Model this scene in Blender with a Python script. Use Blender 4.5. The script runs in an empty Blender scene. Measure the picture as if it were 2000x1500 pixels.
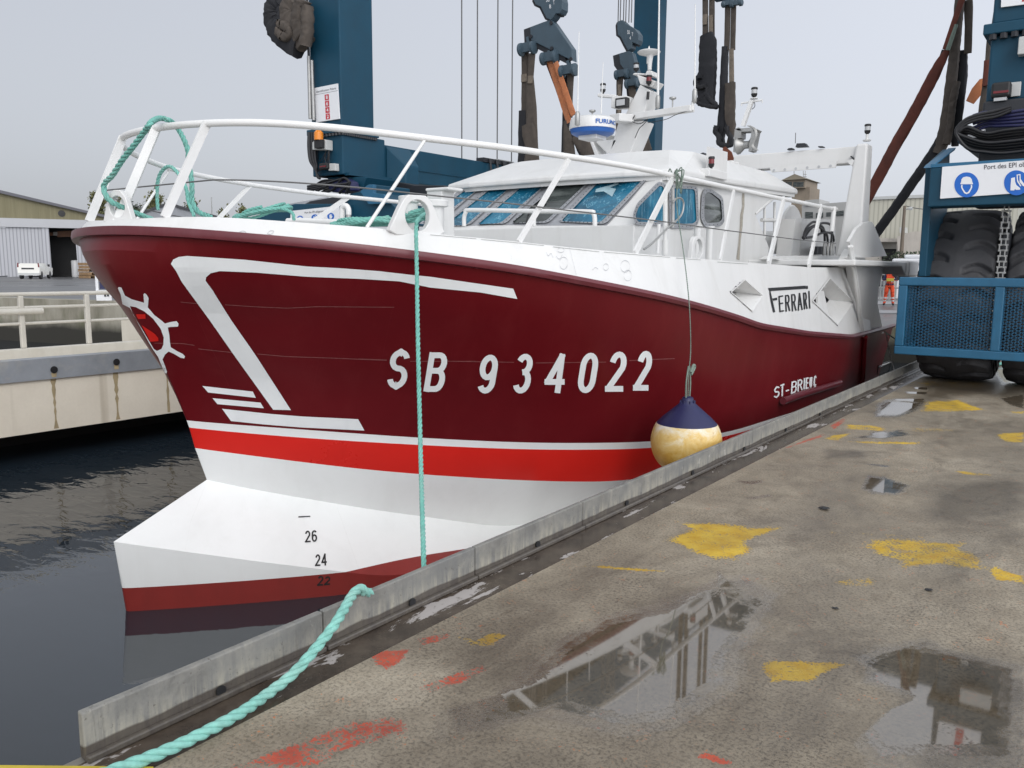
import bpy, bmesh, math, random
import numpy as np
from mathutils import Vector, Matrix
from mathutils.bvhtree import BVHTree
from mathutils.geometry import delaunay_2d_cdt
rnd = random.Random(7)
S = bpy.context.scene
COL = S.collection
R = math.radians

# ------------------------------------------------------------------ camera
# X: inland from the dock edge, Y: along the quay, Z: up (quay deck = 0)
F, EYE, ROLL = 1600.0, 1.65, 0.008
YAW, PITCH = R(36.5566), R(8.0607)
fwd = Vector((-math.sin(YAW)*math.cos(PITCH), math.cos(YAW)*math.cos(PITCH), -math.sin(PITCH)))
_r0 = Vector((math.cos(YAW), math.sin(YAW), 0)); _u0 = _r0.cross(fwd)
right = _r0*math.cos(ROLL) + _u0*math.sin(ROLL)
upv = _u0*math.cos(ROLL) - _r0*math.sin(ROLL)
EYEP = Vector((0, 0, EYE))
cam = bpy.data.cameras.new('camera'); camo = bpy.data.objects.new('camera', cam); COL.objects.link(camo)
cam.sensor_width = 36; cam.lens = F/2000*36; cam.clip_start = .05; cam.clip_end = 3000
camo.matrix_world = Matrix(((right.x, upv.x, -fwd.x, 0), (right.y, upv.y, -fwd.y, 0), (right.z, upv.z, -fwd.z, EYE), (0, 0, 0, 1)))
S.camera = camo
def ray(x, y): return fwd*F + right*(x-1000) + upv*(750-y)
def PX(x, y, X): d = ray(x, y); return EYEP + d*(X/d.x)
def PY(x, y, Y): d = ray(x, y); return EYEP + d*(Y/d.y)
def PZ(x, y, Z): d = ray(x, y); return EYEP + d*((Z-EYE)/d.z)
def PP(x, y, p, n): d = ray(x, y); return EYEP + d*((Vector(p)-EYEP).dot(n)/d.dot(n))
def crop(x0, y0, s): return lambda *q: [(x0+a/s, y0+b/s) for a, b in q]

# ------------------------------------------------------------------ objects
ORG = {}
def tag(o, label=None, cat=None, group=None, kind=None):
    if label: o['label'] = label
    if cat: o['category'] = cat
    if group: o['group'] = group
    if kind: o['kind'] = kind
    return o
def thing(name, label, cat, loc=(0, 0, 0), group=None):
    o = bpy.data.objects.new(name, None); COL.objects.link(o); o.empty_display_size = .2
    o.location = loc; ORG[o] = Vector(loc)
    return tag(o, label, cat, group)
class MB:
    def __init__(s): s.v = []; s.f = []; s.m = []
    def add(s, vs, fs, mi=0):
        b = len(s.v); s.v += [tuple(p) for p in vs]
        for f in fs: s.f.append(tuple(b+i for i in f)); s.m.append(mi)
        return s
    def box(s, x0, x1, y0, y1, z0, z1, mi=0):
        return s.add([(x0,y0,z0),(x1,y0,z0),(x1,y1,z0),(x0,y1,z0),(x0,y0,z1),(x1,y0,z1),(x1,y1,z1),(x0,y1,z1)],
                     [(0,3,2,1),(4,5,6,7),(0,1,5,4),(1,2,6,5),(2,3,7,6),(3,0,4,7)], mi)
    def prism(s, pts, vec, mi=0):
        pts = [Vector(p) for p in pts]; v = Vector(vec); n = len(pts)
        return s.add(pts+[p+v for p in pts], [tuple(range(n-1,-1,-1)), tuple(range(n,2*n))]+[(i,(i+1)%n,n+(i+1)%n,n+i) for i in range(n)], mi)
    def hexa(s, a, b, mi=0):        # two quads joined into a solid
        return s.add(list(a)+list(b), [(3,2,1,0),(4,5,6,7),(0,1,5,4),(1,2,6,5),(2,3,7,6),(3,0,4,7)], mi)
    def tube(s, path, r, n=10, mi=0, closed=False):
        P = [Vector(p) for p in path]; k = len(P)
        rr = r if isinstance(r, (list, tuple)) else [r]*k
        u = None; vs = []
        for i in range(k):
            t = (P[(i+1) % k]-P[i-1]) if closed else (P[min(i+1,k-1)]-P[max(i-1,0)])
            if t.length < 1e-9: t = Vector((0,0,1))
            t.normalize()
            if u is None:
                a = Vector((0,0,1)) if abs(t.z) < .9 else Vector((1,0,0)); u = t.cross(a).normalized()
            u = (u - t*u.dot(t))
            if u.length < 1e-6: u = t.orthogonal()
            u.normalize(); w = t.cross(u)
            vs += [P[i]+(u*math.cos(2*math.pi*j/n)+w*math.sin(2*math.pi*j/n))*rr[i] for j in range(n)]
        fs = [(i*n+j, i*n+(j+1)%n, ((i+1)%k)*n+(j+1)%n, ((i+1)%k)*n+j) for i in range(k if closed else k-1) for j in range(n)]
        if not closed: fs += [tuple(range(n-1,-1,-1)), tuple((k-1)*n+j for j in range(n))]
        return s.add(vs, fs, mi)
    def bar(s, a, b, w, h, upd=(0,0,1), mi=0):   # rectangular bar from a to b
        a, b = Vector(a), Vector(b); t = (b-a).normalized(); U = Vector(upd)
        if abs(t.dot(U)) > .98: U = Vector((1,0,0))
        x = t.cross(U).normalized(); y = x.cross(t)
        q = lambda p: [p-x*w/2-y*h/2, p+x*w/2-y*h/2, p+x*w/2+y*h/2, p-x*w/2+y*h/2]
        return s.hexa(q(a), q(b), mi)
    def lathe(s, prof, c, ax=(0,0,1), n=20, mi=0):
        ax = Vector(ax).normalized(); c = Vector(c); u = ax.orthogonal().normalized(); w = ax.cross(u); vs = []
        for r, z in prof: vs += [c+ax*z+(u*math.cos(2*math.pi*j/n)+w*math.sin(2*math.pi*j/n))*max(r, 1e-4) for j in range(n)]
        k = len(prof)
        return s.add(vs, [(i*n+j, i*n+(j+1)%n, (i+1)*n+(j+1)%n, (i+1)*n+j) for i in range(k-1) for j in range(n)]
                     + [tuple(range(n-1,-1,-1)), tuple((k-1)*n+j for j in range(n))], mi)
    def rope(s, path, Rr, turns=None, n=6, seg=None, mi=0):   # three strands laid round each other
        P = resample(path, seg or max(.012, Rr*.55)); L = sum((P[i+1]-P[i]).length for i in range(len(P)-1))
        pitch = Rr*7.5; u = None; fr = []
        for i in range(len(P)):
            t = (P[min(i+1,len(P)-1)]-P[max(i-1,0)]).normalized()
            if u is None: u = t.orthogonal().normalized()
            u = (u-t*u.dot(t)).normalized(); fr.append((u.copy(), t.cross(u)))
        for k in range(3):
            d = 0; q = []
            for i, p in enumerate(P):
                if i: d += (P[i]-P[i-1]).length
                a = 2*math.pi*(d/pitch+k/3); q.append(p+(fr[i][0]*math.cos(a)+fr[i][1]*math.sin(a))*Rr*.5)
            s.tube(q, Rr*.56, n, mi)
        return s
    def build(s, name, mats, parent=None, smooth=None, bevel=None):
        me = bpy.data.meshes.new(name); off = ORG.get(parent, Vector((0,0,0))) if parent else Vector((0,0,0))
        me.from_pydata([(p[0]-off.x, p[1]-off.y, p[2]-off.z) for p in s.v], [], s.f)
        for m in (mats if isinstance(mats, (list, tuple)) else [mats]): me.materials.append(m)
        me.polygons.foreach_set('material_index', s.m)
        bm = bmesh.new(); bm.from_mesh(me); bmesh.ops.recalc_face_normals(bm, faces=bm.faces); bm.to_mesh(me); bm.free()
        if smooth is not None:
            me.shade_smooth(); me.set_sharp_from_angle(angle=R(smooth))
        o = bpy.data.objects.new(name, me); COL.objects.link(o)
        if parent: o.parent = parent; ORG[o] = off
        if bevel:
            b = o.modifiers.new('bevel', 'BEVEL'); b.width = bevel; b.segments = 2; b.limit_method = 'ANGLE'; b.angle_limit = R(40)
        return o
def resample(path, step):
    P = [Vector(p) for p in path]; out = [P[0].copy()]; acc = 0
    D = [0]
    for i in range(len(P)-1): D.append(D[-1]+(P[i+1]-P[i]).length)
    n = max(2, int(D[-1]/step)+1); j = 0; out = []
    for i in range(n):
        d = D[-1]*i/(n-1)
        while j < len(P)-2 and D[j+1] < d: j += 1
        out.append(P[j].lerp(P[j+1], (d-D[j])/max(1e-9, D[j+1]-D[j])))
    return out
def spline(pts, n=8, closed=False):       # Catmull-Rom through points
    P = [Vector(p) for p in pts]; k = len(P); out = []
    for i in range(k if closed else k-1):
        g = lambda j: P[j % k] if closed else P[min(max(j,0),k-1)]
        a, b, c, d = g(i-1), g(i), g(i+1), g(i+2)
        for q in range(n):
            t = q/n; out.append(.5*((2*b)+(c-a)*t+(2*a-5*b+4*c-d)*t*t+(3*b-a-3*c+d)*t**3))
    if not closed: out.append(P[-1])
    return out
def inpoly(x, y, loops):
    r = np.zeros(np.shape(x), bool)
    for L in loops:
        L = np.asarray(L, float); x0, y0 = L[:,0], L[:,1]; x1, y1 = np.roll(x0,-1), np.roll(y0,-1)
        for a, b, c, d in zip(x0, y0, x1, y1):
            if b == d: continue
            h = ((b > y) != (d > y)) & (x < (c-a)*(y-b)/(d-b)+a); r ^= h
    return r
def decal(loops, proj, step):             # flat figure -> triangles carried onto a surface by proj(x, y)
    V = []; E = []
    for L in loops:
        st = len(V)
        for i in range(len(L)):
            (a, b), (c, d) = L[i], L[(i+1) % len(L)]; k = max(1, int(math.hypot(c-a, d-b)/step))
            for q in range(k): V.append(Vector((a+(c-a)*q/k, b+(d-b)*q/k)))
        E += [(i, i+1 if i+1 < len(V) else st) for i in range(st, len(V))]
    al = np.array([(p.x, p.y) for p in V]); lo, hi = al.min(0), al.max(0)
    gx, gy = np.meshgrid(np.arange(lo[0]+step*.5, hi[0], step), np.arange(lo[1]+step*.5, hi[1], step))
    gx, gy = gx.ravel(), gy.ravel(); ok = inpoly(gx, gy, loops)
    V += [Vector((a, b)) for a, b in zip(gx[ok], gy[ok])]
    vs, es, fs, *_ = delaunay_2d_cdt(V, E, [], 0, 1e-4)
    c = np.array([[sum(vs[i].x for i in f)/len(f), sum(vs[i].y for i in f)/len(f)] for f in fs])
    ok = inpoly(c[:,0], c[:,1], loops)
    m = MB(); pts = [proj(p.x, p.y) for p in vs]
    m.add(pts, [tuple(f) for f, k in zip(fs, ok) if k])
    return m
_G = {}
def glyphs(s, bold=0.0):                  # outline loops of a text, x from 0, cap height = 1
    k = (s, bold)
    if k in _G: return _G[k]
    cu = bpy.data.curves.new('t', 'FONT'); cu.body = s; cu.offset = bold; cu.fill_mode = 'FRONT'; cu.resolution_u = 5
    o = bpy.data.objects.new('t', cu); COL.objects.link(o)
    dg = bpy.context.evaluated_depsgraph_get(); me = o.evaluated_get(dg).to_mesh()
    bm = bmesh.new(); bm.from_mesh(me); bmesh.ops.remove_doubles(bm, verts=bm.verts, dist=1e-5)
    nx = {}
    for e in bm.edges:
        if len(e.link_faces) == 1:
            for l in e.link_loops: nx.setdefault(l.vert.index, []).append(l.link_loop_next.vert.index)
    co = [v.co.copy() for v in bm.verts]; loops = []
    while nx:
        a = next(iter(nx)); L = []
        while a in nx:
            L.append((co[a].x, co[a].y)); q = nx[a]; b = q.pop()
            if not q: del nx[a]
            a = b
        if len(L) > 2: loops.append(L)
    bm.free(); COL.objects.unlink(o); bpy.data.objects.remove(o)
    xs = [p[0] for L in loops for p in L]; ys = [p[1] for L in loops for p in L]
    h = .7 if any(ch in s for ch in 'gpqy') else max(ys)
    out = ([[((x-min(xs))/h, y/h) for x, y in L] for L in loops], (max(xs)-min(xs))/h)
    _G[k] = out; return out
def arc_(cx, cy, rx, ry, a0, a1, n=10): return [(cx+rx*math.cos(R(a0+(a1-a0)*i/n)), cy+ry*math.sin(R(a0+(a1-a0)*i/n))) for i in range(n+1)]
_bt = [(.03,1),(.55,1)]+arc_(.58,.77,.36,.23,80,-80,8)+[(.55,.54),(.03,.54)]; _bb = [(.45,.54),(.58,.54)]+arc_(.60,.27,.38,.27,78,-80,8)+[(.55,0),(.03,0)]
_nine = arc_(.5,.70,.46,.30,0,360,22)
STROKES = {'S': [arc_(.5,.76,.45,.24,15,90,5)+arc_(.5,.76,.46,.24,90,255,9)+arc_(.5,.26,.46,.26,78,-90,9)+arc_(.5,.26,.46,.26,-90,-165,5)],
 'B': [[(.03,0),(.03,1)], _bt, _bb], '9': [_nine, [(.96,.72),(.95,.32)]+arc_(.5,.28,.46,.28,-15,-150,9)], '6': [[(1-a, 1-b) for a, b in _nine], [(.04,.28),(.05,.68)]+[(1-a, 1-b) for a, b in arc_(.5,.28,.46,.28,-15,-150,9)]],
 '3': [arc_(.48,.77,.43,.23,155,-70,12)+[(.42,.54)], [(.42,.54)]+arc_(.5,.28,.47,.28,70,-155,12)], '4': [[(.80,1),(.80,0)], [(.78,1),(.03,.27)], [(.0,.25),(1,.25)]], '8': [arc_(.5,.76,.42,.24,0,360,18), arc_(.5,.27,.48,.27,0,360,18)], '1': [[(.2,.8),(.6,1),(.6,0)]],
 '0': [arc_(.5,.70,.46,.30,0,180,12)+arc_(.5,.30,.46,.30,180,360,12)+[(.96,.70)]], '2': [arc_(.5,.72,.45,.28,170,-25,12)+[(.04,.02)], [(.0,0),(1,0)]], 'T': [[(0,1),(1,1)], [(.5,1),(.5,0)]], '-': [[(0,.5),(1,.5)]],
 'R': [[(.03,0),(.03,1)], _bt, [(.5,.54),(.98,0)]], 'I': [[(.5,0),(.5,1)]], 'E': [[(.03,0),(.03,1)], [(.03,1),(1,1)], [(.03,.52),(.85,.52)], [(.03,0),(1,0)]],
 'U': [[(.04,1),(.04,.28)]+arc_(.5,.28,.46,.28,180,360,10)+[(.96,1)]], 'C': [arc_(.5,.70,.46,.30,20,180,10)+arc_(.5,.30,.46,.30,180,340,10)], 'A': [[(.0,0),(.5,1)], [(.5,1),(1,0)], [(.2,.33),(.8,.33)]], 'F': [[(.0,1),(1,1)], [(.0,1),(.05,0)], [(.03,.5),(.5,.5)]]}
def stroke_text(ch, quad, w_, projf, off=.004, step=4):      # brushed letter as ribbons carried onto a surface
    bl, br, tr, tl = [np.array(q, float) for q in quad]; W_ = np.linalg.norm(br-bl); H_ = np.linalg.norm(tl-bl); hx, hy = min(.45, w_/2/max(W_, 1)), min(.45, w_/2/H_)
    f = lambda x, y: (bl*(1-x)+br*x)*(1-y)+(tl*(1-x)+tr*x)*y
    m = MB()
    for si, st_ in enumerate(STROKES[ch]):
        P = [Vector((*f(hx+(1-2*hx)*x, hy+(1-2*hy)*y), 0)) for x, y in st_]; closed = (P[0]-P[-1]).length < .3
        if len(P) < 5: P = [q for i in range(len(P)-1) for q in [P[i].lerp(P[i+1], k/8) for k in range(8)]]+[P[-1]]
        L_, R_ = [], []
        for i, q in enumerate(P):
            a, b = (P[i-1] if i else (P[-2] if closed else q)), (P[i+1] if i < len(P)-1 else (P[1] if closed else q)); t = (b-a).normalized(); n_ = Vector((-t.y, t.x, 0))
            k = 1.0
            if 0 < i < len(P)-1:
                t1, t2 = (q-P[i-1]).normalized(), (P[i+1]-q).normalized(); k = 1/max(.5, math.sqrt(max(.0, (1+t1.dot(t2))/2)))
            ex = t*(w_*.5 if not closed and i in (0, len(P)-1) and len(st_) < 4 else 0)*(1 if i else -1); L_.append(q+n_*w_/2*k+ex); R_.append(q-n_*w_/2*k+ex)
        pj = projf(off+.0007*si); A = [pj(q.x, q.y) for q in L_]; Bq = [pj(q.x, q.y) for q in R_]; C = [pj((a.x+b.x)/2, (a.y+b.y)/2) for a, b in zip(L_, R_)]; n = len(P)
        m.add(A+C+Bq, [(i, i+1, n+i+1, n+i) for i in range(n-1)]+[(n+i, n+i+1, 2*n+i+1, 2*n+i) for i in range(n-1)])
    return m
def text_in_quad(s, quad, bold=0.0):      # loops mapped to a quad given as BL, BR, TR, TL
    L, w = glyphs(s, bold); bl, br, tr, tl = [np.array(q, float) for q in quad]
    ys = [p[1] for q in L for p in q]; y0, y1 = (min(ys), max(ys)) if min(ys) > -.1 else (0, 1)
    f = lambda x, y: tuple(((bl*(1-x/w)+br*x/w)*(1-(y-y0)/(y1-y0)) + (tl*(1-x/w)+tr*x/w)*((y-y0)/(y1-y0))))
    return [[f(x, y) for x, y in q] for q in L]

# ------------------------------------------------------------------ materials
def nodes(name):
    m = bpy.data.materials.new(name); m.use_nodes = True; nt = m.node_tree
    return m, nt, nt.nodes['Principled BSDF']
def N(nt, t, **kw):
    n = nt.nodes.new('ShaderNode'+t)
    for k, v in kw.items():
        if k.startswith('i_'): n.inputs[k[2:].replace('_', ' ')].default_value = v
        else: setattr(n, k, v)
    return n
def ramp(nt, fac, stops):
    r = N(nt, 'ValToRGB'); e = r.color_ramp.elements
    while len(e) < len(stops): e.new(.5)
    for q, (p, c) in zip(e, stops): q.position = p; q.color = (*c, 1) if len(c) == 3 else c
    nt.links.new(fac, r.inputs[0]); return r.outputs[0]
def mixc(nt, fac, a, b, mode='MIX'):
    n = N(nt, 'Mix', data_type='RGBA', blend_type=mode)
    for sock, v in ((n.inputs[0], fac), (n.inputs[6], a), (n.inputs[7], b)):
        if hasattr(v, 'links'): nt.links.new(v, sock)
        else: sock.default_value = v if isinstance(v, (int, float)) else (*v, 1)
    return n.outputs[2]
def math_(nt, op, a, b=None, clamp=False):
    n = N(nt, 'Math', operation=op, use_clamp=clamp)
    for i, v in enumerate((a, b)):
        if v is None: continue
        if hasattr(v, 'links'): nt.links.new(v, n.inputs[i])
        else: n.inputs[i].default_value = v
    return n.outputs[0]
def noise(nt, scale, detail=4, rough=.6, vec=None, dist=0.0):
    n = N(nt, 'TexNoise'); n.inputs['Scale'].default_value = scale; n.inputs['Detail'].default_value = detail
    n.inputs['Roughness'].default_value = rough; n.inputs['Distortion'].default_value = dist
    if vec: nt.links.new(vec, n.inputs['Vector'])
    return n.outputs['Fac']
def stretch(nt, vec, s):
    m = N(nt, 'Mapping'); m.inputs['Scale'].default_value = s; nt.links.new(vec, m.inputs[0]); return m.outputs[0]
def paint(name, c, rough=.4, var=.08, scale=2.5, bump=.15, bscale=25, grime=None, gamt=.35, metal=0.0, streak=True, spec=.5, coat=0.0):
    m, nt, p = nodes(name); tc = N(nt, 'TexCoord').outputs['Object']
    n1 = noise(nt, scale, 6, .65, tc); n2 = noise(nt, scale*9, 3, .6, tc)
    lo = tuple(max(0, x*(1-var)) for x in c); hi = tuple(min(1, x*(1+var)) for x in c)
    col = ramp(nt, n1, [(.3, lo), (.7, hi)])
    col = mixc(nt, math_(nt, 'MULTIPLY', n2, var*1.2), col, tuple(x*.7 for x in c))
    if grime:
        v = stretch(nt, tc, (1, 1, .12)) if streak else tc
        g = ramp(nt, noise(nt, 3.2, 8, .7, v, .4), [(.5, (0,0,0)), (.78, (1,1,1))])
        col = mixc(nt, math_(nt, 'MULTIPLY', g, gamt), col, grime)
    nt.links.new(col, p.inputs['Base Color'])
    p.inputs['Metallic'].default_value = metal; p.inputs['Specular IOR Level'].default_value = spec; p.inputs['Coat Weight'].default_value = coat
    rr = math_(nt, 'ADD', math_(nt, 'MULTIPLY', n1, .25), rough-.12, True); nt.links.new(rr, p.inputs['Roughness'])
    b = N(nt, 'Bump'); b.inputs['Strength'].default_value = bump; b.inputs['Distance'].default_value = .01
    nt.links.new(noise(nt, bscale, 4, .6, tc), b.inputs['Height']); nt.links.new(b.outputs[0], p.inputs['Normal'])
    return m
M = {}
M['maroon'] = paint('maroon_paint', (.116,.0056,.0088), .34, .12, .8, .35, 1.3, grime=(.15,.016,.018), gamt=.45, spec=.22)
M['strake'] = paint('strake_paint', (.12,.018,.026), .35, .12, 4, .1, 20, grime=(.2,.08,.09), gamt=.3)
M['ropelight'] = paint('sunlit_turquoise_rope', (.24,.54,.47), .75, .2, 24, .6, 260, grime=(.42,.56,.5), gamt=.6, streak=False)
M['red'] = paint('red_paint', (.62,.018,.012), .3, .05, 1.5, .05, 4)
M['boot'] = paint('boot_red_paint', (.22,.022,.018), .45, .1, 2, .1, 10, grime=(.1,.015,.012), gamt=.3)
M['antifoul'] = paint('antifouling_paint', (.12,.014,.012), .6, .15, 2, .1, 10)
M['hullwhite'] = paint('lifted_hull_white', (.77,.78,.77), .38, .035, 1.3, .06, 5, grime=(.6,.6,.57), gamt=.25)  # raised above the topsides white to stand in for missing bounce light
M['white'] = paint('white_paint', (.645,.645,.635), .38, .035, 1.6, .12, 9, grime=(.46,.45,.42), gamt=.45)  # lowered below the hull white to offset strong light on the topsides
M['whitemetal'] = paint('white_rail_paint', (.70,.70,.69), .38, .03, 6, .08, 30, grime=(.55,.52,.47), gamt=.18)
M['logo'] = paint('lifted_logo_white', (.82,.84,.84), .35, .05, 2, .05, 8, grime=(.54,.56,.56), gamt=.3)  # raised with the hull white, making up for weak light on the flare
M['black'] = paint('black_paint', (.012,.012,.013), .5, .1)
M['rubber'] = paint('black_rubber', (.05,.05,.054), .62, .2, 6, .2, 60, grime=(.05,.048,.045), gamt=.4, streak=False)
M['crane'] = paint('crane_blue_paint', (.006,.052,.092), .5, .14, 1.2, .06, 18, grime=(.014,.045,.07), gamt=.4, spec=.3)
M['cranelight'] = paint('cage_blue_paint', (.015,.108,.205), .4, .12, 5, .08, 30, grime=(.03,.09,.14), gamt=.4)
M['hook'] = paint('hook_block_grey_paint', (.055,.088,.115), .45, .12, 2, .08, 20, grime=(.04,.05,.06), gamt=.4)
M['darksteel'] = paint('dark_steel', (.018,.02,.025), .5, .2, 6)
M['steel'] = paint('galvanised_steel', (.38,.38,.37), .42, .15, 8, .1, 40, metal=.6)
M['alu'] = paint('window_frame_metal', (.33,.34,.36), .45, .1, 12, .1, 40, metal=.25)
M['sling'] = paint('grey_webbing', (.085,.07,.058), .85, .3, 5, .5, 160, grime=(.03,.026,.024), gamt=.6)
M['slinglight'] = paint('pale_webbing', (.2,.165,.13), .85, .25, 6, .5, 160, grime=(.08,.07,.055), gamt=.5)
M['sleeve'] = paint('black_sleeve', (.014,.015,.019), .75, .3, 5, .5, 40, grime=(.045,.042,.042), gamt=.5)
M['orange'] = paint('orange_webbing', (.48,.17,.07), .8, .2, 6, .4, 160, grime=(.3,.22,.16), gamt=.4)
M['redsling'] = paint('red_brown_webbing', (.13,.035,.022), .8, .35, 4, .4, 120, grime=(.05,.03,.025), gamt=.5)
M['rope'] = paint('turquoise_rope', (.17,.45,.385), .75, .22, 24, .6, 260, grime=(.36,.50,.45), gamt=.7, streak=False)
M['ropedark'] = paint('thin_green_rope', (.17,.22,.185), .8, .2, 30)
M['wire'] = paint('steel_wire', (.12,.12,.12), .5, .2, 20)
M['hose'] = paint('black_hose', (.012,.012,.014), .4, .2, 20)
M['signwhite'] = paint('sign_white', (.74,.75,.77), .35, .03, 3)
M['signblue'] = paint('sign_blue', (.008,.12,.50), .35, .05, 5)
M['signred'] = paint('sign_red', (.5,.03,.045), .4, .05, 5)
M['signtext'] = paint('sign_dark_text', (.05,.05,.06), .5, .05)
M['greybox'] = paint('grey_box', (.5,.51,.5), .5, .06, 6)
M['amber'] = paint('amber_plastic', (.75,.24,.02), .25, .1)
M['lampred'] = paint('red_lens', (.16,.012,.016), .15, .1)
M['lampclear'] = paint('clear_lens', (.45,.46,.47), .12, .1)
M['navy'] = paint('navy_rubber', (.014,.016,.07), .45, .15, 10)
M['rust'] = paint('rusty_plate', (.12,.032,.014), .8, .3, 6)
M['radarblue'] = paint('radome_blue', (.015,.10,.36), .35, .1)
M['hivis'] = paint('orange_hi_vis_cloth', (.8,.09,.03), .8, .1, 20)
M['silver'] = paint('reflective_tape', (.6,.6,.6), .4, .1)
M['jacket'] = paint('dark_blue_cloth', (.02,.03,.08), .85, .2, 20)
M['skin'] = paint('skin', (.45,.26,.19), .6, .08, 20)
# ------------------------------------------------------------------ fishing boat: hull
XC = -6.0; YEND = 15.9
boat = thing('fishing_boat', 'maroon and white fishing trawler moored along the quay kerb, SB 934022 on its bow', 'fishing boat', (XC, 9, -.95))
WL = -.98
def G(u, p, q): u = np.clip(u, 0, 1); return (1-(1-u)**p)**(1/q)
def taper(Y): return 1-.045*np.clip((Y-10.5)/5.4, 0, 1)**2
class Line:
    def __init__(s, pix, B, L, q, p=2.0, extra=(), smooth=.35, dY=0.0):
        s.B, s.L, s.q, s.p = B, L, q, p
        s.Y0 = PX(*pix[0], XC).y+dY; ys, zs = [s.Y0], [PX(*pix[0], XC).z]
        for x, y in pix[1:]:
            lo, hi = s.Y0, 25.0
            for _ in range(50):
                m = (lo+hi)/2
                if PX(x, y, XC+float(s.b(m))).y > m: lo = m
                else: hi = m
            ys.append(lo); zs.append(PX(x, y, XC+float(s.b(lo))).z)
        for a, b in extra: ys.append(a); zs.append(b)
        o = np.argsort(ys); ys = np.array(ys)[o]; zs = np.array(zs)[o]
        g = np.linspace(s.Y0, YEND+.5, 500); z = np.interp(g, ys, zs)
        k = max(1, int(smooth/(g[1]-g[0]))); ker = np.hanning(2*k+3); ker /= ker.sum(); h = len(ker)//2
        zp = np.concatenate([2*z[0]-z[h:0:-1], z, np.full(h, z[-1])]); s.g, s.zz = g, np.convolve(zp, ker, 'valid')
    def b(s, Y): return s.B*G((Y-s.Y0)/s.L, s.p, s.q)*taper(Y)
    def z(s, Y): return np.interp(Y, s.g, s.zz)
c1 = crop(0, 200, 3.3333); c4 = crop(840, 240, 3.3333); c5 = crop(1380, 200, 3.0); c3 = crop(150, 900, 2.857); c34 = crop(700, 640, 3.0615)
c2 = crop(500, 0, 3.124); c200 = crop(200, 550, 3.3333)
sheer_px = c1((485,832),(640,806),(900,801),(1300,830),(2000,887)) + c4((0,846),(500,916),(1000,1010),(1500,1112),(2000,1252)) + c5((300,1292),(600,1341),(850,1361))
top_px = [(179,428)] + c1((760,742),(1000,737),(1440,746),(2000,786)) + [(723,444)] + c4((0,722),(590,776),(900,811),(1340,851),(1640,876),(2000,906)) + c5((350,946),(610,966),(750,967))
L1 = Line(sheer_px, 2.85, 4.4, 1.9, dY=.21)
L0 = Line(top_px, 2.70, 4.5, 1.9, dY=.13)
L2 = Line([(365,821),(560,836),(800,854),(1027,865),(1272,863),(1405,847)], 2.66, 5.4, 1.18, extra=[(11,-.2),(16,-.25)], smooth=.8)
L3 = Line([(370,835),(560,853),(800,868),(1027,878),(1272,876)], 2.64, 5.4, 1.17, extra=[(11,-.27),(16,-.32)], smooth=.8)
L4 = Line([(381,875),(560,898),(700,917),(831,927),(1027,939),(1223,941)], 2.56, 5.5, 1.15, extra=[(11,-.40),(16,-.45)], smooth=.8)
L5 = Line([(404,937),(454,949),(605,975),(710,993),(850,1012),(994,1032)], 2.48, 6.6, 1.1, extra=[(9,-.62),(16,-.62)], smooth=.5)
L6 = Line([(222,1058),(360,1077),(500,1096),(647,1114),(770,1129)], 2.78, 6.2, 1.05, extra=[(5.7,-.79),(7,-.74),(16,-.8)], smooth=.4)
zb = PX(242, 1147, XC).z; WL = PX(250, 1192, XC).z
s = np.linspace(0, 1, 110)**2.1; T = s
def st(Y0): return Y0+(YEND-Y0)*T
rowsP = []                                   # (Y, b, z) rows from strake down to the knuckle
stem = [(145,458),(157,480),(168,500),(194,533),(222,566),(240,588),(254,604),(272,636),(290,667),(326,727),(346,773),(365,821)]
stz = [PX(a, b, XC).z for a, b in stem]; sty = [PX(a, b, XC).y for a, b in stem]
zt0, zt1 = L1.z(L1.Y0)-.065, L2.z(L2.Y0)
fr = np.linspace(0, 1, 15)
y1 = st(L1.Y0); zt = L1.z(y1)-.065
y2 = st(L2.Y0); z2 = L2.z(y2)
for f in fr:
    zz = (1-f)*zt0+f*zt1
    Y0 = float(np.interp(-zz, [-q for q in stz], sty))+.20*(1-f)**5 if f > 0 else L1.Y0
    e = f**.55
    q = 1.9*(1-e)+L2.q*e; B = L1.B*(1-f)+L2.B*f; L = L1.L*(1-f)+L2.L*f
    Y = st(Y0); rowsP.append((Y, B*G((Y-Y0)/L, 2, q)*taper(Y), (1-f)*zt+f*z2))
for L in (L3, L4, L5): Y = st(L.Y0); rowsP.append((Y, L.b(Y), L.z(Y)))
low = [(st(L5.Y0), L5.b(st(L5.Y0)), L5.z(st(L5.Y0))), (st(L6.Y0), L6.b(st(L6.Y0)), L6.z(st(L6.Y0)))]
yk = st(3.2); low.append((yk, L6.b(yk+.0)*.93*np.clip((yk-3.2)/1.2, 0, 1)**.25, np.full_like(yk, -2.0)))
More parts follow.
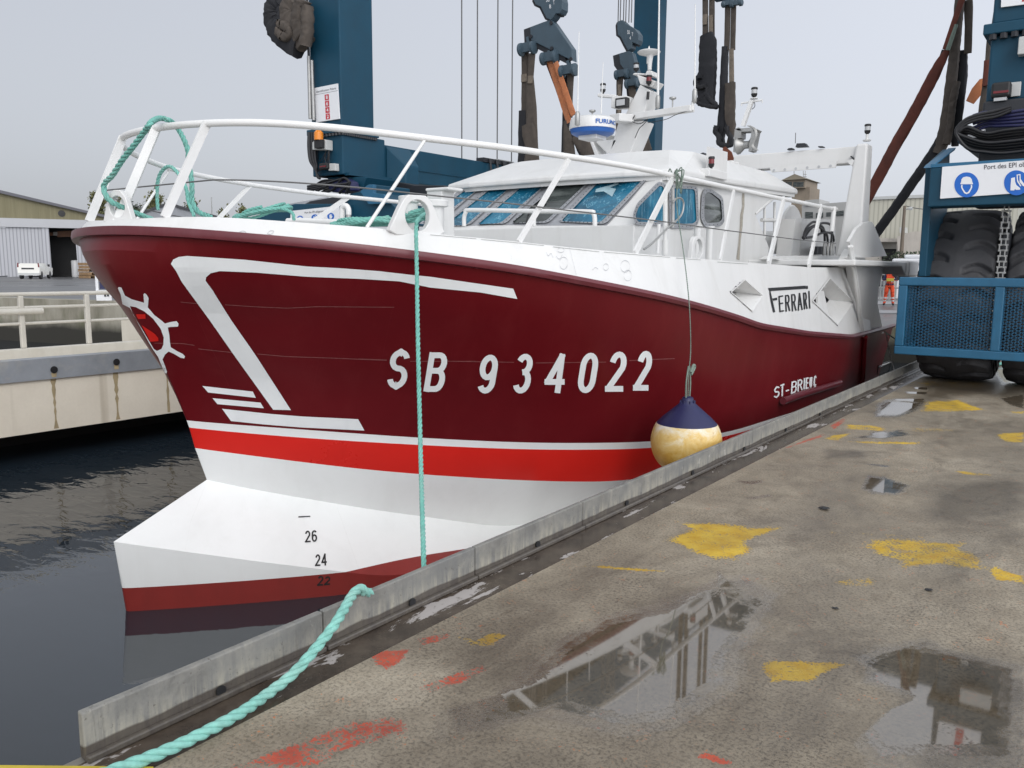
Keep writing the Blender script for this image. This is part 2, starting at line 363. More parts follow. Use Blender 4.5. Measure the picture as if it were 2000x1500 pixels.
# boot-top edge and the water line cut the lower strips at fixed heights: split rows there
def loft(m, rows, mats, flip=False):
    n = len(T)
    for sgn in (1, -1):
        base = len(m.v)
        for Y, b, z in rows: m.v += [(XC+sgn*float(b[i]), float(Y[i]), float(z[i])) for i in range(n)]
        for r in range(len(rows)-1):
            for i in range(n-1):
                m.f.append((base+r*n+i, base+r*n+i+1, base+(r+1)*n+i+1, base+(r+1)*n+i)); m.m.append(mats[r])
hull = MB()
loft(hull, rowsP, [0]*14+[1, 2, 1])
def lerp_rows(a, b, k): return [tuple(a[j]*(1-t)+b[j]*t for j in range(3)) for t in np.linspace(0, 1, k)]
seg1 = lerp_rows(low[0], low[1], 26); seg2 = lerp_rows(low[1], low[2], 60)
def loft_cut(m, rows):
    n = len(T)
    for sgn in (1, -1):
        for r in range(len(rows)-1):
            for i in range(n-1):
                q = []
                for rr, ii in ((r, i), (r, i+1), (r+1, i+1), (r+1, i)):
                    Y, b, z = rows[rr]; q.append((XC+sgn*float(b[ii]), float(Y[ii]), float(z[ii])))
                for pts, mi in split_z(q, zb): m.add(pts, [tuple(range(len(pts)))], mi)
def split_z(q, z0):
    up, dn = [], []
    for a, b in zip(q, q[1:]+q[:1]):
        (up if a[2] >= z0 else dn).append(a)
        if (a[2]-z0)*(b[2]-z0) < 0:
            t = (z0-a[2])/(b[2]-a[2]); c = tuple(a[j]+(b[j]-a[j])*t for j in range(3)); up.append(c); dn.append(c)
    return [(p, k) for p, k in ((up, 1), (dn, 3)) if len(p) > 2]
loft_cut(hull, seg1); loft_cut(hull, seg2)
prof = [(float(r[1][-1]), float(r[2][-1])) for r in rowsP]+[(float(low[2][1][-1]), -2.0)]
hull.add([(XC+b, YEND, z) for b, z in prof]+[(XC-b, YEND, z) for b, z in prof[::-1]], [tuple(range(2*len(prof)))], 0)
hv = bmesh.new()
hull_o = hull.build('hull', [M['maroon'], M['hullwhite'], M['red'], M['boot']], boat)
bm = bmesh.new(); bm.from_mesh(hull_o.data); bmesh.ops.remove_doubles(bm, verts=bm.verts, dist=2e-4); bmesh.ops.recalc_face_normals(bm, faces=bm.faces)
bm.to_mesh(hull_o.data); bm.free(); hull_o.data.shade_smooth(); hull_o.data.set_sharp_from_angle(angle=R(13))
HB = BVHTree.FromPolygons([Vector(v) for v in hull.v], hull.f)
def on_hull(off=.004, bvh=None):
    def f(x, y):
        d = ray(x, y).normalized(); p, nrm, i, dist = (bvh or HB).ray_cast(EYEP, d)
        if p is None:
            for r in range(1, 14):
                for a in range(8):
                    d2 = ray(x+r*math.cos(a*.785), y+r*math.sin(a*.785)).normalized(); p, nrm, i, dist = (bvh or HB).ray_cast(EYEP, d2)
                    if p is not None: break
                if p is not None: break
            if p is None: return PX(x, y, XC)
        if nrm.dot(d) > 0: nrm = -nrm
        return p+nrm*off
    return f
onh = on_hull(.004)
# rubbing strake
YS = st(L1.Y0); bs = L1.b(YS); zs = L1.z(YS)
def bo(d): return np.where(T <= 0, 0, np.maximum(bs+d, 0))
Yo = YS-.04*(1-T)**6
m = MB(); loft(m, [(YS, bo(-.01), zs+.004), (Yo, bo(.035), zs), (Yo, bo(.05), zs-.03), (Yo, bo(.035), zs-.06), (YS, bo(-.01), zs-.068)], [0]*4)
m.build('rubbing_strake', M['strake'], boat, 50)
# white topsides with the bulwark top and an inner face
YCUT = 13.95
def cutrow(r, Ym):
    Y, b, z = r; k = np.searchsorted(Y, Ym); Y2 = np.concatenate([Y[:k], [Ym]])
    return Y2, np.interp(Y2, Y, b), np.interp(Y2, Y, z)
n_t = 300; T2 = np.linspace(0, 1, n_t)**1.7
def tr(L, db=0, dz=0):
    Y = L.Y0+(YCUT-L.Y0)*T2; return Y, np.maximum(0, L.b(Y)+db), L.z(Y)+dz
NV = 26; ra, rb = tr(L1), tr(L0); rows = [tuple(ra[j]*(1-t)+rb[j]*t for j in range(3)) for t in np.linspace(0, 1, NV)]
dia = [c5((140,1112),(220,1040),(325,1132),(264,1222)), c5((620,1162),(720,1030),(857,1170),(766,1302))]
ts = MB(); T_old = T; T = T2
loft(ts, rows, [0]*(NV-1)); T = T_old
TB = BVHTree.FromPolygons([Vector(v) for v in ts.v], ts.f)
ont = on_hull(.004, TB)
# take out the cells behind the diamond openings (port side as seen, mirrored to starboard)
dp = []
for D in dia:
    q = [ont(*p) for p in D]; dp.append([(p.y, p.z) for p in q])
keep = []
for i, f in enumerate(ts.f):
    cy = sum(ts.v[j][1] for j in f)/4; cz = sum(ts.v[j][2] for j in f)/4
    keep.append(not any(bool(inpoly(np.array([cy]), np.array([cz]), [D])[0]) for D in dp))
ts.f = [f for f, k in zip(ts.f, keep) if k]; ts.m = [0]*len(ts.f)
top = rows[-1]; T_old = T; T = T2
ins = (top[0]+.05*(1-T2), np.maximum(0, top[1]-.07), top[2]); inn = (ins[0], ins[1], top[2]-.28)
loft(ts, [top, ins, inn], [0, 0]); T = T_old
ts.build('topsides', M['white'], boat, 40)
ctrs = []
for D in dia:                                 # sloping sides of each recess
    m = MB(); o4 = [ont(*p) for p in D]; cx = sum((p for p in o4), Vector())/4; ctrs.append(cx)
    inner = [cx+(p-cx)*.52+Vector((-.22, .02, .02)) for p in o4]; outer = [cx+(p-cx)*1.06+Vector((.008, 0, 0)) for p in o4]
    lip = [cx+(p-cx)*.985+Vector((.008, 0, 0)) for p in o4]
    for i in range(4):
        j = (i+1) % 4; m.add([outer[i], outer[j], lip[j], lip[i]], [(0,1,2,3)]); m.add([lip[i], lip[j], inner[j], inner[i]], [(0,1,2,3)])
    o = m.build('diamond_port', M['white'], boat)
    k = MB(); bk = [p+Vector((-.35, 0, 0)) for p in inner]
    for i in range(4): k.add([inner[i], inner[(i+1)%4], bk[(i+1)%4], bk[i]], [(0,1,2,3)])
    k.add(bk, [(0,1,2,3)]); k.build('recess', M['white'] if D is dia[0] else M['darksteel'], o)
    if D is dia[1]:                            # vertical plate standing in the second opening
        q = c5((668,1100),(712,1105),(742,1250),(690,1225)); MB().prism([ont(*p)+Vector((-.06,0,0)) for p in q], (-.03, .0, 0)).build('plate', M['white'], o)
# deck
m = MB(); Yd = np.linspace(L0.Y0+.15, YEND-.3, 50)
for sg in (1,):
    a = [(XC+max(0,float(L0.b(y))-.08), y, float(L0.z(min(y, 12.8)))-.16) for y in Yd]; b = [(XC, y, float(L0.z(min(y, 12.8)))-.10) for y in Yd]; c = [(2*XC-p[0], p[1], p[2]) for p in a]
    n = len(Yd); m.v = a+b+c; m.f = [(i, i+1, n+i+1, n+i) for i in range(n-1)]+[(n+i, n+i+1, 2*n+i+1, 2*n+i) for i in range(n-1)]; m.m = [0]*len(m.f)
m.build('deck', paint('deck_paint', (.42,.43,.42), .6, .1), boat, 40)
# stern quarter: grey-shaded wing plates, pilaster strip and overhanging platform
c7 = crop(1650, 300, 3.26)
def onw(x, y): return PX(x, y, -3.19)
zt_ = 1.78; zb_ = .55
def wing(q, off=0): # surface leaning outboard towards the top
    out = []
    for x, y in q:
        p = PX(x, y, -3.2)
        for _ in range(4): p = PX(x, y, -3.25+.10*min(1.2, max(0, (p.z-zb_)/(zt_-zb_)))+off)
        out.append(p)
    return out
m = MB(); m.prism(wing([(1666,503),(1692,520),(1727,521),(1716,561),(1714,594),(1726,651),(1687,655)]), (-.12, 0, 0)); m.prism(wing([(1636,521),(1651,508),(1663,486),(1680,505),(1683,522),(1668,524)], -.10), (-.1, 0, 0))
m.build('stern_quarter', M['white'], boat)
m = MB(); m.tube(wing(c7((42,590),(62,720),(88,900),(117,1160)), .05), .026, 8); m.tube(wing(c7((30,590),(50,720),(76,900),(105,1160)), .04), .024, 8); m.build('corner_bead', M['white'], boat, 60)
p0, p1 = PX(1667, 514, -2.95), PX(1768, 517, -2.95)
m = MB(); zt_p = PX(1667, 507, -2.95).z; yb = p0.y
yE = p1.y; zu = lambda px_, y: PX(px_, y, -2.93).z
m.prism([(-2.93, yb, zt_p-.08), (-2.93, yE-.35, zt_p-.08), (-2.93, yE-.08, zt_p-.2), (-2.93, yE, zt_p-.2), (-2.93, yE, zt_p), (-2.93, yb, zt_p)], (-6.1, 0, 0))
m.build('stern_platform', M['white'], boat, bevel=.02)
m = MB(); m.box(-3.15, -2.88, yE+.002, yE+.75, zt_p-.24, zt_p+.02); m.box(-3.1, -2.95, yE+.1, yE+.6, zt_p-.30, zt_p-.241); m.build('platform_end_box', M['white'], boat, bevel=.03)
m = MB(); m.prism(wing(c7((165,432),(180,440),(268,652),(130,662),(60,660),(30,560),(75,480),(120,440)), -.02), (-.045, 0, 0)); m.build('gantry_gusset', M['white'], boat)
# weld lines across the bow plating
def strip(pts, w, mat, parent, name, proj, step=9):
    P = resample([(x, y, 0) for x, y in pts], step); a = [proj(p.x, p.y-w/2) for p in P]; b = [proj(p.x, p.y+w/2) for p in P]; n = len(P)
    k = MB(); k.add(a+b, [(i, i+1, n+i+1, n+i) for i in range(n-1)]); return k.build(name, mat, parent)
weldmat = paint('weld_line', (.22,.07,.07), .5, .4, 30)
for pts in (c200((510,132),(620,143)), c200((800,150),(1000,163),(1200,172),(1400,162),(1900,166)), c200((340,400),(520,402),(600,414)), c200((625,437),(860,462)), c200((1010,470),(1200,487),(1500,497),(1850,512)), c34((0,186),(170,192)), c34((310,200),(700,200)), c34((545,200),(930,206)), c34((1060,210),(1480,205)), c34((1620,196),(1890,184))):
    strip(pts, 1.3, weldmat, boat, 'weld_seam', on_hull(.002))
# painted marks on the hull
def mk(name, loops, mat, step=9, off=.004, parent=boat, bvh=None):
    return decal(loops, on_hull(off, bvh), step).build(name, mat, parent)
logo = c1((1115,1050),(1130,1022),(1165,1005),(1220,998)) + [(480,507),(600,520)] + [(660,523),(740,529),(800,536)] + c4((0,1000),(540,1078),(567,1145),(330,1103),(100,1080),(0,1070)) + [(780,549),(700,544),(600,540),(500,532),(430,529),(412,533),(403,541),(402,548),(420,573)] + c200((690,10),(840,250),(1000,480),(1228,835),(1112,832),(860,480),(700,250),(518,0)) + [(345,530)]
mk('hull_emblem_stripe', [logo], M['logo'])
for q in (c200((652,678),(980,714),(1000,755),(690,720)), c200((718,757),(1030,786),(1052,823),(750,796)), c200((780,826),(1100,860),(1300,876),(1665,894),(1706,968),(1300,948),(1050,928),(838,906))): mk('hull_emblem_bar', [q], M['logo'])
# ship's wheel on the stem
cw = crop(0, 560, 4.1667)
wheel_o = cw((1000,140),(985,60),(962,10),(970,0),(992,5),(1020,70),(1075,100),(1130,115),(1175,128),(1170,60),(1180,50),(1195,62),(1212,90),(1208,140),(1205,165),(1260,230),(1320,275),(1345,298),(1390,285),(1440,278),(1455,300),(1450,322),(1390,325),(1368,330),(1380,390),(1385,450),(1392,490),(1440,520),(1490,545),(1508,565),(1500,582),(1470,575),(1420,545),(1375,525),(1345,550),(1325,590),(1345,640),(1362,690),(1358,704),(1345,700),(1310,620),(1290,570),(1255,520),(1225,470),(1130,300),(1060,170))
wheel_i = cw((1060,155),(1110,165),(1180,200),(1250,260),(1310,340),(1335,410),(1332,470),(1315,505),(1280,520),(1255,505),(1170,360),(1090,230))
mk('wheel_emblem', [wheel_o, wheel_i], M['logo'], 4)
mk('wheel_centre_mark', [cw((1110,222),(1185,222),(1188,258),(1130,262),(1118,245))], M['red'], 3)
mk('wheel_centre_mark', [cw((1155,310),(1200,340),(1260,380),(1290,415),(1292,440),(1225,446),(1205,400))], M['red'], 3)
# registration, home port, name, draught marks
for ch, x0, x1, y0, y1 in (('S',158,322,130,362),('B',385,545,146,381),('9',697,848,160,391),('3',910,1058,155,391),('4',1103,1253,155,389),('0',1297,1447,149,389),('2',1470,1617,142,381),('2',1637,1768,138,375)):
    sh = 38 if ch != '4' else 30; w = x1-x0-sh; sk = (y1-y0)*0
    q = c34((x0, y1+(0 if ch in 'S9302' else 0)), (x0+w, y1), (x1, y0), (x0+sh, y0))
    stroke_text(ch, q, 11.2, on_hull, .004).build('registration_letter' if ch in 'SB' else 'registration_digit', M['logo'], boat)
c5b = crop(1230, 640, 3.3333)
for ch, q in (('S',((932,462),(972,448),(976,375),(938,388))), ('T',((978,450),(1000,443),(1006,362),(976,372))), ('-',((1012,418),(1034,412),(1034,398),(1012,404))), ('B',((1045,432),(1082,418),(1088,340),(1050,352))), ('R',((1088,418),(1122,404),(1122,330),(1090,340))), ('I',((1128,402),(1136,400),(1140,326),(1130,328))), ('E',((1140,400),(1160,394),(1162,321),(1144,326))), ('U',((1166,392),(1184,388),(1188,314),(1168,319))), ('C',((1192,388),(1212,382),(1215,308),(1195,315)))):
    stroke_text(ch, c5b(*q), 2.8 if ch != '-' else 2.8, on_hull, .006).build('home_port_letter', M['logo'], boat)
for ch, q in (('F',((390,1232),(398,1228),(412,1085),(368,1100))), ('E',((424,1230),(451,1225),(447,1130),(417,1135))), ('R',((460,1228),(488,1222),(485,1125),(456,1130))), ('R',((497,1226),(525,1219),(521,1120),(492,1126))), ('A',((532,1221),(561,1215),(556,1115),(528,1119))), ('R',((567,1214),(590,1209),(585,1111),(562,1116))), ('I',((599,1209),(606,1207),(601,1104),(594,1105)))):
    if ch == 'F': mk('boat_name_letter', [c5((358,1088),(578,1074),(580,1092),(372,1106),(400,1228),(388,1232),(372,1160),(365,1105)), c5((379,1150),(410,1144),(412,1158),(382,1164))], M['black'], 4, .006, bvh=TB)
    else: stroke_text(ch, c5(*q), 2.7, lambda o_: on_hull(o_, TB), .006).build('boat_name_letter', M['black'], boat)
mk('boat_name_letter', [c5((580,1076),(590,1074),(592,1092),(582,1094))], M['black'], 4, .006, bvh=TB)
dmk = [('22', ((1340,697),(1412,690),(1418,645),(1346,640))), ('24', ((1328,590),(1395,585),(1392,518),(1330,525))), ('26', ((1272,458),(1342,452),(1340,388),(1272,392)))]
for t, q in dmk:
    (x0,y0),(x1,y1),(x2,y2),(x3,y3) = q
    for k, ch in enumerate(t):
        a, b = (0, .46) if k == 0 else (.54, 1); g_ = lambda p, q_, u: (p[0]+(q_[0]-p[0])*u, p[1]+(q_[1]-p[1])*u)
        stroke_text(ch, c3(g_(q[0],q[1],a), g_(q[0],q[1],b), g_(q[3],q[2],b), g_(q[3],q[2],a)), 3.0, on_hull, .004).build('draught_mark', M['black'], boat)
mk('draught_mark', [c3((1236,311),(1302,308),(1303,314),(1236,318))], M['black'], 6, .004)
for t, q in (('20', ((375,585),(520,582),(520,548),(380,552))), ('18', ((340,675),(520,672),(520,640),(345,645)))):
    pass
# horizontal fender pipe under the port name, discharge port, vertical bar
q = [on_hull(.05)(*p) for p in c5b((972,470),(1100,425),(1220,390),(1345,352))]
m = MB(); m.tube(q, .045, 12); m.build('side_pipe', M['strake'], boat, 60)
m = MB(); m.tube([on_hull(.03)(*p) for p in [(1686,657),(1684,690),(1682,735),(1678,760)]], .04, 8); m.build('guard_bar', M['maroon'], boat, 60)
q = [on_hull(.012)(*p) for p in crop(1560,660,6.667)((1030,352),(1228,280),(1228,400),(1020,475))]
m = MB(); m.prism(q, (-.02, 0, 0)); o = m.build('scupper', M['black'], boat)
m = MB(); m.tube([on_hull(.03)(*p) for p in crop(1560,660,6.667)((1035,365),(1225,305))], .018, 8); m.build('flap_bar', M['steel'], o, 60)

faint = paint('plate_edge_maroon', (.155,.012,.015), .5, .3, 20); faintw = paint('plate_edge_white', (.62,.62,.60), .5, .2, 20, grime=(.5,.47,.40), gamt=.6)
for pts in ([(672,480),(640,600),(612,760),(600,830)], [(905,560),(880,700),(868,850)], [(1090,600),(1068,730),(1060,858)], [(1240,640),(1222,760),(1216,858)], [(1430,690),(1420,780)], [(330,470),(395,640),(450,760)], [(770,585),(742,720),(735,842)]):
    strip(pts, .7, faint, boat, 'plate_seam', on_hull(.0015), 8)
for pts in ([(400,950),(372,1020),(362,1075)], [(455,960),(447,1090)], [(520,975),(512,1095)], [(658,990),(700,1110)], [(770,1010),(764,1100)], [(840,960),(838,1010)], [(560,905),(556,960)], [(690,920),(688,985)], [(450,890),(456,945)], [(960,948),(955,1020)]):
    strip(pts, .6, faintw, boat, 'plate_seam', on_hull(.0015), 8)
# ------------------------------------------------------------------ sky and light (bright overcast day)
W = bpy.data.worlds.new('World'); S.world = W; W.use_nodes = True; nt = W.node_tree; bg = nt.nodes['Background']
sky = N(nt, 'TexSky', sky_type='NISHITA'); sky.sun_disc = False; sky.sun_elevation = R(34); sky.sun_rotation = R(128); sky.dust_density = 4; sky.air_density = 1
hs = N(nt, 'HueSaturation'); hs.inputs['Saturation'].default_value = .35; nt.links.new(sky.outputs[0], hs.inputs['Color'])
nt.links.new(hs.outputs[0], bg.inputs[0]); bg.inputs[1].default_value = .05
g = N(nt, 'TexCoord').outputs['Generated']; sx = N(nt, 'SeparateXYZ'); nt.links.new(g, sx.inputs[0])
zz = math_(nt, 'ADD', sx.outputs[2], math_(nt, 'MULTIPLY', math_(nt, 'SUBTRACT', noise(nt, 1.3, 5, .5, stretch(nt, g, (1, 1, 2.5)), .6), .5), .34))
grad = ramp(nt, zz, [(0, (.61,.635,.69)), (.3, (.60,.63,.705)), (.55, (.67,.70,.75)), (.9, (.71,.73,.76))])
bg2 = N(nt, 'Background'); nt.links.new(grad, bg2.inputs[0])
# brighter towards the sun side; low band behind camera added to light the hull
side = math_(nt, 'ADD', math_(nt, 'MULTIPLY', sx.outputs[0], .46), math_(nt, 'MULTIPLY', sx.outputs[1], -.09))
low = math_(nt, 'MULTIPLY', math_(nt, 'MAXIMUM', side, 0.0), math_(nt, 'POWER', math_(nt, 'SUBTRACT', 1.0, math_(nt, 'ABSOLUTE', sx.outputs[2])), 2.0))
bg2s = math_(nt, 'ADD', math_(nt, 'ADD', side, 1.06), math_(nt, 'MULTIPLY', low, 4.4))
zen = math_(nt, 'MULTIPLY', math_(nt, 'POWER', math_(nt, 'MAXIMUM', sx.outputs[2], 0.0), 1.5), .25)
nt.links.new(math_(nt, 'ADD', bg2s, zen), bg2.inputs[1])
ad = N(nt, 'AddShader'); nt.links.new(bg.outputs[0], ad.inputs[0]); nt.links.new(bg2.outputs[0], ad.inputs[1])
nt.links.new(ad.outputs[0], nt.nodes['World Output'].inputs[0])
sun = bpy.data.lights.new('sun', 'SUN'); sun.energy = .55; sun.angle = R(25); sun.color = (1, .965, .92)
suno = bpy.data.objects.new('sun', sun); COL.objects.link(suno)
d = Vector((math.sin(R(128))*math.cos(R(34)), math.cos(R(128))*math.cos(R(34)), math.sin(R(34))))
suno.rotation_euler = d.to_track_quat('Z', 'Y').to_euler()
S.view_settings.view_transform = 'Standard'; S.view_settings.look = 'None'; S.view_settings.exposure = 0; S.view_settings.gamma = 1

# ------------------------------------------------------------------ water
m, nt, p = nodes('harbour_water')
tc = N(nt, 'TexCoord').outputs['Object']
p.inputs['Base Color'].default_value = (.014, .021, .029, 1); p.inputs['Roughness'].default_value = .03; p.inputs['IOR'].default_value = 1.62
b1 = N(nt, 'Bump'); b1.inputs['Strength'].default_value = .16; b1.inputs['Distance'].default_value = .05
rp = stretch(nt, tc, (1.0, 2.1, 1))
h = math_(nt, 'ADD', noise(nt, 2.6, 3, .5, rp, .5), math_(nt, 'MULTIPLY', noise(nt, .6, 2, .5, rp), 1.2))
# small ripples away from the boat, smooth close to it
calm = N(nt, 'SeparateXYZ'); nt.links.new(tc, calm.inputs[0])
k = math_(nt, 'MULTIPLY', math_(nt, 'SUBTRACT', -6.6, calm.outputs[0]), .45, True)
nt.links.new(math_(nt, 'ADD', math_(nt, 'MULTIPLY', k, .21), .03), b1.inputs['Strength'])
nt.links.new(h, b1.inputs['Height']); nt.links.new(b1.outputs[0], p.inputs['Normal'])
M['water'] = m
w = MB(); w.add([(-400,-60,WL),(3,-60,WL),(3,26.2,WL),(-400,26.2,WL)], [(0,1,2,3)]); o = w.build('water', m); tag(o, kind='structure')

# ------------------------------------------------------------------ quay deck with worn paint, puddles
def blob(pts): return np.array([[PZ(x, y, 0).x, PZ(x, y, 0).y] for x, y in pts])
ys_ = 1.0*np.exp(np.arange(0, math.log(26.0/1.0), .0052)); xs_ = np.arange(-2.44, .9, .0125)
XX, YY = np.meshgrid(xs_, ys_); att = {k: np.zeros(XX.shape) for k in ('yellow', 'orange', 'wet', 'pool')}
def soft(key, pts, val=1.0, edge=.03, px=True):
    P = blob(pts) if px else np.array(pts); acc = np.zeros(XX.shape)
    sub = (XX > P[:,0].min()-.3) & (XX < P[:,0].max()+.3) & (YY > P[:,1].min()-.6) & (YY < P[:,1].max()+.6)
    x, y = XX[sub], YY[sub]; c = P.mean(0); r = np.zeros(x.shape)
    for k, sc in enumerate((.74, .87, 1.0, 1.10, 1.20) if key in ('pool', 'wet') else (.86, .93, 1.0, 1.07, 1.14)): r += inpoly(x, y, [c+(P-c)*sc])
    acc[sub] = r/5*val; att[key] = np.maximum(att[key], acc)
cy = crop(1400, 700, 3.3333); cb = crop(800, 1000, 2.5); cl = crop(100, 1100, 2.2222); cr = crop(1500, 1000, 3.0)
for P, v in ((cb((1245,140),(1340,100),(1400,85),(1310,52),(1520,60),(1800,80),(1720,110),(1640,140),(1660,180),(1600,232),(1500,228),(1400,205),(1330,165)), .97),
             (cr((590,200),(620,165),(800,160),(1160,185),(1120,215),(1240,260),(1310,345),(1100,325),(1000,300),(800,325),(740,285),(640,245)), .8),
             (cr((1290,340),(1330,310),(1370,340),(1500,380),(1500,415),(1340,400)), .85), (cr((400,400),(600,380),(640,430),(500,440),(410,430)), .45),
             (cb((1720,770),(1740,730),(1900,725),(2060,735),(2140,745),(2030,780),(1960,825),(1760,830)), .97),
             (cb((210,600),(330,625),(390,590),(485,600),(420,630),(395,660),(300,650)), .75),
             (cb((845,263),(960,262),(1000,268),(1245,286),(1240,293),(1000,280)), .8),
             (cy((1340,345),(1360,280),(1570,270),(1700,320),(1750,335),(1560,345)), .9), (cy((1815,490),(2000,480),(2000,550),(1880,545)), .9),
             (cy((840,430),(1000,435),(1100,455),(1080,470),(850,462)), .75), (cy((690,525),(760,500),(880,485),(790,535)), .8), (cy((830,540),(1330,545),(1320,560),(1000,555)), .8),
             (cy((1270,450),(1560,460),(1550,475),(1280,478)), .45), (cy((1550,735),(1650,735),(1790,760),(1640,760)), .7), (cy((1900,340),(2000,345),(2000,360),(1930,358)), .7),
             (cy((0,1080),(300,1105),(150,1115),(0,1110)), .5), (cy((380,1105),(1500,1165),(1400,1170),(700,1135)), .35), (cy((1180,150),(1700,150),(1850,180),(1600,195),(1300,175)), .4)):
    soft('yellow', P, v)
for P, v in ((cl((760,889),(860,850),(1010,800),(1070,780),(1300,690),(1450,670),(1560,700),(1500,740),(1400,780),(1250,820),(1150,889)), .7),
             (cl((1370,400),(1400,385),(1560,375),(1500,440),(1450,462)), .8), (cl((1590,540),(1750,480),(1870,440),(1900,460),(1780,520),(1650,560)), .7), (cl((1560,330),(1740,300),(1720,330),(1600,360)), .5),
             (cy((400,600),(690,490),(700,505),(500,570)), .8), (cy((740,440),(820,390),(850,400),(760,465)), .8), (cb((1390,1215),(1440,1172),(1580,1225),(1560,1240),(1450,1200)), .8)):
    soft('orange', P, v)
# damp ground with pools: irregular patches fixed to the deck
for P, v in ((cb((200,960),(440,880),(700,640),(950,500),(1300,430),(1480,340),(1660,330),(1800,400),(1700,560),(1600,700),(1600,860),(1300,1060),(1050,1100),(860,1050),(620,1000),(400,1060),(240,1080)), 1.0),
             (cr((500,860),(650,800),(930,760),(1100,820),(1300,860),(1500,900),(1500,1500),(600,1500),(500,1350),(700,1160),(860,1090)), 1.0), (cr((850,760),(1030,860),(1000,1000),(880,1100),(560,1000),(600,850)), 1.0),
             (cy((1030,380),(1040,300),(1100,270),(1350,285),(1300,340),(1180,380)), 1.0), (cy((1140,262),(1350,262),(1345,285),(1160,275)), 1.0), (cy((1220,215),(1375,218),(1370,235),(1240,230)), 1.0), (cy((1280,185),(1375,190),(1370,205),(1290,200)), 1.0),
             (cy((940,850),(975,760),(1100,770),(1260,830),(1190,890),(1010,880)), 1.0), (cy((990,480),(1120,470),(1110,525),(1000,520)), .8), (cy((160,910),(350,880),(380,900),(220,920)), .6), (cy((1840,260),(2000,230),(2000,330),(1900,300)), .9),
             (cy((1800,60),(2000,60),(2000,180),(1850,170)), .9), (cy((0,1380),(150,1500),(0,1500)), .9), (cy((860,520),(1200,460),(1280,500),(1100,520)), .75), (cy((120,800),(300,790),(330,805),(200,830)), .6), (cy((1080,690),(1150,700),(1100,712),(920,680)), .8)):
    soft('pool', P, v)
soft('wet', cy((1380,40),(2000,40),(2000,300),(1700,230),(1380,260)), 1); soft('wet', cy((1200,820),(2000,700),(2000,1200),(1500,1100)), .7); soft('wet', cy((700,590),(980,600),(960,650),(720,650)), .8)
soft('wet', cb((1150,330),(1700,330),(2000,450),(2300,800),(2200,1250),(900,1250),(1000,900)), .8); soft('wet', cr((300,700),(900,740),(1500,860),(1500,1500),(200,1500)), .7)
soft('wet', cb((0,600),(900,300),(1400,300),(2000,360),(2000,1250),(0,1250)), .45)
ny, nx = XX.shape
idx = np.arange(ny*nx).reshape(ny, nx)
verts = np.stack([XX.ravel(), YY.ravel(), np.zeros(nx*ny)], 1)
faces = np.stack([idx[:-1,:-1].ravel(), idx[:-1,1:].ravel(), idx[1:,1:].ravel(), idx[1:,:-1].ravel()], 1)
me = bpy.data.meshes.new('quay_deck'); me.from_pydata(verts.tolist(), [], faces.tolist())
for k, v in att.items(): me.attributes.new(k, 'FLOAT', 'POINT').data.foreach_set('value', v.ravel().astype(np.float32))
m, nt, p = nodes('wet_concrete_deck'); M['deckconc'] = m
tc = N(nt, 'TexCoord').outputs['Object']; A = lambda k: N(nt, 'Attribute', attribute_name=k).outputs['Fac']
fine = noise(nt, 95, 3, .7, tc); mid = noise(nt, 9, 6, .65, tc, .3); big = noise(nt, 1.1, 6, .65, stretch(nt, tc, (1, .7, 1)), .5); sp = noise(nt, 66, 4, .72, stretch(nt, tc, (1, 1.0, 1)))
vor = N(nt, 'TexVoronoi', feature='F1'); vor.inputs['Scale'].default_value = 75; nt.links.new(tc, vor.inputs['Vector'])
base = ramp(nt, big, [(.3, (.23,.192,.143)), (.5, (.33,.285,.218)), (.72, (.43,.38,.30))])
base = mixc(nt, ramp(nt, mid, [(.35, (0,0,0)), (.75, (.55,.55,.55))]), base, (.20,.165,.12))
grain = ramp(nt, sp, [(.40, (.0,0,0)), (.52, (1,1,1))])
base = mixc(nt, math_(nt, 'MULTIPLY', math_(nt, 'SUBTRACT', 1.0, grain), ramp(nt, noise(nt, 2.3, 5, .7, tc, .5), [(.3, (.28,.28,.28)), (.7, (.8,.8,.8))])), base, (.06,.049,.036))
base = mixc(nt, ramp(nt, fine, [(.58, (0,0,0)), (.70, (.6,.6,.6))]), base, (.30,.28,.25))
stain = ramp(nt, noise(nt, 1.9, 7, .72, stretch(nt, tc, (1.6, .9, 1)), .8), [(.52, (0,0,0)), (.80, (.75,.75,.75))])
base = mixc(nt, stain, base, (.085,.066,.046))
# worn paint: broken up by the grain of the concrete
brk = math_(nt, 'ADD', math_(nt, 'MULTIPLY', sp, .75), math_(nt, 'MULTIPLY', noise(nt, 7, 5, .7, tc, .4), .55))
def worn(k, c, c2, base, gain=1.0):
    t = math_(nt, 'ADD', math_(nt, 'SUBTRACT', math_(nt, 'MULTIPLY', A(k), .62*gain), .33), math_(nt, 'MULTIPLY', math_(nt, 'SUBTRACT', brk, .65), 2.4))
    f = math_(nt, 'MULTIPLY', t, 9.0, True)
    return mixc(nt, math_(nt, 'MULTIPLY', f, .93), base, ramp(nt, mid, [(.35, c2), (.6, c)]))
base = worn('yellow', (.62,.42,.045), (.52,.31,.012), base); base = worn('orange', (.56,.085,.04), (.42,.06,.035), base, .92)
pool = math_(nt, 'MULTIPLY', math_(nt, 'SUBTRACT', math_(nt, 'ADD', math_(nt, 'MULTIPLY', A('pool'), .85), math_(nt, 'ADD', math_(nt, 'MULTIPLY', math_(nt, 'ADD', big, mid), .55), math_(nt, 'MULTIPLY', math_(nt, 'SUBTRACT', sp, .5), .55))), .76), 1.5, True)
poolf0 = ramp(nt, pool, [(.10, (0,0,0)), (.8, (1,1,1))])
wet = math_(nt, 'MAXIMUM', math_(nt, 'MULTIPLY', A('wet'), .8), pool)
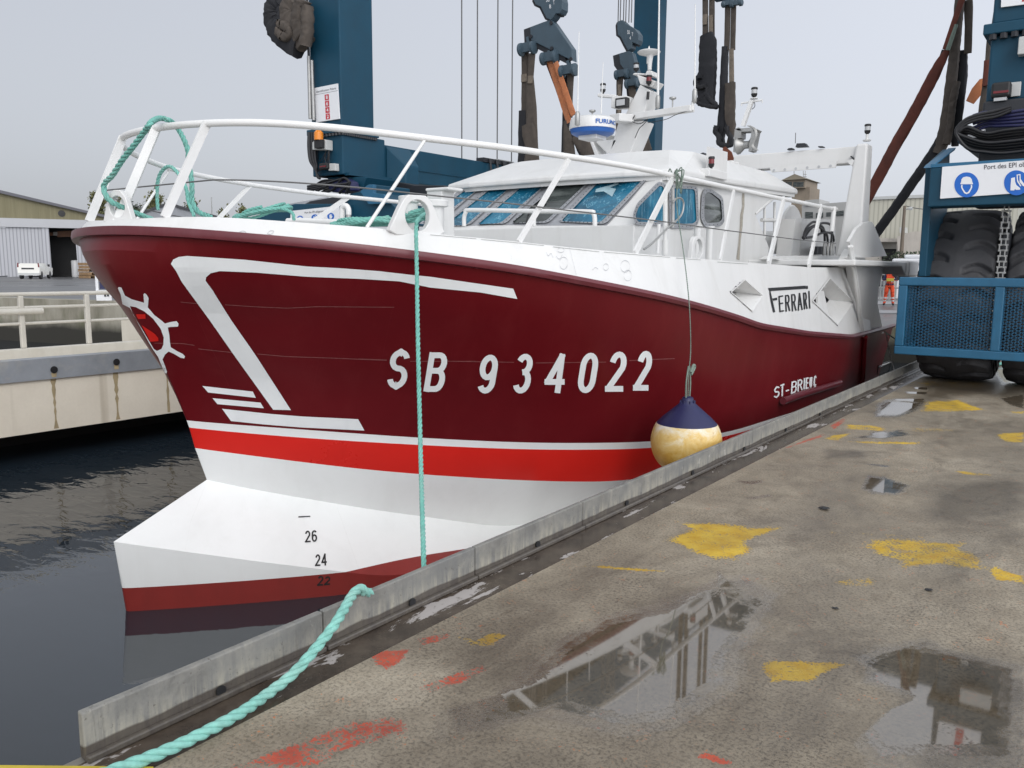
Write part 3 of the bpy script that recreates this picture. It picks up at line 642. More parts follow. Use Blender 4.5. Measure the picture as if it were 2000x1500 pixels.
wv_ = noise(nt, .75, 6, .68, stretch(nt, tc, (1.5, .8, 1)), .7)
wetn = math_(nt, 'MULTIPLY', math_(nt, 'ADD', wet, math_(nt, 'MULTIPLY', math_(nt, 'SUBTRACT', wv_, .40), 3.0)), 1.0, True)
base = mixc(nt, math_(nt, 'ADD', math_(nt, 'MULTIPLY', wetn, .74), math_(nt, 'MULTIPLY', poolf0, .14)), base, (.30,.265,.22), 'MULTIPLY')
nt.links.new(base, p.inputs['Base Color'])
r = math_(nt, 'SUBTRACT', .74, math_(nt, 'MULTIPLY', wetn, .40)); poolf = ramp(nt, pool, [(.12, (0,0,0)), (.80, (1,1,1))])
r = math_(nt, 'MULTIPLY', r, math_(nt, 'SUBTRACT', 1.0, math_(nt, 'MULTIPLY', poolf, .905)))
nt.links.new(r, p.inputs['Roughness']); nt.links.new(math_(nt, 'ADD', math_(nt, 'ADD', 1.33, math_(nt, 'MULTIPLY', wetn, .30)), math_(nt, 'MULTIPLY', poolf, .85)), p.inputs['IOR'])
b = N(nt, 'Bump'); b.inputs['Distance'].default_value = .004
nt.links.new(math_(nt, 'MULTIPLY', math_(nt, 'SUBTRACT', 1.0, poolf), .75), b.inputs['Strength'])
nt.links.new(math_(nt, 'ADD', sp, math_(nt, 'MULTIPLY', fine, .5)), b.inputs['Height']); nt.links.new(b.outputs[0], p.inputs['Normal'])
me.materials.append(m); qd = bpy.data.objects.new('quay_deck', me); COL.objects.link(qd); tag(qd, kind='structure')
# the rest of the deck round the worked strip, quay wall below, corner ahead of the kerb
yend_ = float(ys_[-1]); xend_ = float(xs_[-1])
m = MB()
m.add([(xend_,-12,0),(40,-12,0),(40,yend_,0),(xend_,yend_,0)], [(0,1,2,3)]); m.add([(-2.44,-12,0),(xend_,-12,0),(xend_,1.0,0),(-2.44,1.0,0)], [(0,1,2,3)])
m.add([(-9,-12,0),(-2.44,-12,0),(-2.44,.98,0),(-9,.98,0)], [(0,1,2,3)])
m.box(-9, -2.5, -12, .975, -4, -.003)
tag(m.build('quay_apron', M['deckconc']), kind='structure')
M['channel'] = paint('wet_brown_concrete', (.095,.076,.06), .3, .3, 3, .2, 40, grime=(.05,.035,.026), gamt=.7, streak=False, spec=.5)
m, nt, p = nodes('channel_water_film'); tc = N(nt, 'TexCoord').outputs['Object']
f = noise(nt, 2.6, 7, .66, stretch(nt, tc, (2.4, .6, 1)), .5); msk = ramp(nt, f, [(.575, (0,0,0)), (.60, (1,1,1))])
f2 = ramp(nt, noise(nt, 30, 3, .6, tc), [(.30, (0,0,0)), (.40, (1,1,1))]); msk = math_(nt, 'MULTIPLY', msk, f2)
bc = ramp(nt, noise(nt, 5, 6, .7, tc), [(.35, (.035,.026,.020)), (.65, (.085,.066,.05))])
nt.links.new(mixc(nt, msk, bc, (.36,.335,.32)), p.inputs['Base Color']); nt.links.new(math_(nt, 'ADD', .22, math_(nt, 'MULTIPLY', msk, .3)), p.inputs['Roughness'])
M['film'] = m
c = MB(); c.box(-2.66, -2.44, 1.02, 25.9, -.5, -.004); tag(c.build('gutter_channel', M['film']), kind='structure')
q = MB(); q.box(-2.70, -2.66, 1.02, 25.9, -4.0, -.005); tag(q.build('quay_wall', paint('quay_wall_concrete', (.2,.19,.17), .8, .2, 2, .4, 20, grime=(.07,.07,.05), gamt=.7)), kind='structure')
e = MB(); ea, eb = PZ(-200, 1495.5, .0), PZ(300, 1500.5, .0); ec = Vector((eb.y-ea.y, -(eb.x-ea.x), 0)).normalized()*.06; e.prism([ea, eb, eb+ec, ea+ec], (0, 0, .006)); tag(e.build('kerb_edge_strip', paint('yellow_edge_paint', (.5,.38,.03), .6, .2, 6)), kind='structure')
# kerb: upstand of concrete-grey galvanised plates, one length after another
m, nt, p = nodes('kerb_concrete'); tc = N(nt, 'TexCoord').outputs['Object']; sx = N(nt, 'SeparateXYZ'); nt.links.new(tc, sx.inputs[0])
n1 = noise(nt, 6, 7, .68, tc, .5); n2 = noise(nt, 2.2, 5, .6, tc); n3 = noise(nt, 60, 3, .6, tc)
col = ramp(nt, n1, [(.3, (.12,.117,.108)), (.5, (.20,.195,.18)), (.62, (.26,.25,.22)), (.75, (.37,.345,.285))])
col = mixc(nt, ramp(nt, n2, [(.4, (0,0,0)), (.7, (.7,.7,.7))]), col, (.15,.155,.155))
stk = noise(nt, 7, 6, .7, stretch(nt, tc, (1, 3.0, .28)), .5); hi_ = math_(nt, 'MULTIPLY', math_(nt, 'SUBTRACT', .125, sx.outputs[2]), 12.0, True)
col = mixc(nt, math_(nt, 'MULTIPLY', ramp(nt, stk, [(.42, (0,0,0)), (.62, (1,1,1))]), math_(nt, 'ADD', math_(nt, 'MULTIPLY', hi_, .7), .12)), col, (.40,.375,.30))
col = mixc(nt, ramp(nt, noise(nt, 5, 6, .75, stretch(nt, tc, (1, 2.2, .25)), .8), [(.60, (0,0,0)), (.72, (.7,.7,.7))]), col, (.075,.07,.062))
col = mixc(nt, ramp(nt, n3, [(.25, (.8,.8,.8)), (.36, (0,0,0))]), col, (.07,.06,.05))
col = mixc(nt, ramp(nt, noise(nt, 9, 4, .7, stretch(nt, tc, (1, 1, .6))), [(.66, (0,0,0)), (.74, (.7,.7,.7))]), col, (.52,.5,.45))
wl = math_(nt, 'SUBTRACT', math_(nt, 'ADD', .03, math_(nt, 'MULTIPLY', noise(nt, 1.6, 4, .6, stretch(nt, tc, (0, 1, 0)), .4), .05)), sx.outputs[2])
damp = math_(nt, 'MULTIPLY', wl, 130.0, True)
col = mixc(nt, math_(nt, 'MULTIPLY', damp, .85), col, (.062,.05,.042)); nt.links.new(col, p.inputs['Base Color'])
nt.links.new(math_(nt, 'SUBTRACT', .62, math_(nt, 'MULTIPLY', damp, .35)), p.inputs['Roughness'])
b = N(nt, 'Bump'); b.inputs['Strength'].default_value = .35; b.inputs['Distance'].default_value = .004; nt.links.new(math_(nt, 'ADD', n3, n1), b.inputs['Height']); nt.links.new(b.outputs[0], p.inputs['Normal'])
M['kerb'] = m
joints = [PX(158, 1405, -2.655).y] + [PX(x, y, -2.65).y for x, y in ((634,1235),(930,1090),(1140,1010),(1405,890),(1560,820),(1678,765),(1745,730))] + [17.5, 20.5, 23.5, 25.9]
kb = MB()
for a, b in zip(joints, joints[1:]):
    y = a+.004; kb.box(-2.688, -2.655, a+.004, b-.004, .0, .172)
    kb.box(-2.656, -2.63, a+.004, b-.004, -.003, .022)
o = kb.build('kerb', M['kerb'], bevel=.006); tag(o, kind='structure')
dh = MB()
for x, y in ((430,1372),(803,1196),(1048,1078),(1222,995),(1351,932),(1452,884),(1533,848),(1600,815)):
    p = PX(x, y, -2.655); dh.lathe([(0,0),(.017,0),(.021,.006),(.021,.012)], (-2.654, p.y, .034), (1,0,0), 14)
o = dh.build('kerb_drain_holes', M['black'], None); tag(o, kind='structure')
# cracks running down the kerb face, bolts on its edge
# ------------------------------------------------------------------ opposite pier
XF = -11.7
mp, nt, p = nodes('pier_concrete'); tc = N(nt, 'TexCoord').outputs['Object']; sx = N(nt, 'SeparateXYZ'); nt.links.new(tc, sx.inputs[0])
n1 = noise(nt, 1.4, 6, .6, tc); n2 = noise(nt, 30, 4, .6, tc)
col = ramp(nt, n1, [(.3, (.66,.60,.50)), (.7, (.76,.70,.59))]); col = mixc(nt, math_(nt, 'MULTIPLY', n2, .25), col, (.42,.38,.31))
drip = ramp(nt, noise(nt, 2.6, 3, .5, stretch(nt, tc, (1, 1, .04)), .1), [(.66, (0,0,0)), (.76, (.9,.9,.9))])
col = mixc(nt, math_(nt, 'MULTIPLY', drip, .5), col, (.18,.125,.055))
nt.links.new(col, p.inputs['Base Color']); p.inputs['Roughness'].default_value = .75
pier = MB(); pier.box(-14.4, XF, -30, 13.2, -.62, .1); pier.box(-23.5, XF, 13.5, 26.1, -3, .1); pier.box(-23.5, -14.5, 12.45, 13.499, -3, .1)
tag(pier.build('pier', mp), kind='structure')
pb = MB()
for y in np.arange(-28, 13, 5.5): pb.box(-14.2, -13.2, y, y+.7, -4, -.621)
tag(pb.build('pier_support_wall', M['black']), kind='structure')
dk = MB(); dk.box(-14.35, -13.0, -30, 13.1, -2.2, -.622); tag(dk.build('pier_void_block', paint('painted_pier_shade', (.012,.012,.011), .9, .2)), kind='structure')  # near-black block stands in for the shaded void under the pier
up = MB(); up.box(XF-.2, XF+.04, -30, 13.2, .1, .385)
tag(up.build('pier_kerb', paint('grey_kerb_concrete', (.23,.245,.265), .65, .2, 1.5, .3, 20, grime=(.4,.37,.31), gamt=.5, streak=False)), kind='structure')
for x, y in ((105,722),(227,707),(327,690)):
    p = PX(x, y, XF+.045); m = MB(); m.lathe([(0,0),(.045,0),(.05,.01),(.0,.012)], p, (1,0,0), 12)
    a = PX(x+1, y+12, XF+.043); b_ = PX(x+6, 840 if x < 200 else 822, XF+.043)
    o = m.build('drain_outlet', M['black']); tag(o, 'dark drain hole low in the opposite pier kerb, ' + {105: 'leftmost of three', 227: 'middle of three', 327: 'rightmost beside the bow'}[x], 'drain hole', 'drain holes in the opposite pier')
    st_ = MB(); zt0_, zb0_ = p.z-.04, -.6; n_ = 14; vs = []
    for i in range(n_): 
        t = i/(n_-1); z = zt0_+(zb0_-zt0_)*t; wd = .042*(1-.55*math.sin(t*2.4))+.012*rnd.uniform(-1, 1); xo = XF+.043 if z > .1 else XF+.003
        vs += [(xo, p.y-wd, z), (xo, p.y+wd, z)]
    st_.add(vs, [(2*i, 2*i+1, 2*i+3, 2*i+2) for i in range(n_-1)]); st_.build('rust_stain', paint('rust_run', (.36,.285,.165), .8, .3, 5), o)
# white tubular railing on the pier
M['creamrail'] = paint('cream_railing_paint', (.50,.48,.43), .5, .06, 5, grime=(.36,.33,.26), gamt=.4)
rl = thing('pier_railing', 'white tubular railing with three rails along the opposite pier', 'railing', (-13.6, 6, .1))
XR = -13.6
def zat(x, y): return PX(x, y, XR).z
zr = [zat(0, 577), zat(0, 604), zat(0, 634)]
for z, r_ in zip((1.19, .985, .74), (.034, .026, .024)):
    m = MB(); m.tube([(XR, -20, z), (XR, 13, z)], r_, 10); m.build('rail', M['creamrail'], rl, 60)
m = MB(); m.box(XR-.05, XR+.05, -20, 13, .1, .36); m.build('kick_board', M['creamrail'], rl, bevel=.02)
for x in (42, 171):
    yy = PX(x, 620, XR).y
    for k_ in ((0, -1, -2, -3, -4) if x == 42 else (0, 1, 2)):
        y = yy+k_*1.21; m = MB(); m.box(XR-.038, XR+.038, y-.038, y+.038, .36, 1.17); m.build('post', M['creamrail'], rl, bevel=.015)
m = MB(); m.tube([(XR+.05, PX(0,605,XR).y-2, .93), (XR+.05, PX(80,604,XR).y, .93)], .05, 10); m.build('hose_pipe', M['creamrail'], rl, 60)
# ------------------------------------------------------------------ bow rail, posts, lifeline
c59 = crop(590, 230, 6.817); c14 = crop(1400, 260, 5.357); c134 = crop(1340, 0, 4.686); c115 = crop(1150, 70, 6.0); c99 = crop(990, 0, 4.545); c98 = crop(980, 0, 4.0)
LR = Line([(233,268),(239,256),(262,247),(300,241),(400,238),(600,245),(830,271),(1115,307),(1310,342),(1500,383),(1660,415)], 2.34, 4.0, 2.2, smooth=.5, dY=.25)
def rail_pt(Y, sg=1): return Vector((XC+sg*float(LR.b(Y)), Y, float(LR.z(Y))))
Yr = LR.Y0+(13.0-LR.Y0)*np.linspace(0, 1, 90)**2.2
m = MB(); m.tube([rail_pt(y, -1) for y in Yr[::-1]]+[rail_pt(y) for y in Yr[1:]], .0265, 12); rail_o = m.build('bow_rail', M['whitemetal'], boat, 60)
def solve(L, x, y):
    lo, hi = L.Y0, 25.
    for _ in range(50):
        md = (lo+hi)/2
        if PX(x, y, XC+float(L.b(md))).y > md: lo = md
        else: hi = md
    return lo
def base_pt(x, y): Y = solve(L0, x, y); return Vector((XC+float(L0.b(Y))-.03, Y, float(L0.z(Y))))
def mir(p): return Vector((2*XC-p.x, p.y, p.z))
posts = [((404,243),(326,421),.062,.02,True), ((832,272),(722,442),.028,.028,False), ((1113,309),(1019,474),.045,.02,True), ((1316,346),(1246,494),.062,.02,True), ((1434,370),(1412,512),.055,.02,True), ((1531,391),(1506,514),.085,.03,True), ((1604,408),(1584,519),.085,.03,True)]
for (tx, ty), (bx, by), w_, t_, flat in posts:
    a = rail_pt(solve(LR, tx, ty)); b = base_pt(bx, by)
    for q, (u, v) in enumerate(((a, b), (mir(a), mir(b)))):
        m = MB()
        if flat: m.bar(v, u, w_, t_, (1, 0, 0)); m.build('rail_post', M['whitemetal'], boat)
        else: m.tube([v, u], w_/2, 8); m.build('rail_post', M['whitemetal'], boat, 60)
for ya_, sg, w_ in ((.001, 1, .065),):
    a = rail_pt(LR.Y0+ya_, sg); yb0 = L0.Y0+ya_*1.6; b = Vector((XC+sg*float(L0.b(yb0))*.7, yb0+.03, float(L0.z(yb0))-.02)); m = MB(); m.bar(b, a, w_, .022, (.6, -.8, 0)); m.build('rail_post', M['whitemetal'], boat)
def lifep(Y, sg=1):
    t = .40; k = rail_pt(Y, sg); b = Vector((XC+sg*float(L0.b(Y)), Y, float(L0.z(Y)))); return b*(1-t)+k*t
Yl = LR.Y0+.02+(12.6-LR.Y0)*np.linspace(0, 1, 70)**2; m = MB(); m.tube([lifep(y, -1)+Vector((0,0,0)) for y in Yl[::-1]]+[lifep(y) for y in Yl], .006, 5); m.build('lifeline', M['wire'], boat)
# end of the rail at the stern: short stub tubes
e = rail_pt(13.0); m = MB(); m.tube([e, e+Vector((.02,.25,0))], .03, 10); m.tube([e+Vector((.02,.14,.03)), e+Vector((.02,.10,-.34))], .035, 10); m.build('rail_end', M['whitemetal'], boat, 60)
# ------------------------------------------------------------------ fairleads
def plate_hole(name, cx, n_, rad, hole, hz, h, wb, wt, thick, parent, along):
    # trapezoid plate with an oval hole; along = unit vector of its width
    al = Vector(along).normalized(); nn = al.cross(Vector((0,0,1))).normalized(); out = []
    k = 28; m = MB(); o, i = [], []
    for j in range(k):
        a = 2*math.pi*j/k; ca, sa = math.cos(a), math.sin(a)
        i.append((hole*ca, hz+hole*1.12*sa))
        # outer outline: rounded trapezoid hit by the same angle
        best = 1e9
        P = [(-wb/2,0),(wb/2,0),(wt/2+.02,h*.78),(wt/2-.03,h),(-wt/2+.03,h),(-wt/2-.02,h*.78)]
        for (x0,y0),(x1,y1) in zip(P, P[1:]+P[:1]):
            dx, dy = x1-x0, y1-y0; den = ca*dy-sa*dx
            if abs(den) < 1e-9: continue
            t = (x0*dy-(y0-hz)*dx)/den; u = (x0*sa-(y0-hz)*ca)/den
            if t > 0 and -1e-6 <= u <= 1+1e-6: best = min(best, t)
        o.append((best*ca, hz+best*sa))
    def pt(q, d): return Vector(cx)+al*q[0]+Vector((0,0,q[1]))+nn*d
    vs = [pt(q, thick/2) for q in o]+[pt(q, thick/2) for q in i]+[pt(q, -thick/2) for q in i]+[pt(q, -thick/2) for q in o]
    fs = []
    for j in range(k):
        jj = (j+1) % k
        for r in range(4): r2 = (r+1) % 4; fs.append((r*k+j, r*k+jj, r2*k+jj, r2*k+j))
    m.add(vs, fs); return m.build(name, M['white'], parent, 40, .006)
p = base_pt(820, 452); plate_hole('fairlead', (p.x-.01, p.y, p.z-.02), 0, 0, .10, .14, .285, .49, .22, .06, boat, (.30, .95, 0))
PFL = p.copy()
yf_ = solve(L0, 222, 425); PBF = Vector((XC+float(L0.b(yf_))*.9, yf_+.05, float(L0.z(yf_))-.02)); plate_hole('fairlead', PBF, 0, 0, .068, .115, .235, .27, .12, .05, boat, (1, .35, 0))
p = PX(1361, 486, -3.72); plate_hole('fairlead', (-3.72, p.y, p.z-.14), 0, 0, .09, .14, .27, .34, .24, .05, boat, (.05, 1, 0))
# ------------------------------------------------------------------ deck gear forward: bollards, vent pipe, low pipe rail
zd = 1.95
def bollard(x, y0, y1, Y, r_):
    a = PY(x, y0, Y); b = PY(x, y1, Y); m = MB(); h = a.z-b.z
    m.lathe([(r_*.8,-.25),(r_*.8,h*.55),(r_*.8,h-.07),(r_*1.15,h-.06),(r_*1.18,h-.01),(r_*1.1,h)], (b.x, Y, b.z), (0,0,1), 20); return m.build('bollard', M['white'], boat, 40)
bollard(801, 383, 432, 6.2, .10); bollard(849, 391, 432, 6.1, .115)
a, b = PY(833, 368, 6.4), PY(863, 432, 6.4); m = MB(); m.box(a.x, b.x, 6.4, 6.6, b.z-.2, a.z); m.box(a.x, b.x+.1, 6.38, 6.62, a.z-.03, a.z); m.build('vent_post', M['white'], boat, bevel=.012)
q = [PY(x, y, 6.6) for x, y in c59((535,1380),(535,1230),(545,1190),(575,1170),(605,1190),(618,1230),(618,1290))]
m = MB(); m.tube(spline(q, 5), .032, 10); m.build('air_pipe', M['whitemetal'], boat, 60)
m = MB(); m.tube([PY(x, y, 6.6) for x, y in c59((618,1290),(618,1390))], .03, 10); m.build('pipe_joint', M['steel'], boat, 60)
m = MB(); m.tube([PY(x, y, 6.3) for x, y in ((562,432),(585,431),(690,436))], .035, 10); m.build('deck_pipe', M['whitemetal'], boat, 60)
# ------------------------------------------------------------------ wheelhouse
WY, WXp, WXs = 8.2, -4.40, -7.60
zb_w = PY(1190, 437, WY).z; TOPY = 8.92; zt_w = PY(1262, 338, TOPY).z
pn = Vector((0, -(zt_w-zb_w), TOPY-WY)).normalized(); p0 = Vector((-6, WY, zb_w))
def onF(off): return lambda x, y: PP(x, y, p0+pn*off, pn)
def onS(off): return lambda x, y: PX(x, y, WXp+off)
m = MB(); yA = PX(1502, 482, WXp).y; yB = PX(1475, 417, WXp).y; yC = PX(1515, 380, WXp).y
side = [(WY-.03, 1.55), (WY-.03, zb_w-.02), (WY, zb_w), (TOPY, zt_w), (TOPY+.05, zt_w+.06), (yC, PX(1515,380,WXp).z), (yB, PX(1475,417,WXp).z), (yA, PX(1502,482,WXp).z), (yA, 1.55)]
m.prism([(WXs, y, z) for y, z in side], (WXp-WXs, 0, 0)); wh = m.build('wheelhouse', M['white'], boat, bevel=.012)
# stained seam on the side wall
sm = paint('rust_streak', (.36,.33,.28), .7, .3, 20)
q = c14((275,555),(300,560),(290,640),(290,760),(275,860),(270,980),(250,1120),(238,1330),(205,1320),(225,1160),(240,1000),(245,860),(268,760),(262,680)); decal([q], onS(.004), 5).build('stain', sm, wh)
film, nt, p = nodes('window_blue_film'); tc = N(nt, 'TexCoord').outputs['Object']
v = N(nt, 'Mapping'); v.inputs['Rotation'].default_value = (.5, .75, .3); v.inputs['Scale'].default_value = (9, 9, .9); nt.links.new(tc, v.inputs[0])
st1 = noise(nt, 1.5, 5, .62, v.outputs[0], 1.1); bas = noise(nt, 2.2, 4, .55, tc, .8)
col = ramp(nt, bas, [(.30, (.003,.045,.08)), (.5, (.006,.105,.185)), (.68, (.014,.18,.29))])
col = mixc(nt, ramp(nt, st1, [(.575, (0,0,0)), (.60, (.75,.75,.75)), (.63, (0,0,0))]), col, (.20,.46,.58))
nt.links.new(col, p.inputs['Base Color']); p.inputs['Roughness'].default_value = .14; p.inputs['Specular IOR Level'].default_value = .5
b = N(nt, 'Bump'); b.inputs['Strength'].default_value = .3; b.inputs['Distance'].default_value = .02; nt.links.new(st1, b.inputs['Height']); nt.links.new(b.outputs[0], p.inputs['Normal'])
glass, nt, p = nodes('window_glass'); tc = N(nt, 'TexCoord').outputs['Object']
gcol = ramp(nt, noise(nt, 3.0, 4, .6, stretch(nt, tc, (.6, .6, 3))), [(.35, (.012,.016,.016)), (.55, (.05,.06,.058)), (.7, (.13,.145,.14))]); nt.links.new(gcol, p.inputs['Base Color']); p.inputs['Roughness'].default_value = .04
M['film'] = film; M['glass'] = glass
pale = paint('loose_pale_film', (.32,.45,.5), .3, .3, 8)
def shrink(P, k):
    c = sum(p[0] for p in P)/len(P), sum(p[1] for p in P)/len(P); return [(c[0]+(x-c[0])*k, c[1]+(y-c[1])*k) for x, y in P]
def rounded(P, r, n=5):
    out = []; k = len(P)
    for i in range(k):
        a, b, c = np.array(P[i-1], float), np.array(P[i], float), np.array(P[(i+1) % k], float)
        u = (a-b)/max(1e-6, np.linalg.norm(a-b)); w = (c-b)/max(1e-6, np.linalg.norm(c-b)); rr = min(r, .4*np.linalg.norm(a-b), .4*np.linalg.norm(c-b))
        s_, e_ = b+u*rr, b+w*rr
        for j in range(n+1): t = j/n; out.append(tuple((1-t)**2*s_+2*t*(1-t)*b+t*t*e_))
    return out
def window(outer, inner, pf, mat, parent, ro=9, ri=7, extra=None):
    inner = shrink(inner, 1.12 if pf is onF else 1.05); O, I = rounded(outer, ro), rounded(inner, ri)
    m = MB(); n = len(O); A = [pf(.004)(*q) for q in O]; B = [pf(.022)(*q) for q in O]; C = [pf(.022)(*q) for q in I]; D = [pf(.004)(*q) for q in I]
    m.add(A+B+C+D, [(r*n+j, r*n+(j+1)%n, ((r+1)%4)*n+(j+1)%n, ((r+1)%4)*n+j) for r in range(3) for j in range(n)])
    mid = [((a[0]+b[0])/2, (a[1]+b[1])/2) for a, b in zip(O, I)]; P = resample([(x, y, 0) for x, y in mid+mid[:1]], 7.5)
    for q in P[:-1]: m.lathe([(.006,-.002),(.006,.003),(.003,.005)], pf(.022)(q.x, q.y), (0,-.7,.7) if pf is onF else (1,0,0), 6, 1)
    o = m.build('window', [M['alu'], M['darksteel']], parent, 40)
    decal([I], pf(.010), 14).build('pane', mat, o)
    if extra: decal([extra], pf(.013), 6).build('loose_film', pale, o)
    return o
W5 = (c4((1062,372),(1435,342),(1142,658),(830,642)), c4((1110,386),(1388,350),(1112,630),(880,626)))
W4 = (c4((800,385),(1056,368),(770,650),(526,652)), c4((850,396),(1022,380),(756,626),(556,638)))
W3 = (c4((572,408),(762,394),(492,656),(300,660)), c4((592,426),(734,408),(466,638),(330,650)))
W2 = (c4((372,420),(534,410),(256,665),(88,668)), c4((396,434),(508,424),(238,654),(112,658)))
W1 = (c4((196,440),(318,430),(70,640),(-60,650)), c4((214,452),(290,446),(50,620),(-30,630)))
bp = c4((196,432),(430,400),(800,372),(1250,345),(1440,338),(1290,520),(1150,668),(820,668),(400,664),(60,676),(-70,655)); decal([bp], onF(.003), 16).build('window_panel', M['alu'], wh)
cl = c4((190,436),(430,404),(800,376),(1250,349),(1436,342),(1420,352),(1250,358),(800,386),(430,414),(185,446)); decal([cl], onF(.006), 10).build('lip_recess_line', M['darksteel'], wh)  # dark strip painted in for the recess under the roof lip
lw = c4((1080,430),(1190,400),(1240,352),(1225,400),(1170,420),(1210,430),(1185,480),(1130,445),(1075,452))
window(*W5, onF, film, wh, extra=lw); window(*W4, onF, glass, wh); window(*W3, onF, film, wh); window(*W2, onF, film, wh); window(*W1, onF, film, wh)
SA = (c4((1318,600),(1345,525),(1488,378),(1540,400),(1540,672),(1335,664)), c4((1340,604),(1362,545),(1494,412),(1518,425),(1518,640),(1356,640)))
SB_ = (c4((1556,404),(1742,414),(1752,640),(1725,690),(1560,686)), c4((1578,430),(1722,438),(1732,630),(1712,650),(1580,655)))
SC = (c4((1768,470),(1788,428),(1830,430),(1908,482),(1918,640),(1896,672),(1790,682),(1762,620)), c4((1790,478),(1804,456),(1832,460),(1892,506),(1900,620),(1882,642),(1802,648),(1788,616)))
window(*SA, onS, film, wh, 8, 6); window(*SB_, onS, film, wh, 8, 6); window(*SC, onS, glass, wh, 8, 6)
# wiper, low grab rail in front of the windows, inner side bulwark pipe
m = MB(); m.tube([onF(.05)(*q) for q in c4((625,655),(640,590),(740,490))], .008, 6); m.tube([onF(.06)(*q) for q in c4((640,600),(660,575),(738,488))], .006, 6); m.build('wiper', M['black'], wh)
gr = [PY(x, y, 7.75) for x, y in c4((222,672),(222,615),(235,580),(262,568),(640,574),(1020,578),(1062,590),(1072,622),(1072,672))]
m = MB(); m.tube(spline(gr, 4), .026, 10); m.tube([PY(x, y, 7.75) for x, y in c4((678,578),(678,672))], .022, 10); m.build('grab_rail', M['whitemetal'], boat, 60)
# roof: overhanging lip and raised crown with chamfered edges
zl = PY(1300, 330, 8.75).z; xl, xr = PY(868, 365, 8.75).x, PY(1303, 326, 8.75).x
lip = [(xl, 8.82), (xl+.5, 8.68), (XC, 8.60), (xr-.5, 8.66), (xr, 8.78), (xr+.04, 9.1), (xr+.02, 13.35), (2*XC-xr-.02, 13.35), (2*XC-xr-.04, 9.1)]
cr_ = [PY(924, 334, 9.75), PY(1080, 312, 9.75), PY(1308, 294, 9.75)]; zc = cr_[2].z
crn = [(2*XC-cr_[2].x-.05, 9.75), (-7.0, 9.65), (XC, 9.6), (-5.2, 9.65), (cr_[2].x, 9.75), (cr_[2].x+.18, 10.1), (cr_[2].x+.12, 12.9), (2*XC-cr_[2].x-.12, 12.9), (2*XC-cr_[2].x-.18, 10.1)]
def zr_(y): return (y-8.75)*.028
m = MB(); n = len(lip)
ring = [[(x, y, zl-.07+zr_(y)) for x, y in lip], [(x, y, zl+zr_(y)) for x, y in lip], [(x, y, zc+zr_(y)*.3) for x, y in crn]]
m.add(ring[0]+ring[1]+ring[2], [tuple(range(n-1,-1,-1)), tuple(2*n+i for i in range(n))]+[(r*n+i, r*n+(i+1)%n, (r+1)*n+(i+1)%n, (r+1)*n+i) for r in range(2) for i in range(n)])
roof = m.build('roof', M['white'], boat, bevel=.02)
# gutter lip under the roof edge
m = MB()
for a, b in zip([ring[0][i] for i in (0,1,2,3,4,5,6)], [ring[0][i] for i in (1,2,3,4,5,6,7)]):
    a, b = Vector(a), Vector(b); c = Vector((XC, 10.5, a.z)); m.bar(a+(c-a).normalized()*.08-Vector((0,0,.02)), b+(c-b).normalized()*.08-Vector((0,0,.02)), .03, .05)
m.build('roof_gutter', M['white'], roof)
# navigation light and box at the roof corner
def nav_light(name, base, h, r_, lens, parent, mat2='black'):
    m = MB(); m.lathe([(r_*.35,0),(r_*.45,h*.12),(r_*.8,h*.18),(r_*.95,h*.34),(r_,h*.36),(r_,h*.42),(r_*.3,h*.42),(r_*.3,h*.8),(r_,h*.80),(r_*1.05,h*.84),(r_*1.05,h*.94),(r_*.85,h)], base, (0,0,1), 14); o = m.build(name, M[mat2], parent, 40)
    k = MB(); k.lathe([(r_*.88,h*.42),(r_*.92,h*.6),(r_*.88,h*.80)], base, (0,0,1), 14); k.build('lens', M[lens], o, 40); return o
a = PX(1389, 330, -4.25); nav_light('navigation_light', (a.x, a.y, a.z), .15, .038, 'lampred', boat)
m = MB(); m.box(-4.42, -4.22, a.y-.12, a.y+.45, a.z-.1, a.z-.0); m.build('light_screen', M['white'], boat, bevel=.01)
m = MB(); b = PX(1404, 318, -4.32); m.box(-4.34, -4.31, b.y-.35, b.y+.25, b.z-.22, b.z+.16); m.build('light_board', M['white'], boat)
# vertical pipes beside the side windows with a lever valve
m = MB(); m.tube([PX(x, y, -4.05) for x, y in c4((1530,870),(1530,470))], .024, 10); m.tube([PX(x, y, -4.05) for x, y in c4((1482,850),(1490,660))], .02, 10); m.tube([PX(x, y, -4.05) for x, y in c4((1530,860),(1530,760))], .036, 10); m.build('fuel_vent', M['whitemetal'], boat, 60)
m = MB(); m.tube([PX(x, y, -4.0) for x, y in c4((1580,420),(1580,680))], .022, 8); m.build('stanchion', M['steel'], boat, 60)
q = [PX(x, y, -3.98) for x, y in c4((1392,824),(1450,780),(1530,700),(1600,640),(1640,590),(1650,520),(1630,490),(1600,495),(1580,520))]
m = MB(); m.tube(spline(q, 6), .011, 6); m.build('hose', M['steel'], boat, 60)
for x in (1735, 1815):
    a = PX(*c4((x,870))[0], -4.2); m = MB(); m.lathe([(.045,-.1),(.045,.34),(.06,.35),(.06,.37)], (a.x, a.y, a.z), (0,0,1), 12); m.build('mooring_post', M['white'], boat, 40)
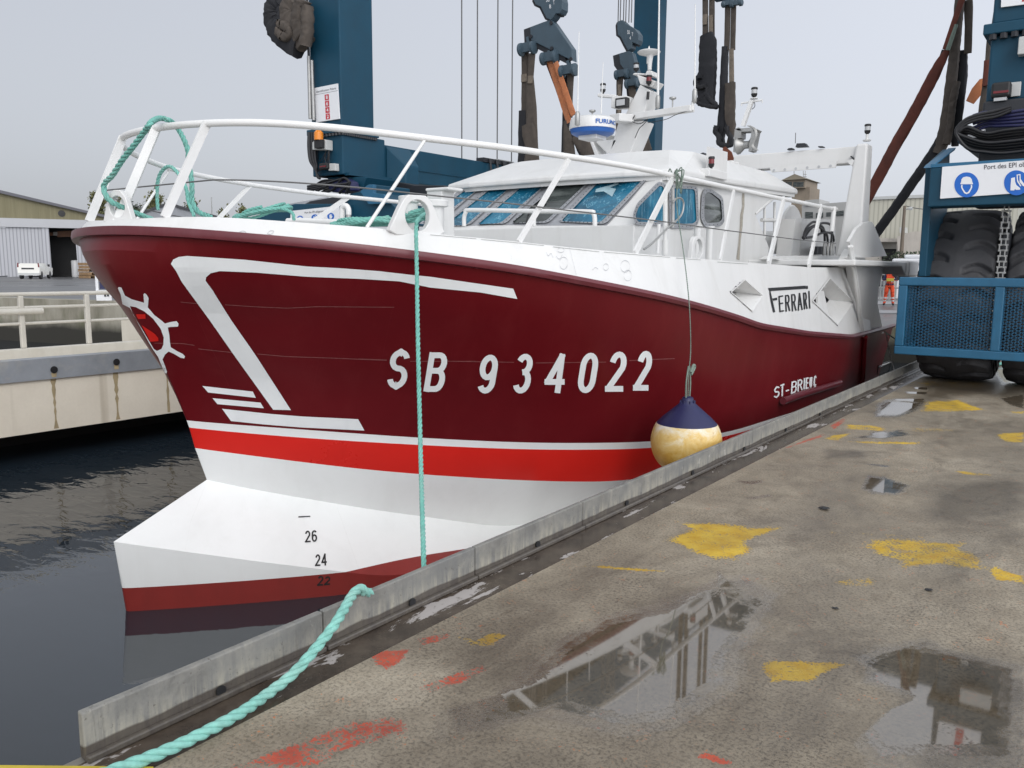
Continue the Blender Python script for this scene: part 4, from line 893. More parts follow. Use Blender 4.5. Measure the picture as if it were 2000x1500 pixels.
# ------------------------------------------------------------------ mast on the wheelhouse roof
mast = MB(); YM = 11.0
def my(*q): return [PY(x, y, YM) for x, y in c115(*q)]
mast.hexa(my((230,1400),(485,1370),(640,990),(350,1000))+[], [p+Vector((0,.35,0)) for p in my((230,1400),(485,1370),(640,990),(350,1000))])
mast.hexa(my((430,920),(648,905),(720,640),(600,570)), [p+Vector((0,.3,0)) for p in my((430,920),(648,905),(720,640),(600,570))])
mast.hexa(my((600,570),(735,600),(785,530),(560,450)), [p+Vector((0,.28,0)) for p in my((600,570),(735,600),(785,530),(560,450))])
mast.hexa(my((505,455),(640,460),(660,440),(530,432)), [p+Vector((0,.25,0)) for p in my((505,455),(640,460),(660,440),(530,432))])
mast.hexa(my((650,460),(760,475),(730,405),(680,405)), [p+Vector((0,.2,0)) for p in my((650,460),(760,475),(730,405),(680,405))])
mo = mast.build('mast', M['white'], boat, bevel=.02)
m = MB(); m.hexa(my((230,1395),(80,1245),(100,1225),(330,1215)), [p+Vector((0,.04,0)) for p in my((230,1395),(80,1245),(100,1225),(330,1215))]); m.hexa(my((70,1405),(120,1405),(40,1230),(0,1210)), [p+Vector((0,.3,0)) for p in my((70,1405),(120,1405),(40,1230),(0,1210))]); m.hexa(my((-60,1215),(230,1180),(230,1150),(-60,1180)), [p+Vector((0,.4,0)) for p in my((-60,1215),(230,1180),(230,1150),(-60,1180))]); m.build('radar_bracket', M['white'], mo, bevel=.01)
b = PY(*c115((712,400))[0], YM+.12); px = .0069
m = MB(); m.lathe([(.14*.2,0),(.14*.24,.1),(.05,.42*.5),(.055,.26)], b, (0,0,1), 16); m.build('antenna_neck', M['white'], mo, 40)
b = PY(*c115((705,190))[0], YM+.12); m = MB(); m.lathe([(.03,-.16),(.03,-.06),(.06,-.05),(.155,-.02),(.168,.0),(.15,.012),(.03,.02),(.022,.03),(.004,.085)], b, (0,0,1), 28); m.build('antenna_dish', M['white'], mo, 40)
# spreader arms and their fittings
m = MB(); m.hexa(my((500,1005),(500,920),(540,915),(540,1005)), [p for p in [PY(x, y, YM-.25) for x, y in c115((1235,880),(1235,825),(1190,830),(1190,865))]]); 
m = MB(); A0, A1 = PY(*c115((470,960))[0], YM), PY(*c115((1215,850))[0], YM-.1); m.bar(A0, A1, .13, .085); m.tube([A1+Vector((0,0,-.03)), PY(*c115((1218,760))[0], YM-.1)], .022, 8); m.build('spreader_arm', M['white'], mo, bevel=.012)
m = MB(); m.bar(PY(*c115((300,960))[0], YM-.35), PY(*c115((470,975))[0], YM-.05), .2, .11); m.build('spreader_box', M['white'], mo, bevel=.012)
m = MB(); m.bar(PY(*c115((120,700))[0], YM), PY(*c115((330,715))[0], YM), .1, .045); m.bar(PY(*c115((300,790))[0], YM), PY(*c115((480,780))[0], YM), .2, .16); m.build('spreader_arm', M['white'], mo, bevel=.01)
def lampbox(q, Y):
    a, b = PY(*c115(q[0])[0], Y), PY(*c115(q[1])[0], Y); m = MB(); m.box(a.x, b.x, Y, Y+.1, b.z, a.z); o = m.build('floodlight', M['black'], mo, bevel=.008)
    w_ = (b.x-a.x)*.14; k = MB(); k.box(a.x+w_, b.x-w_, Y-.006, Y-.001, b.z+w_, a.z-w_); k.build('lens', M['lampclear'], o)
lampbox(((308,732),(440,830)), YM-.16)
a = PY(*c115((165,680))[0], YM); nav_light('navigation_light', a, .15, .042, 'lampclear', mo)
a = PY(*c115((555,425))[0], YM+.1); nav_light('navigation_light', a, .13, .042, 'lampclear', mo)
a = PY(*c115((702,585))[0], YM-.05); nav_light('navigation_light', a, .145, .042, 'lampred', mo)
m = MB(); m.tube([PY(*c115((690,745))[0], YM-.05), PY(*c115((697,655))[0], YM-.05)], .022, 8); m.build('horn', M['black'], mo, 60)
def whip(x0, y0, x1, y1, Y, r_=.007, parent=None, mount=True):
    a, b = PY(x0, y0, Y), PY(x1, y1, Y); m = MB(); m.tube([a, b], [r_, r_*.5], 6); o = m.build('whip_antenna', M['whitemetal'], parent or boat)
    if mount: k = MB(); k.lathe([(.02,-.16),(.035,-.14),(.035,.0),(.02,.03)], a, (0,0,1), 10); k.build('antenna_mount', M['steel'], o, 40)
whip(1357, 178, 1358, 8, YM-.1, .012, mo); whip(1285, 190, 1288, -30, YM, .018, mo); whip(1128, 222, 1131, 62, 9.6, .010); whip(1174, 222, 1178, 122, 9.8, .009, None, False)
for x, y, Y in ((1314, 193, YM), (1157, 218, YM)):
    a = PY(x, y, Y); m = MB(); m.lathe([(.008,-.14),(.012,-.02),(.05,0),(.05,.02),(.01,.03)], a, (0,0,1), 12); m.build('antenna_cap', M['steel'], mo, 40)
m = MB(); m.tube(spline([PY(*q, YM-.1) for q in c115((500,1010),(540,930),(510,1000),(600,1030),(690,975),(640,1040),(590,1090),(540,1200))], 5), .006, 5); m.tube(spline([PY(*q, YM-.15) for q in c115((690,1020),(900,980),(1020,925),(1160,880))], 5), .005, 5); m.build('cable', M['black'], mo)
# radar scanner
b = PY(1157, 266, 10.1); k = 90/1600*float((b-EYEP).length)*.5; rd = thing
m = MB(); r_ = .325; m.lathe([(r_*.72,0),(r_*.9,.03),(r_*.97,.085)], b, (0,0,1), 32); o = m.build('radar_scanner', M['radarblue'], boat, 40)
m = MB(); m.lathe([(r_*.99,.085),(r_*1.0,.11),(r_*.96,.20),(r_*.93,.225),(r_*.8,.245),(r_*.3,.25)], b, (0,0,1), 32); m.build('dome', M['white'], o, 40)
dv = (EYEP-b); dv.z = 0; ang0 = math.atan2(dv.y, dv.x)
def on_dome(u, v): a = ang0+u; return Vector((b.x+math.cos(a)*r_*1.004, b.y+math.sin(a)*r_*1.004, b.z+v))
L_, w_ = glyphs('FURUNO', .03); loops = [[(x*.19/w_*6.2+.12, .125+y*.058) for x, y in q] for q in L_]; d_ = decal(loops, on_dome, .012); d_.build('dome_lettering', M['radarblue'], o)
m = MB(); m.box(b.x-.14, b.x+.14, b.y-.14, b.y+.14, b.z-.05, b.z); m.build('mounting_plate', M['white'], o)
# ------------------------------------------------------------------ aft: gantry, winch head, net drum, lights
YG = 13.2
def gy(*q): return [PY(x, y, YG) for x, y in c5(*q)]
m = MB(); f_ = gy((760,900),(900,900),(945,237),(876,243)); bk = [Vector((p.x+.0, YG+.42-(.12 if i > 1 else 0), p.z)) for i, p in enumerate(f_)]; m.hexa(f_, bk); gan = m.build('gantry', M['white'], boat, bevel=.03); m = MB(); m.hexa([Vector((2*XC-p.x, p.y, p.z)) for p in f_], [Vector((2*XC-p.x, p.y, p.z)) for p in bk]); m.build('gantry_leg', M['white'], gan, bevel=.03)
zt_g, zl_g = PY(1600, 290, YG).z, PY(1600, 322, YG).z
m = MB(); m.box(2*XC-(-3.5), -3.42, YG+.06, YG+.32, zl_g, zt_g); m.build('crossbeam', M['white'], gan, bevel=.015)
m = MB(); pl = gy((368,378),(380,410),(755,382),(765,342)); m.prism(pl, (0, .03, 0))
for x, y in ((395,398),(459,393),(523,388),(590,382),(658,377),(727,372)): c = PY(*c5((x,y))[0], YG); m.lathe([(.02,0),(.02,.008)], (c.x, YG-.006, c.z), (0,1,0), 12, 1)
m.build('hanging_plate', [M['white'], M['lampclear']], gan)
m = MB(); m.prism(gy((820,345),(868,325),(852,375)), (0,.03,0)); m.build('knee', M['white'], gan)
a = PY(1693, 276, YG+.15); m = MB(); m.lathe([(.05,0),(.06,.02),(.02,.03),(.02,.1)], a, (0,0,1), 12); m.build('light_foot', M['white'], gan, 40); nav_light('deck_light', (a.x, a.y, a.z+.09), .16, .045, 'lampclear', gan)
for q in (((520,262),(528,240),(575,238),(590,258)), ((470,278),(480,268),(500,266),(505,276)), ((652,262),(655,256),(680,256),(682,262)), ((842,318),(845,312),(868,330),(862,338))): m = MB(); m.prism(gy(*q), (0,.12,0)); m.build('floodlight', M['darksteel'], gan)
m = MB(); m.tube([PY(*q, YG+.1) for q in c5((322,380),(322,430))], .01, 6); m.tube([PY(*q, YG+.1) for q in c5((520,240),(522,178))], .006, 6); m.build('wire_stay', M['wire'], gan)
# hauling block (winch head) standing on the beam and a small signal mast
wb_ = thing
def wy(*q): return [PY(x, y, YG+.1) for x, y in c134(*q)]
m = MB(); m.prism(wy((430,1390),(445,1180),(480,1165),(505,1190),(500,1260),(450,1270),(455,1395)), (0,.22,0)); m.prism(wy((445,1180),(610,1165),(650,1185),(640,1200),(500,1205)), (0,.22,0)); m.prism(wy((600,1190),(640,1185),(600,1380),(570,1385)), (0,.22,0)); win = m.build('hauling_winch', M['steel'], boat)
c0, c1_ = wy((465,1325))[0], wy((580,1325))[0]; c0.y += .1; c1_.y += .1; L_ = (c1_-c0).length
m = MB(); m.lathe([(.145,-.02),(.14,.0),(.10,.05),(.062,.09),(.06,L_-.05),(.1,L_-.01),(.12,L_)], c0, (1,0,0), 20); m.build('drum', M['steel'], win, 40)
m = MB()
for k_ in range(3): m.tube(spline(wy((560+k_*12,1150),(620+k_*8,1180),(635+k_*6,1240),(600+k_*8,1330),(640+k_*10,1375)), 5), .008, 6)
m.build('hydraulic_hoses', M['steel'], win)
m = MB(); m.bar(wy((520,1155))[0], wy((605,915))[0], .07, .06); m.tube(wy((508,945),(700,915)), .016, 8); m.tube(wy((508,945),(508,968)), .012, 6); m.tube(wy((697,915),(697,940)), .01, 6); m.lathe([(.06,0),(.06,.01)], wy((622,905))[0], (0,0,1), 12); sm_ = m.build('signal_mast', M['whitemetal'], boat); nav_light('signal_light', wy((622,900))[0], .17, .05, 'lampclear', sm_)
m = MB(); m.tube(spline(wy((622,915),(630,970),(605,1000)), 4), .006, 5); m.build('cable', M['black'], sm_)
# rust-brown curved plate and folded light behind the roof edge
m = MB(); m.prism([PY(*q, 12.6) for q in c14((45,290),(65,150),(85,140),(150,195),(172,260),(165,295))], (0,.03,0)); m.build('trawl_door_tip', M['rust'], boat)
m = MB(); m.box(*(lambda a, b: (a.x, b.x, 12.5, 12.8, b.z, a.z))(PY(*c14((50,290))[0], 12.5), PY(*c14((165,330))[0], 12.5))); m.build('roof_locker', M['white'], boat, bevel=.02)
m = MB(); m.prism([PY(*q, 12.3) for q in c134((85,1425),(155,1395),(185,1420),(180,1432))], (0,.15,0)); m.build('floodlight', M['darksteel'], boat)
# net drum with motor block and hoses on the after deck
XD = -4.75; cD = PX(1543, 462, XD)
m = MB(); m.lathe([(.62,0),(.64,.02),(.62,.04)], (XD, cD.y, cD.z-.1), (1,0,0), 40); m.lathe([(.2,-.02),(.2,-2.2)], (XD, cD.y, cD.z-.1), (1,0,0), 24); m.lathe([(.62,-2.24),(.64,-2.22),(.62,-2.2)], (XD, cD.y, cD.z-.1), (1,0,0), 40); nd = m.build('net_drum', M['white'], boat, 40)
m = MB(); m.lathe([(.44,0),(.46,.03),(.46,.12),(.42,.15)], (XD+.1, cD.y-.1, cD.z-.32), (1,0,0), 36); m.build('flange', M['white'], nd, 40)
m = MB(); q = [PX(x, y, -4.35) for x, y in c14((820,895),(895,890),(860,1285),(780,1285))]; m.prism(q, (-.25,0,0)); q = [PX(x, y, -4.4) for x, y in c14((895,895),(1240,905),(1240,1285),(870,1285))]; m.prism(q, (-.2,0,0)); m.build('drum_support', M['white'], boat)
m = MB(); q = [PX(x, y, -3.95) for x, y in c14((615,1320),(680,1285),(1345,1280),(1250,1375),(1180,1372),(760,1355))]; m.prism(q, (-.25,0,0)); m.build('after_coaming', M['white'], boat)
m = MB()
for q in (((900,1100),(940,990),(1010,930),(1080,960),(1100,1050)), ((900,1090),(960,1000),(1060,960),(1120,1010),(1130,1160)), ((910,1105),(1000,985),(1080,990),(1150,1060),(1160,1150)), ((1040,960),(1120,940),(1190,960),(1205,1040),(1195,1150)), ((930,1095),(1020,1080),(1120,1040),(1210,1060),(1225,1160))): m.tube(spline([PX(x, y, -4.1) for x, y in c14(*q)], 6), .02, 8)
m.build('hydraulic_hoses', M['hose'], boat, 60)
m = MB(); q = [PX(x, y, -4.15) for x, y in c14((1050,1185),(1250,1185),(1240,1270),(1045,1270))]; m.prism(q, (-.12,0,0)); vb = m.build('valve_block', M['darksteel'], boat, bevel=.01)
m = MB()
for x in (1125, 1160, 1195, 1220): a = PX(*c14((x,1200))[0], -4.1); m.lathe([(.028,-.14),(.028,.02),(.02,.03),(.02,.15)], a, (0,0,1), 8)
m.build('fittings', M['steel'], vb, 40)
m = MB(); m.tube([PX(*q, -4.42) for q in c14((395,845),(650,620))], .03, 8); m.tube([PX(*q, -4.5) for q in c14((500,740),(500,1100))], .02, 8); m.tube([PX(*q, -4.5) for q in c14((470,910),(610,910))], .03, 8); m.tube([PX(*q, -4.5) for q in c14((605,720),(600,1100))], .02, 8); m.build('ladder_stay', M['whitemetal'], boat, 60)
# chalk-like scribbles left by the fitters on the topsides
def scribble(pts, k=6): 
    q = spline([(x, y, 0) for x, y in pts], k); return strip([(p.x, p.y) for p in q], .75, M['alu'], boat, 'pencil_mark', on_hull(.004, TB), 3)
circ = lambda x, y, a, b=None: [(x+a*math.cos(t*.5236), y+(b or a)*math.sin(t*.5236)) for t in range(13)]
for q in (c4(*circ(868,915,27,40)), c4((880,950),(892,930),(890,965)), c4(*circ(1268,935,30,38)), c4(*circ(1285,995,26,35)), c4((1310,1000),(1312,1038)), c4(*circ(1143,940,18,22)), c4((1055,920),(1055,960),(1075,940),(1090,955),(1092,930)), c4((755,845),(770,870),(785,850),(800,880)), c4((820,870),(840,890),(860,860)), c59((1080,1500),(1100,1480),(1130,1510)), c4(*circ(850,830,22,16)), c1((1560,850),(1580,838),(1605,850),(1590,858),(1560,850)), c1((1740,858),(1760,838),(1785,842),(1765,860),(1742,858))): scribble(q)
m = strip(c4((905,812),(950,990)), 1.0, M['alu'], boat, 'weld_seam', on_hull(.004, TB), 4)

sg_ = paint('seam_grime', (.33,.34,.32), .7, .4, 30)
for seg in (c4((0,722),(300,748)), c4((330,752),(590,776),(740,792)), c4((800,800),(900,811),(1100,832)), c4((1130,834),(1340,851),(1560,868)), c4((1600,872),(1760,885)), c5((60,928),(240,940))):
    strip([(x, y+2.5) for x, y in seg], .9, sg_, boat, 'deck_edge_seam', on_hull(.004, TB), 4)
for x0, y0, y1 in ((1000,512,497), (1232,560,520), (1380,592,520), (905,505,470), (1290,575,530), (740,487,455)): strip([(x0, y0), (x0-3, y1)], .6, sg_, boat, 'drip_mark', on_hull(.004, TB), 4)
# ------------------------------------------------------------------ travel lift (blue boat hoist straddling the dock)
lift = thing('boat_hoist', 'huge blue rubber-tyred boat hoist straddling the dock around the trawler', 'boat hoist', (-10, 25, 0))
FY = 15.6
xl0, xl1 = PY(606, 150, FY).x, PY(665, 150, FY).x
ycol = PX(729, 150, xl1).y; zfl = PY(640, 262, FY).z; ztop = 15.6
zs0, zs1 = PY(640, 343, FY).z, PY(640, 270, FY).z
def cbox(name, x0, x1, y0, y1, z0, z1, mat='crane', bev=.03, parent=None):
    m = MB(); m.box(x0, x1, y0, y1, z0, z1); return m.build(name, M[mat], parent or lift, bevel=bev)
def flange(x0, x1, y0, y1, z, t=.16, ov=.10, nb=10):
    o = cbox('flange', x0-ov, x1+ov, y0-ov, y1+ov, z, z+t, bev=.015); m = MB()
    for i in range(nb):
        x = x0-ov*.4+(x1-x0+ov*.8)*(i+.5)/nb; m.lathe([(.0,-.07),(.05,-.07),(.05,.0)], (x, y0-ov*.45, z), (0,0,1), 6)
    for i in range(int(nb*1.6)):
        y = y0-ov*.4+(y1-y0+ov*.8)*(i+.5)/int(nb*1.6); m.lathe([(0,-.07),(.05,-.07),(.05,.0)], (x1+ov*.45, y, z), (0,0,1), 6)
    m.build('bolts', M['darksteel'], o); return o
cbox('column', xl0, xl1, FY, ycol, zfl+.16, ztop); flange(xl0, xl1, FY, ycol, zfl)
yr0, yr1 = PX(1236, 100, xl0).y, PX(1300, 100, xl1).y
cbox('column', xl0, xl1, yr0, yr1, 0.6, ztop)
cbox('sill_beam', xl0+.02, xl1-.02, FY+.03, yr0-.01, zs0, zs1-.02); cbox('sill_beam', xl0, xl1+.02, FY, ycol+.4, zs0-.0, zfl)
m = MB(); zz_ = (zs0+zs1)/2-.12; m.box(xl1-.02, xl1+.012, FY+2, yr0-.5, zz_, zz_+.03); m.build('stiffener', M['crane'], lift)
m = MB(); m.box(xl1-.02, xl1+.16, FY+.1, ycol+.6, zs0-.02, zs0+.05); m.build('ledge', M['crane'], lift)
XR0, XR1, RY = -1.80, -.58, 13.5
zrf = PY(1960, 66, RY).z
cbox('column', XR0, XR1, RY, RY+2.3, zrf+.14, ztop); flange(XR0, XR1, RY, RY+2.3, zrf, .14, .09)
cbox('sill_beam', XR0, XR1, RY+.02, 36, PY(1935, 200, RY).z, zrf-.005)
cbox('column', XR0, XR1, 34.2, 36.4, .6, ztop)
for a, b in ((xl0, xl1), (XR0, XR1)): cbox('top_beam', a-.05, b+.05, 13, 43, ztop+.003, ztop+2.3)
cbox('cross_beam', xl1+.06, XR0-.06, 40.6, 42.6, ztop+.003, ztop+2.0)
# lower gear of the left leg, built round the wheels behind the boat
def pyq(Y, *q): return [PY(x, y, Y) for x, y in q]
m = MB(); p = pyq(FY+.5, *c59((1235,1100),(1235,520),(1330,640),(1330,1100))); 
q = c59((1232,520),(1385,515),(1485,645),(1330,640)); Xs = xl1+.35
y_a, y_b = PX(*c59((1235,700))[0], Xs).y, PX(*c59((1490,700))[0], Xs).y; z_a = PX(*c59((1330,640))[0], Xs).z
m = MB(); m.add([(xl1, y_a, zs0-1.6),(Xs+.2, y_a+.25, zs0-1.6),(Xs+.2, y_b, zs0-1.6),(xl1, y_b+.2, zs0-1.6),(xl1, y_a, z_a+.55),(Xs+.2, y_a+.25, z_a),(Xs+.2, y_b, z_a),(xl1, y_b+.2, z_a+.55)], [(0,3,2,1),(4,5,6,7),(0,1,5,4),(1,2,6,5),(2,3,7,6),(3,0,4,7)]); m.build('jack_post', M['crane'], lift, bevel=.03)
def yprism(name, Y, depth, mat, *q, bev=.02, parent=None): m = MB(); m.prism(pyq(Y, *q), (0, depth, 0)); return m.build(name, M[mat], parent or lift, bevel=bev)
yprism('swivel_head', FY+.3, 1.1, 'crane', *c59((320,780),(860,790),(800,960),(420,960)))
yprism('wheel_housing', FY-.1, 1.4, 'crane', *c59((640,1010),(760,985),(885,880),(945,890),(945,1000),(1070,1020),(1190,1150),(1310,1260),(1310,1420),(480,1420),(480,1180),(560,1140)))
yprism('housing_top', FY-.25, .12, 'cranelight', *c59((770,985),(860,900),(945,885),(945,1000),(1080,1020),(1170,1140),(880,1150),(800,1020)), bev=.01)
yprism('wheel_housing', FY-.6, .5, 'crane', (500,425),(560,402),(575,398),(662,398),(664,440),(500,445))
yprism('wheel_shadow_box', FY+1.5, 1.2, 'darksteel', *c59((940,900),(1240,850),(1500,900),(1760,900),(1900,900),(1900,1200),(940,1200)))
# safety signs with the three mandatory symbols
def safety_sign(Y, bl, br, tr_, tl, text_q, discs, rd, name='safety_sign'):
    m = MB(); q = pyq(Y, bl, br, tr_, tl); m.prism(q, (0, .03, 0)); o = m.build(name, M['signwhite'], lift)
    f = lambda x, y: PY(x, y, Y-.004); g2 = lambda x, y: PY(x, y, Y-.008)
    decal(text_in_quad('Port des EPI obligatoire', text_q, .004), f, 2.5).build('sign_lettering', M['signtext'], o)
    for k, (cx, cy) in enumerate(discs):
        ov = .5 if rd < 10 else 1.0
        ring = [(cx+rd*math.cos(t*math.pi/16), cy+rd*1.02*math.sin(t*math.pi/16)) for t in range(32)]
        d_ = decal([ring], f, rd/4).build('sign_disc', M['signblue'], o); u = lambda P: [(cx+rd*a, cy+rd*b) for a, b in P]
        if k % 3 == 0:
            L = [u([(-.52,-.12),(-.46,-.2),(-.42,-.45),(-.28,-.62),(0,-.68),(.28,-.62),(.42,-.45),(.46,-.2),(.52,-.12),(.5,-.05),(-.5,-.05)]),
                 u([(-.44,.0),(-.46,.18),(-.38,.38),(-.2,.68),(0,.76),(.2,.68),(.38,.38),(.46,.18),(.44,.0),(.34,.0),(.34,.2),(.26,.36),(.12,.58),(0,.64),(-.12,.58),(-.26,.36),(-.34,.2),(-.34,.0)])]
        elif k % 3 == 1:
            L = [u([(-.42,-.38),(-.12,-.45),(-.1,-.1),(.0,.18),(.3,.42),(.32,.56),(-.02,.58),(-.1,.5),(-.18,.62),(-.48,.62),(-.46,.2)]), u([(.02,-.66),(.34,-.72),(.36,-.3),(.62,.06),(.72,.3),(.56,.28),(.26,-.08),(.26,-.62),(.12,-.6),(.14,-.2),(.4,.24),(.34,.3),(.06,-.1)])]
        else:
            L = [u([(-.3,.66),(-.42,.1),(-.4,-.4),(-.28,-.42),(-.24,-.05),(-.22,-.6),(-.08,-.62),(-.06,-.1),(-.02,-.7),(.12,-.7),(.12,-.1),(.18,-.55),(.3,-.52),(.28,.05),(.42,-.1),(.52,0),(.36,.34),(.24,.66)])]
        decal(L, g2, rd/5).build('sign_symbol', M['signwhite'], d_)
    return o
safety_sign(FY-.7, (566,441), (662,436), (661,402), (568,412), ((595,417.5),(633,414),(633,410),(595,413.5)), [(586,428),(615,425.5),(646,422.5)], 6.8)
SY = 12.5
safety_sign(SY, (1836,388), (2140,366), (2140,302), (1840.5,326), ((1922,331),(2046,322),(2046,312),(1922,322)), [(1888,361),(1985,357),(2082,351)], 24)
# identification boards on the columns
def id_board(Y, bl, br, tr_, tl, digits, name='identification_board'):
    bl, br, tr_, tl = [np.array(q, float) for q in (bl, br, tr_, tl)]
    uv = lambda u, v: tuple((bl*(1-u)+br*u)*(1-v)+(tl*(1-u)+tr_*u)*v)
    m = MB(); m.prism(pyq(Y, bl, br, tr_, tl), (0, .03, 0)); o = m.build(name, M['signwhite'], lift); f = lambda x, y: PY(x, y, Y-.004); g2 = lambda x, y: PY(x, y, Y-.009)
    decal(text_in_quad('Identification Palans', [uv(.07,.85), uv(.93,.85), uv(.93,.91), uv(.07,.91)], .002), f, 2).build('sign_lettering', M['signtext'], o)
    decal([[uv(.0,.795), uv(1,.795), uv(1,.803), uv(0,.803)]], f, 4).build('rule_line', M['signtext'], o)
    for i, dg_ in enumerate(digits):
        v1 = .75-i*.183; v0 = v1-.165; sq = decal([[uv(.42,v0), uv(.60,v0), uv(.60,v1), uv(.42,v1)]], f, 4).build('digit_square', M['signred'], o)
        if dg_ != ' ': decal(text_in_quad(dg_, [uv(.47,v0+.03), uv(.55,v0+.03), uv(.55,v1-.03), uv(.47,v1-.03)], .02), g2, 1.5).build('digit', M['signwhite'], sq)
id_board(FY-.04, (617.5,239), (663,232), (659,163), (614,172), '8642')
id_board(RY-.04, (1955,14), (2052,2), (2062,-160), (1960,-150), '    ')
# electrics and hydraulics hanging on the left leg
def ebox(name, q, Y, d_, mat, parent=None): a = pyq(Y, *q); m = MB(); m.prism(a, (0, -d_, 0)); return m.build(name, M[mat], parent or lift, bevel=.015)
ebox('control_box', c59((230,440),(412,440),(410,305),(285,302),(230,340)), FY-.01, .25, 'greybox'); ebox('control_box', c59((405,712),(498,712),(495,615),(400,615)), FY-.01, .15, 'greybox')
a = PY(*c59((240,400))[0], FY-.3); m = MB(); m.box(a.x-.13, a.x+.16, FY-.4, FY-.28, a.z-.02, a.z+.2); bl_ = m.build('beacon', M['black'], lift, bevel=.01); k = MB(); k.lathe([(.12,0),(.125,.1),(.12,.2),(.06,.26)], (a.x, FY-.34, a.z+.2), (0,0,1), 16); k.build('lens', M['amber'], bl_, 40)
a, b = PY(*c59((300,700))[0], FY-.05), PY(*c59((405,630))[0], FY-.05); m = MB(); m.box(a.x, b.x, FY-.25, FY-.05, a.z, b.z+.05); o = m.build('work_lamp', M['black'], lift, bevel=.03); k = MB(); k.box(a.x+.04, b.x-.04, FY-.262, FY-.255, a.z+.06, a.z+.09); k.build('lamp_stripe', M['lampred'], o)
m = MB()
for k in range(7):
    x0 = rnd.uniform(310, 380); m.tube(spline(pyq(FY-.12, *c59((x0,440),(x0+rnd.uniform(-40,10),540),(x0-rnd.uniform(0,80),640),(200,720))), 5), .012, 5)
m.tube(spline(pyq(FY-.1, *c59((220,410),(200,500),(240,580),(310,470))), 5), .01, 5)
m.build('cables', M['hose'], lift)
m = MB()
for k in range(9):
    o_ = k*6; m.tube(spline(pyq(FY-.1-.03*(k%3), *c59((85+o_*1.6,190),(80+o_*1.9,380),(100+o_*1.7,560),(150+o_,650),(190,720),(205+o_*.4,790),(240,812))), 6), .03, 6)
m.build('hose_bundle', M['hose'], lift)
m = MB(); m.tube(pyq(FY-.15, (598,-60),(603,110)), .035, 8); m.build('hydraulic_ram', M['darksteel'], lift, 60)
m = MB(); m.tube(pyq(FY-.15, (603,110),(606,232)), .05, 8); m.tube(pyq(FY-.12, (609,118),(613,235)), .045, 8); m.build('ram_rod', M['steel'], lift, 60)
m = MB()
for k in range(16):
    x0, y0 = rnd.uniform(75, 300), rnd.uniform(860, 990); m.tube(spline(pyq(FY-.3+.04*k, *c59((x0,y0+rnd.uniform(20,60)),(x0+120,y0-rnd.uniform(0,40)),(rnd.uniform(430,600),rnd.uniform(800,960)),(rnd.uniform(600,660),rnd.uniform(850,980)),(rnd.uniform(480,620),rnd.uniform(990,1010)))), 6), .03, 6)
for k in range(3): m.tube(pyq(FY-.3, *c59((75,915+k*26),(330,870+k*22))), .035, 6)
m.build('hydraulic_hoses', M['hose'], lift)
m = MB(); m.prism(pyq(FY-.2, *c59((420,830),(520,800),(610,840),(640,960),(560,1000),(380,990),(330,920))), (0,.4,0)); m.build('slew_motor', M['navy'], lift, bevel=.05)
m = MB(); m.prism(pyq(FY-.2, *c59((0,1165),(100,1110),(560,1030),(600,1075),(440,1180))), (0,.3,0)); m.build('hose_tray', M['darksteel'], lift, bevel=.02)
ya = PX(955, 300, xl1).y
m = MB(); m.box(xl1-.3, xl1+.02, ya-.3, ya+1.3, zs1-.02, zs1+.12); 
for k in range(4): m.tube(spline([(xl1+.05, ya+k*.35, zs1+.1), (xl1+.12, ya+k*.4, zs1-.4), (xl1+.05, ya+.3+k*.3, zs1-1.0)], 5), .04, 6)
m.build('cable_tray', M['darksteel'], lift); m = MB(); yb_ = PX(985, 318, xl1).y; m.box(xl1-.8, xl1-.3, yb_, yb_+1.0, zs1, zs1+.22); m.build('grey_cover', M['steel'], lift, bevel=.03)
# right-hand leg near the camera
XS = -2.36
m = MB(); q = [PX(*p, XS) for p in ((1808,322),(1841,292),(1838,400),(1812,538),(1793,540))]; m.prism(q, (.10, 0, 0)); m.build('fork_plate', M['crane'], lift, bevel=.012)
zs_t = PY(1840, 326, SY).z; zs_b = PY(1836, 388, SY).z
cbox('sign_carrier', XS+.1, -.5, SY+.032, SY+.5, zs_b-.10, zs_t-.004, bev=.012)
m = MB(); p0_, p1_ = PY(1822, 302, SY+.25), PY(1838, 328, SY)
m.hexa([(XS+.1, SY+.03, zs_t), (-.5, SY+.03, zs_t), (-.5, SY+.03, zs_t+.05), (XS+.1, SY+.03, zs_t+.05)], [(XS+.1, SY+.12, zs_t), (-.5, SY+.12, zs_t), (-.5, SY+.12, zs_t+.05), (XS+.1, SY+.12, zs_t+.05)]); m.build('rim_bar', M['cranelight'], lift, bevel=.006)
m = MB(); m.hexa([(XS+.02, SY+.0, zs_t+.0), (XS+.12, SY+.0, zs_t+.0), (XS+.12, SY+.12, zs_t+.05), (XS+.02, SY+.12, zs_t+.05)], [(XS+.14, SY+.9, zs_t+.32), (XS+.24, SY+.9, zs_t+.32), (XS+.24, SY+1.0, zs_t+.37), (XS+.14, SY+1.0, zs_t+.37)]); m.build('rim_bar', M['cranelight'], lift)
cbox('bogie_body', XS+.55, -.5, SY+.85, SY+1.2, zs_t-.5, PY(1935, 200, RY).z-.004, 'darksteel')
cbox('swivel_plate', XR0-.25, -.4, RY-.4, RY+2.2, PY(1935, 300, RY).z+.12, PY(1935, 285, RY).z+.12, 'crane')
m = MB()
for k in range(9):
    y0 = 264+k*4.6; Yk = SY+.35+.05*(k % 4)
    m.tube(spline(pyq(Yk, (2040,y0-18+k*.8),(1965,y0-10+k),(1925,y0-4),(1890,y0-16+k*.6),(1872-k*.6,258),(1884,244-k*1.1),(1910,234-k*1.2),(1945,228-k*1.4),(1975,216-k)), 6), .023, 7)
m.build('hydraulic_hoses', M['hose'], lift, 60)
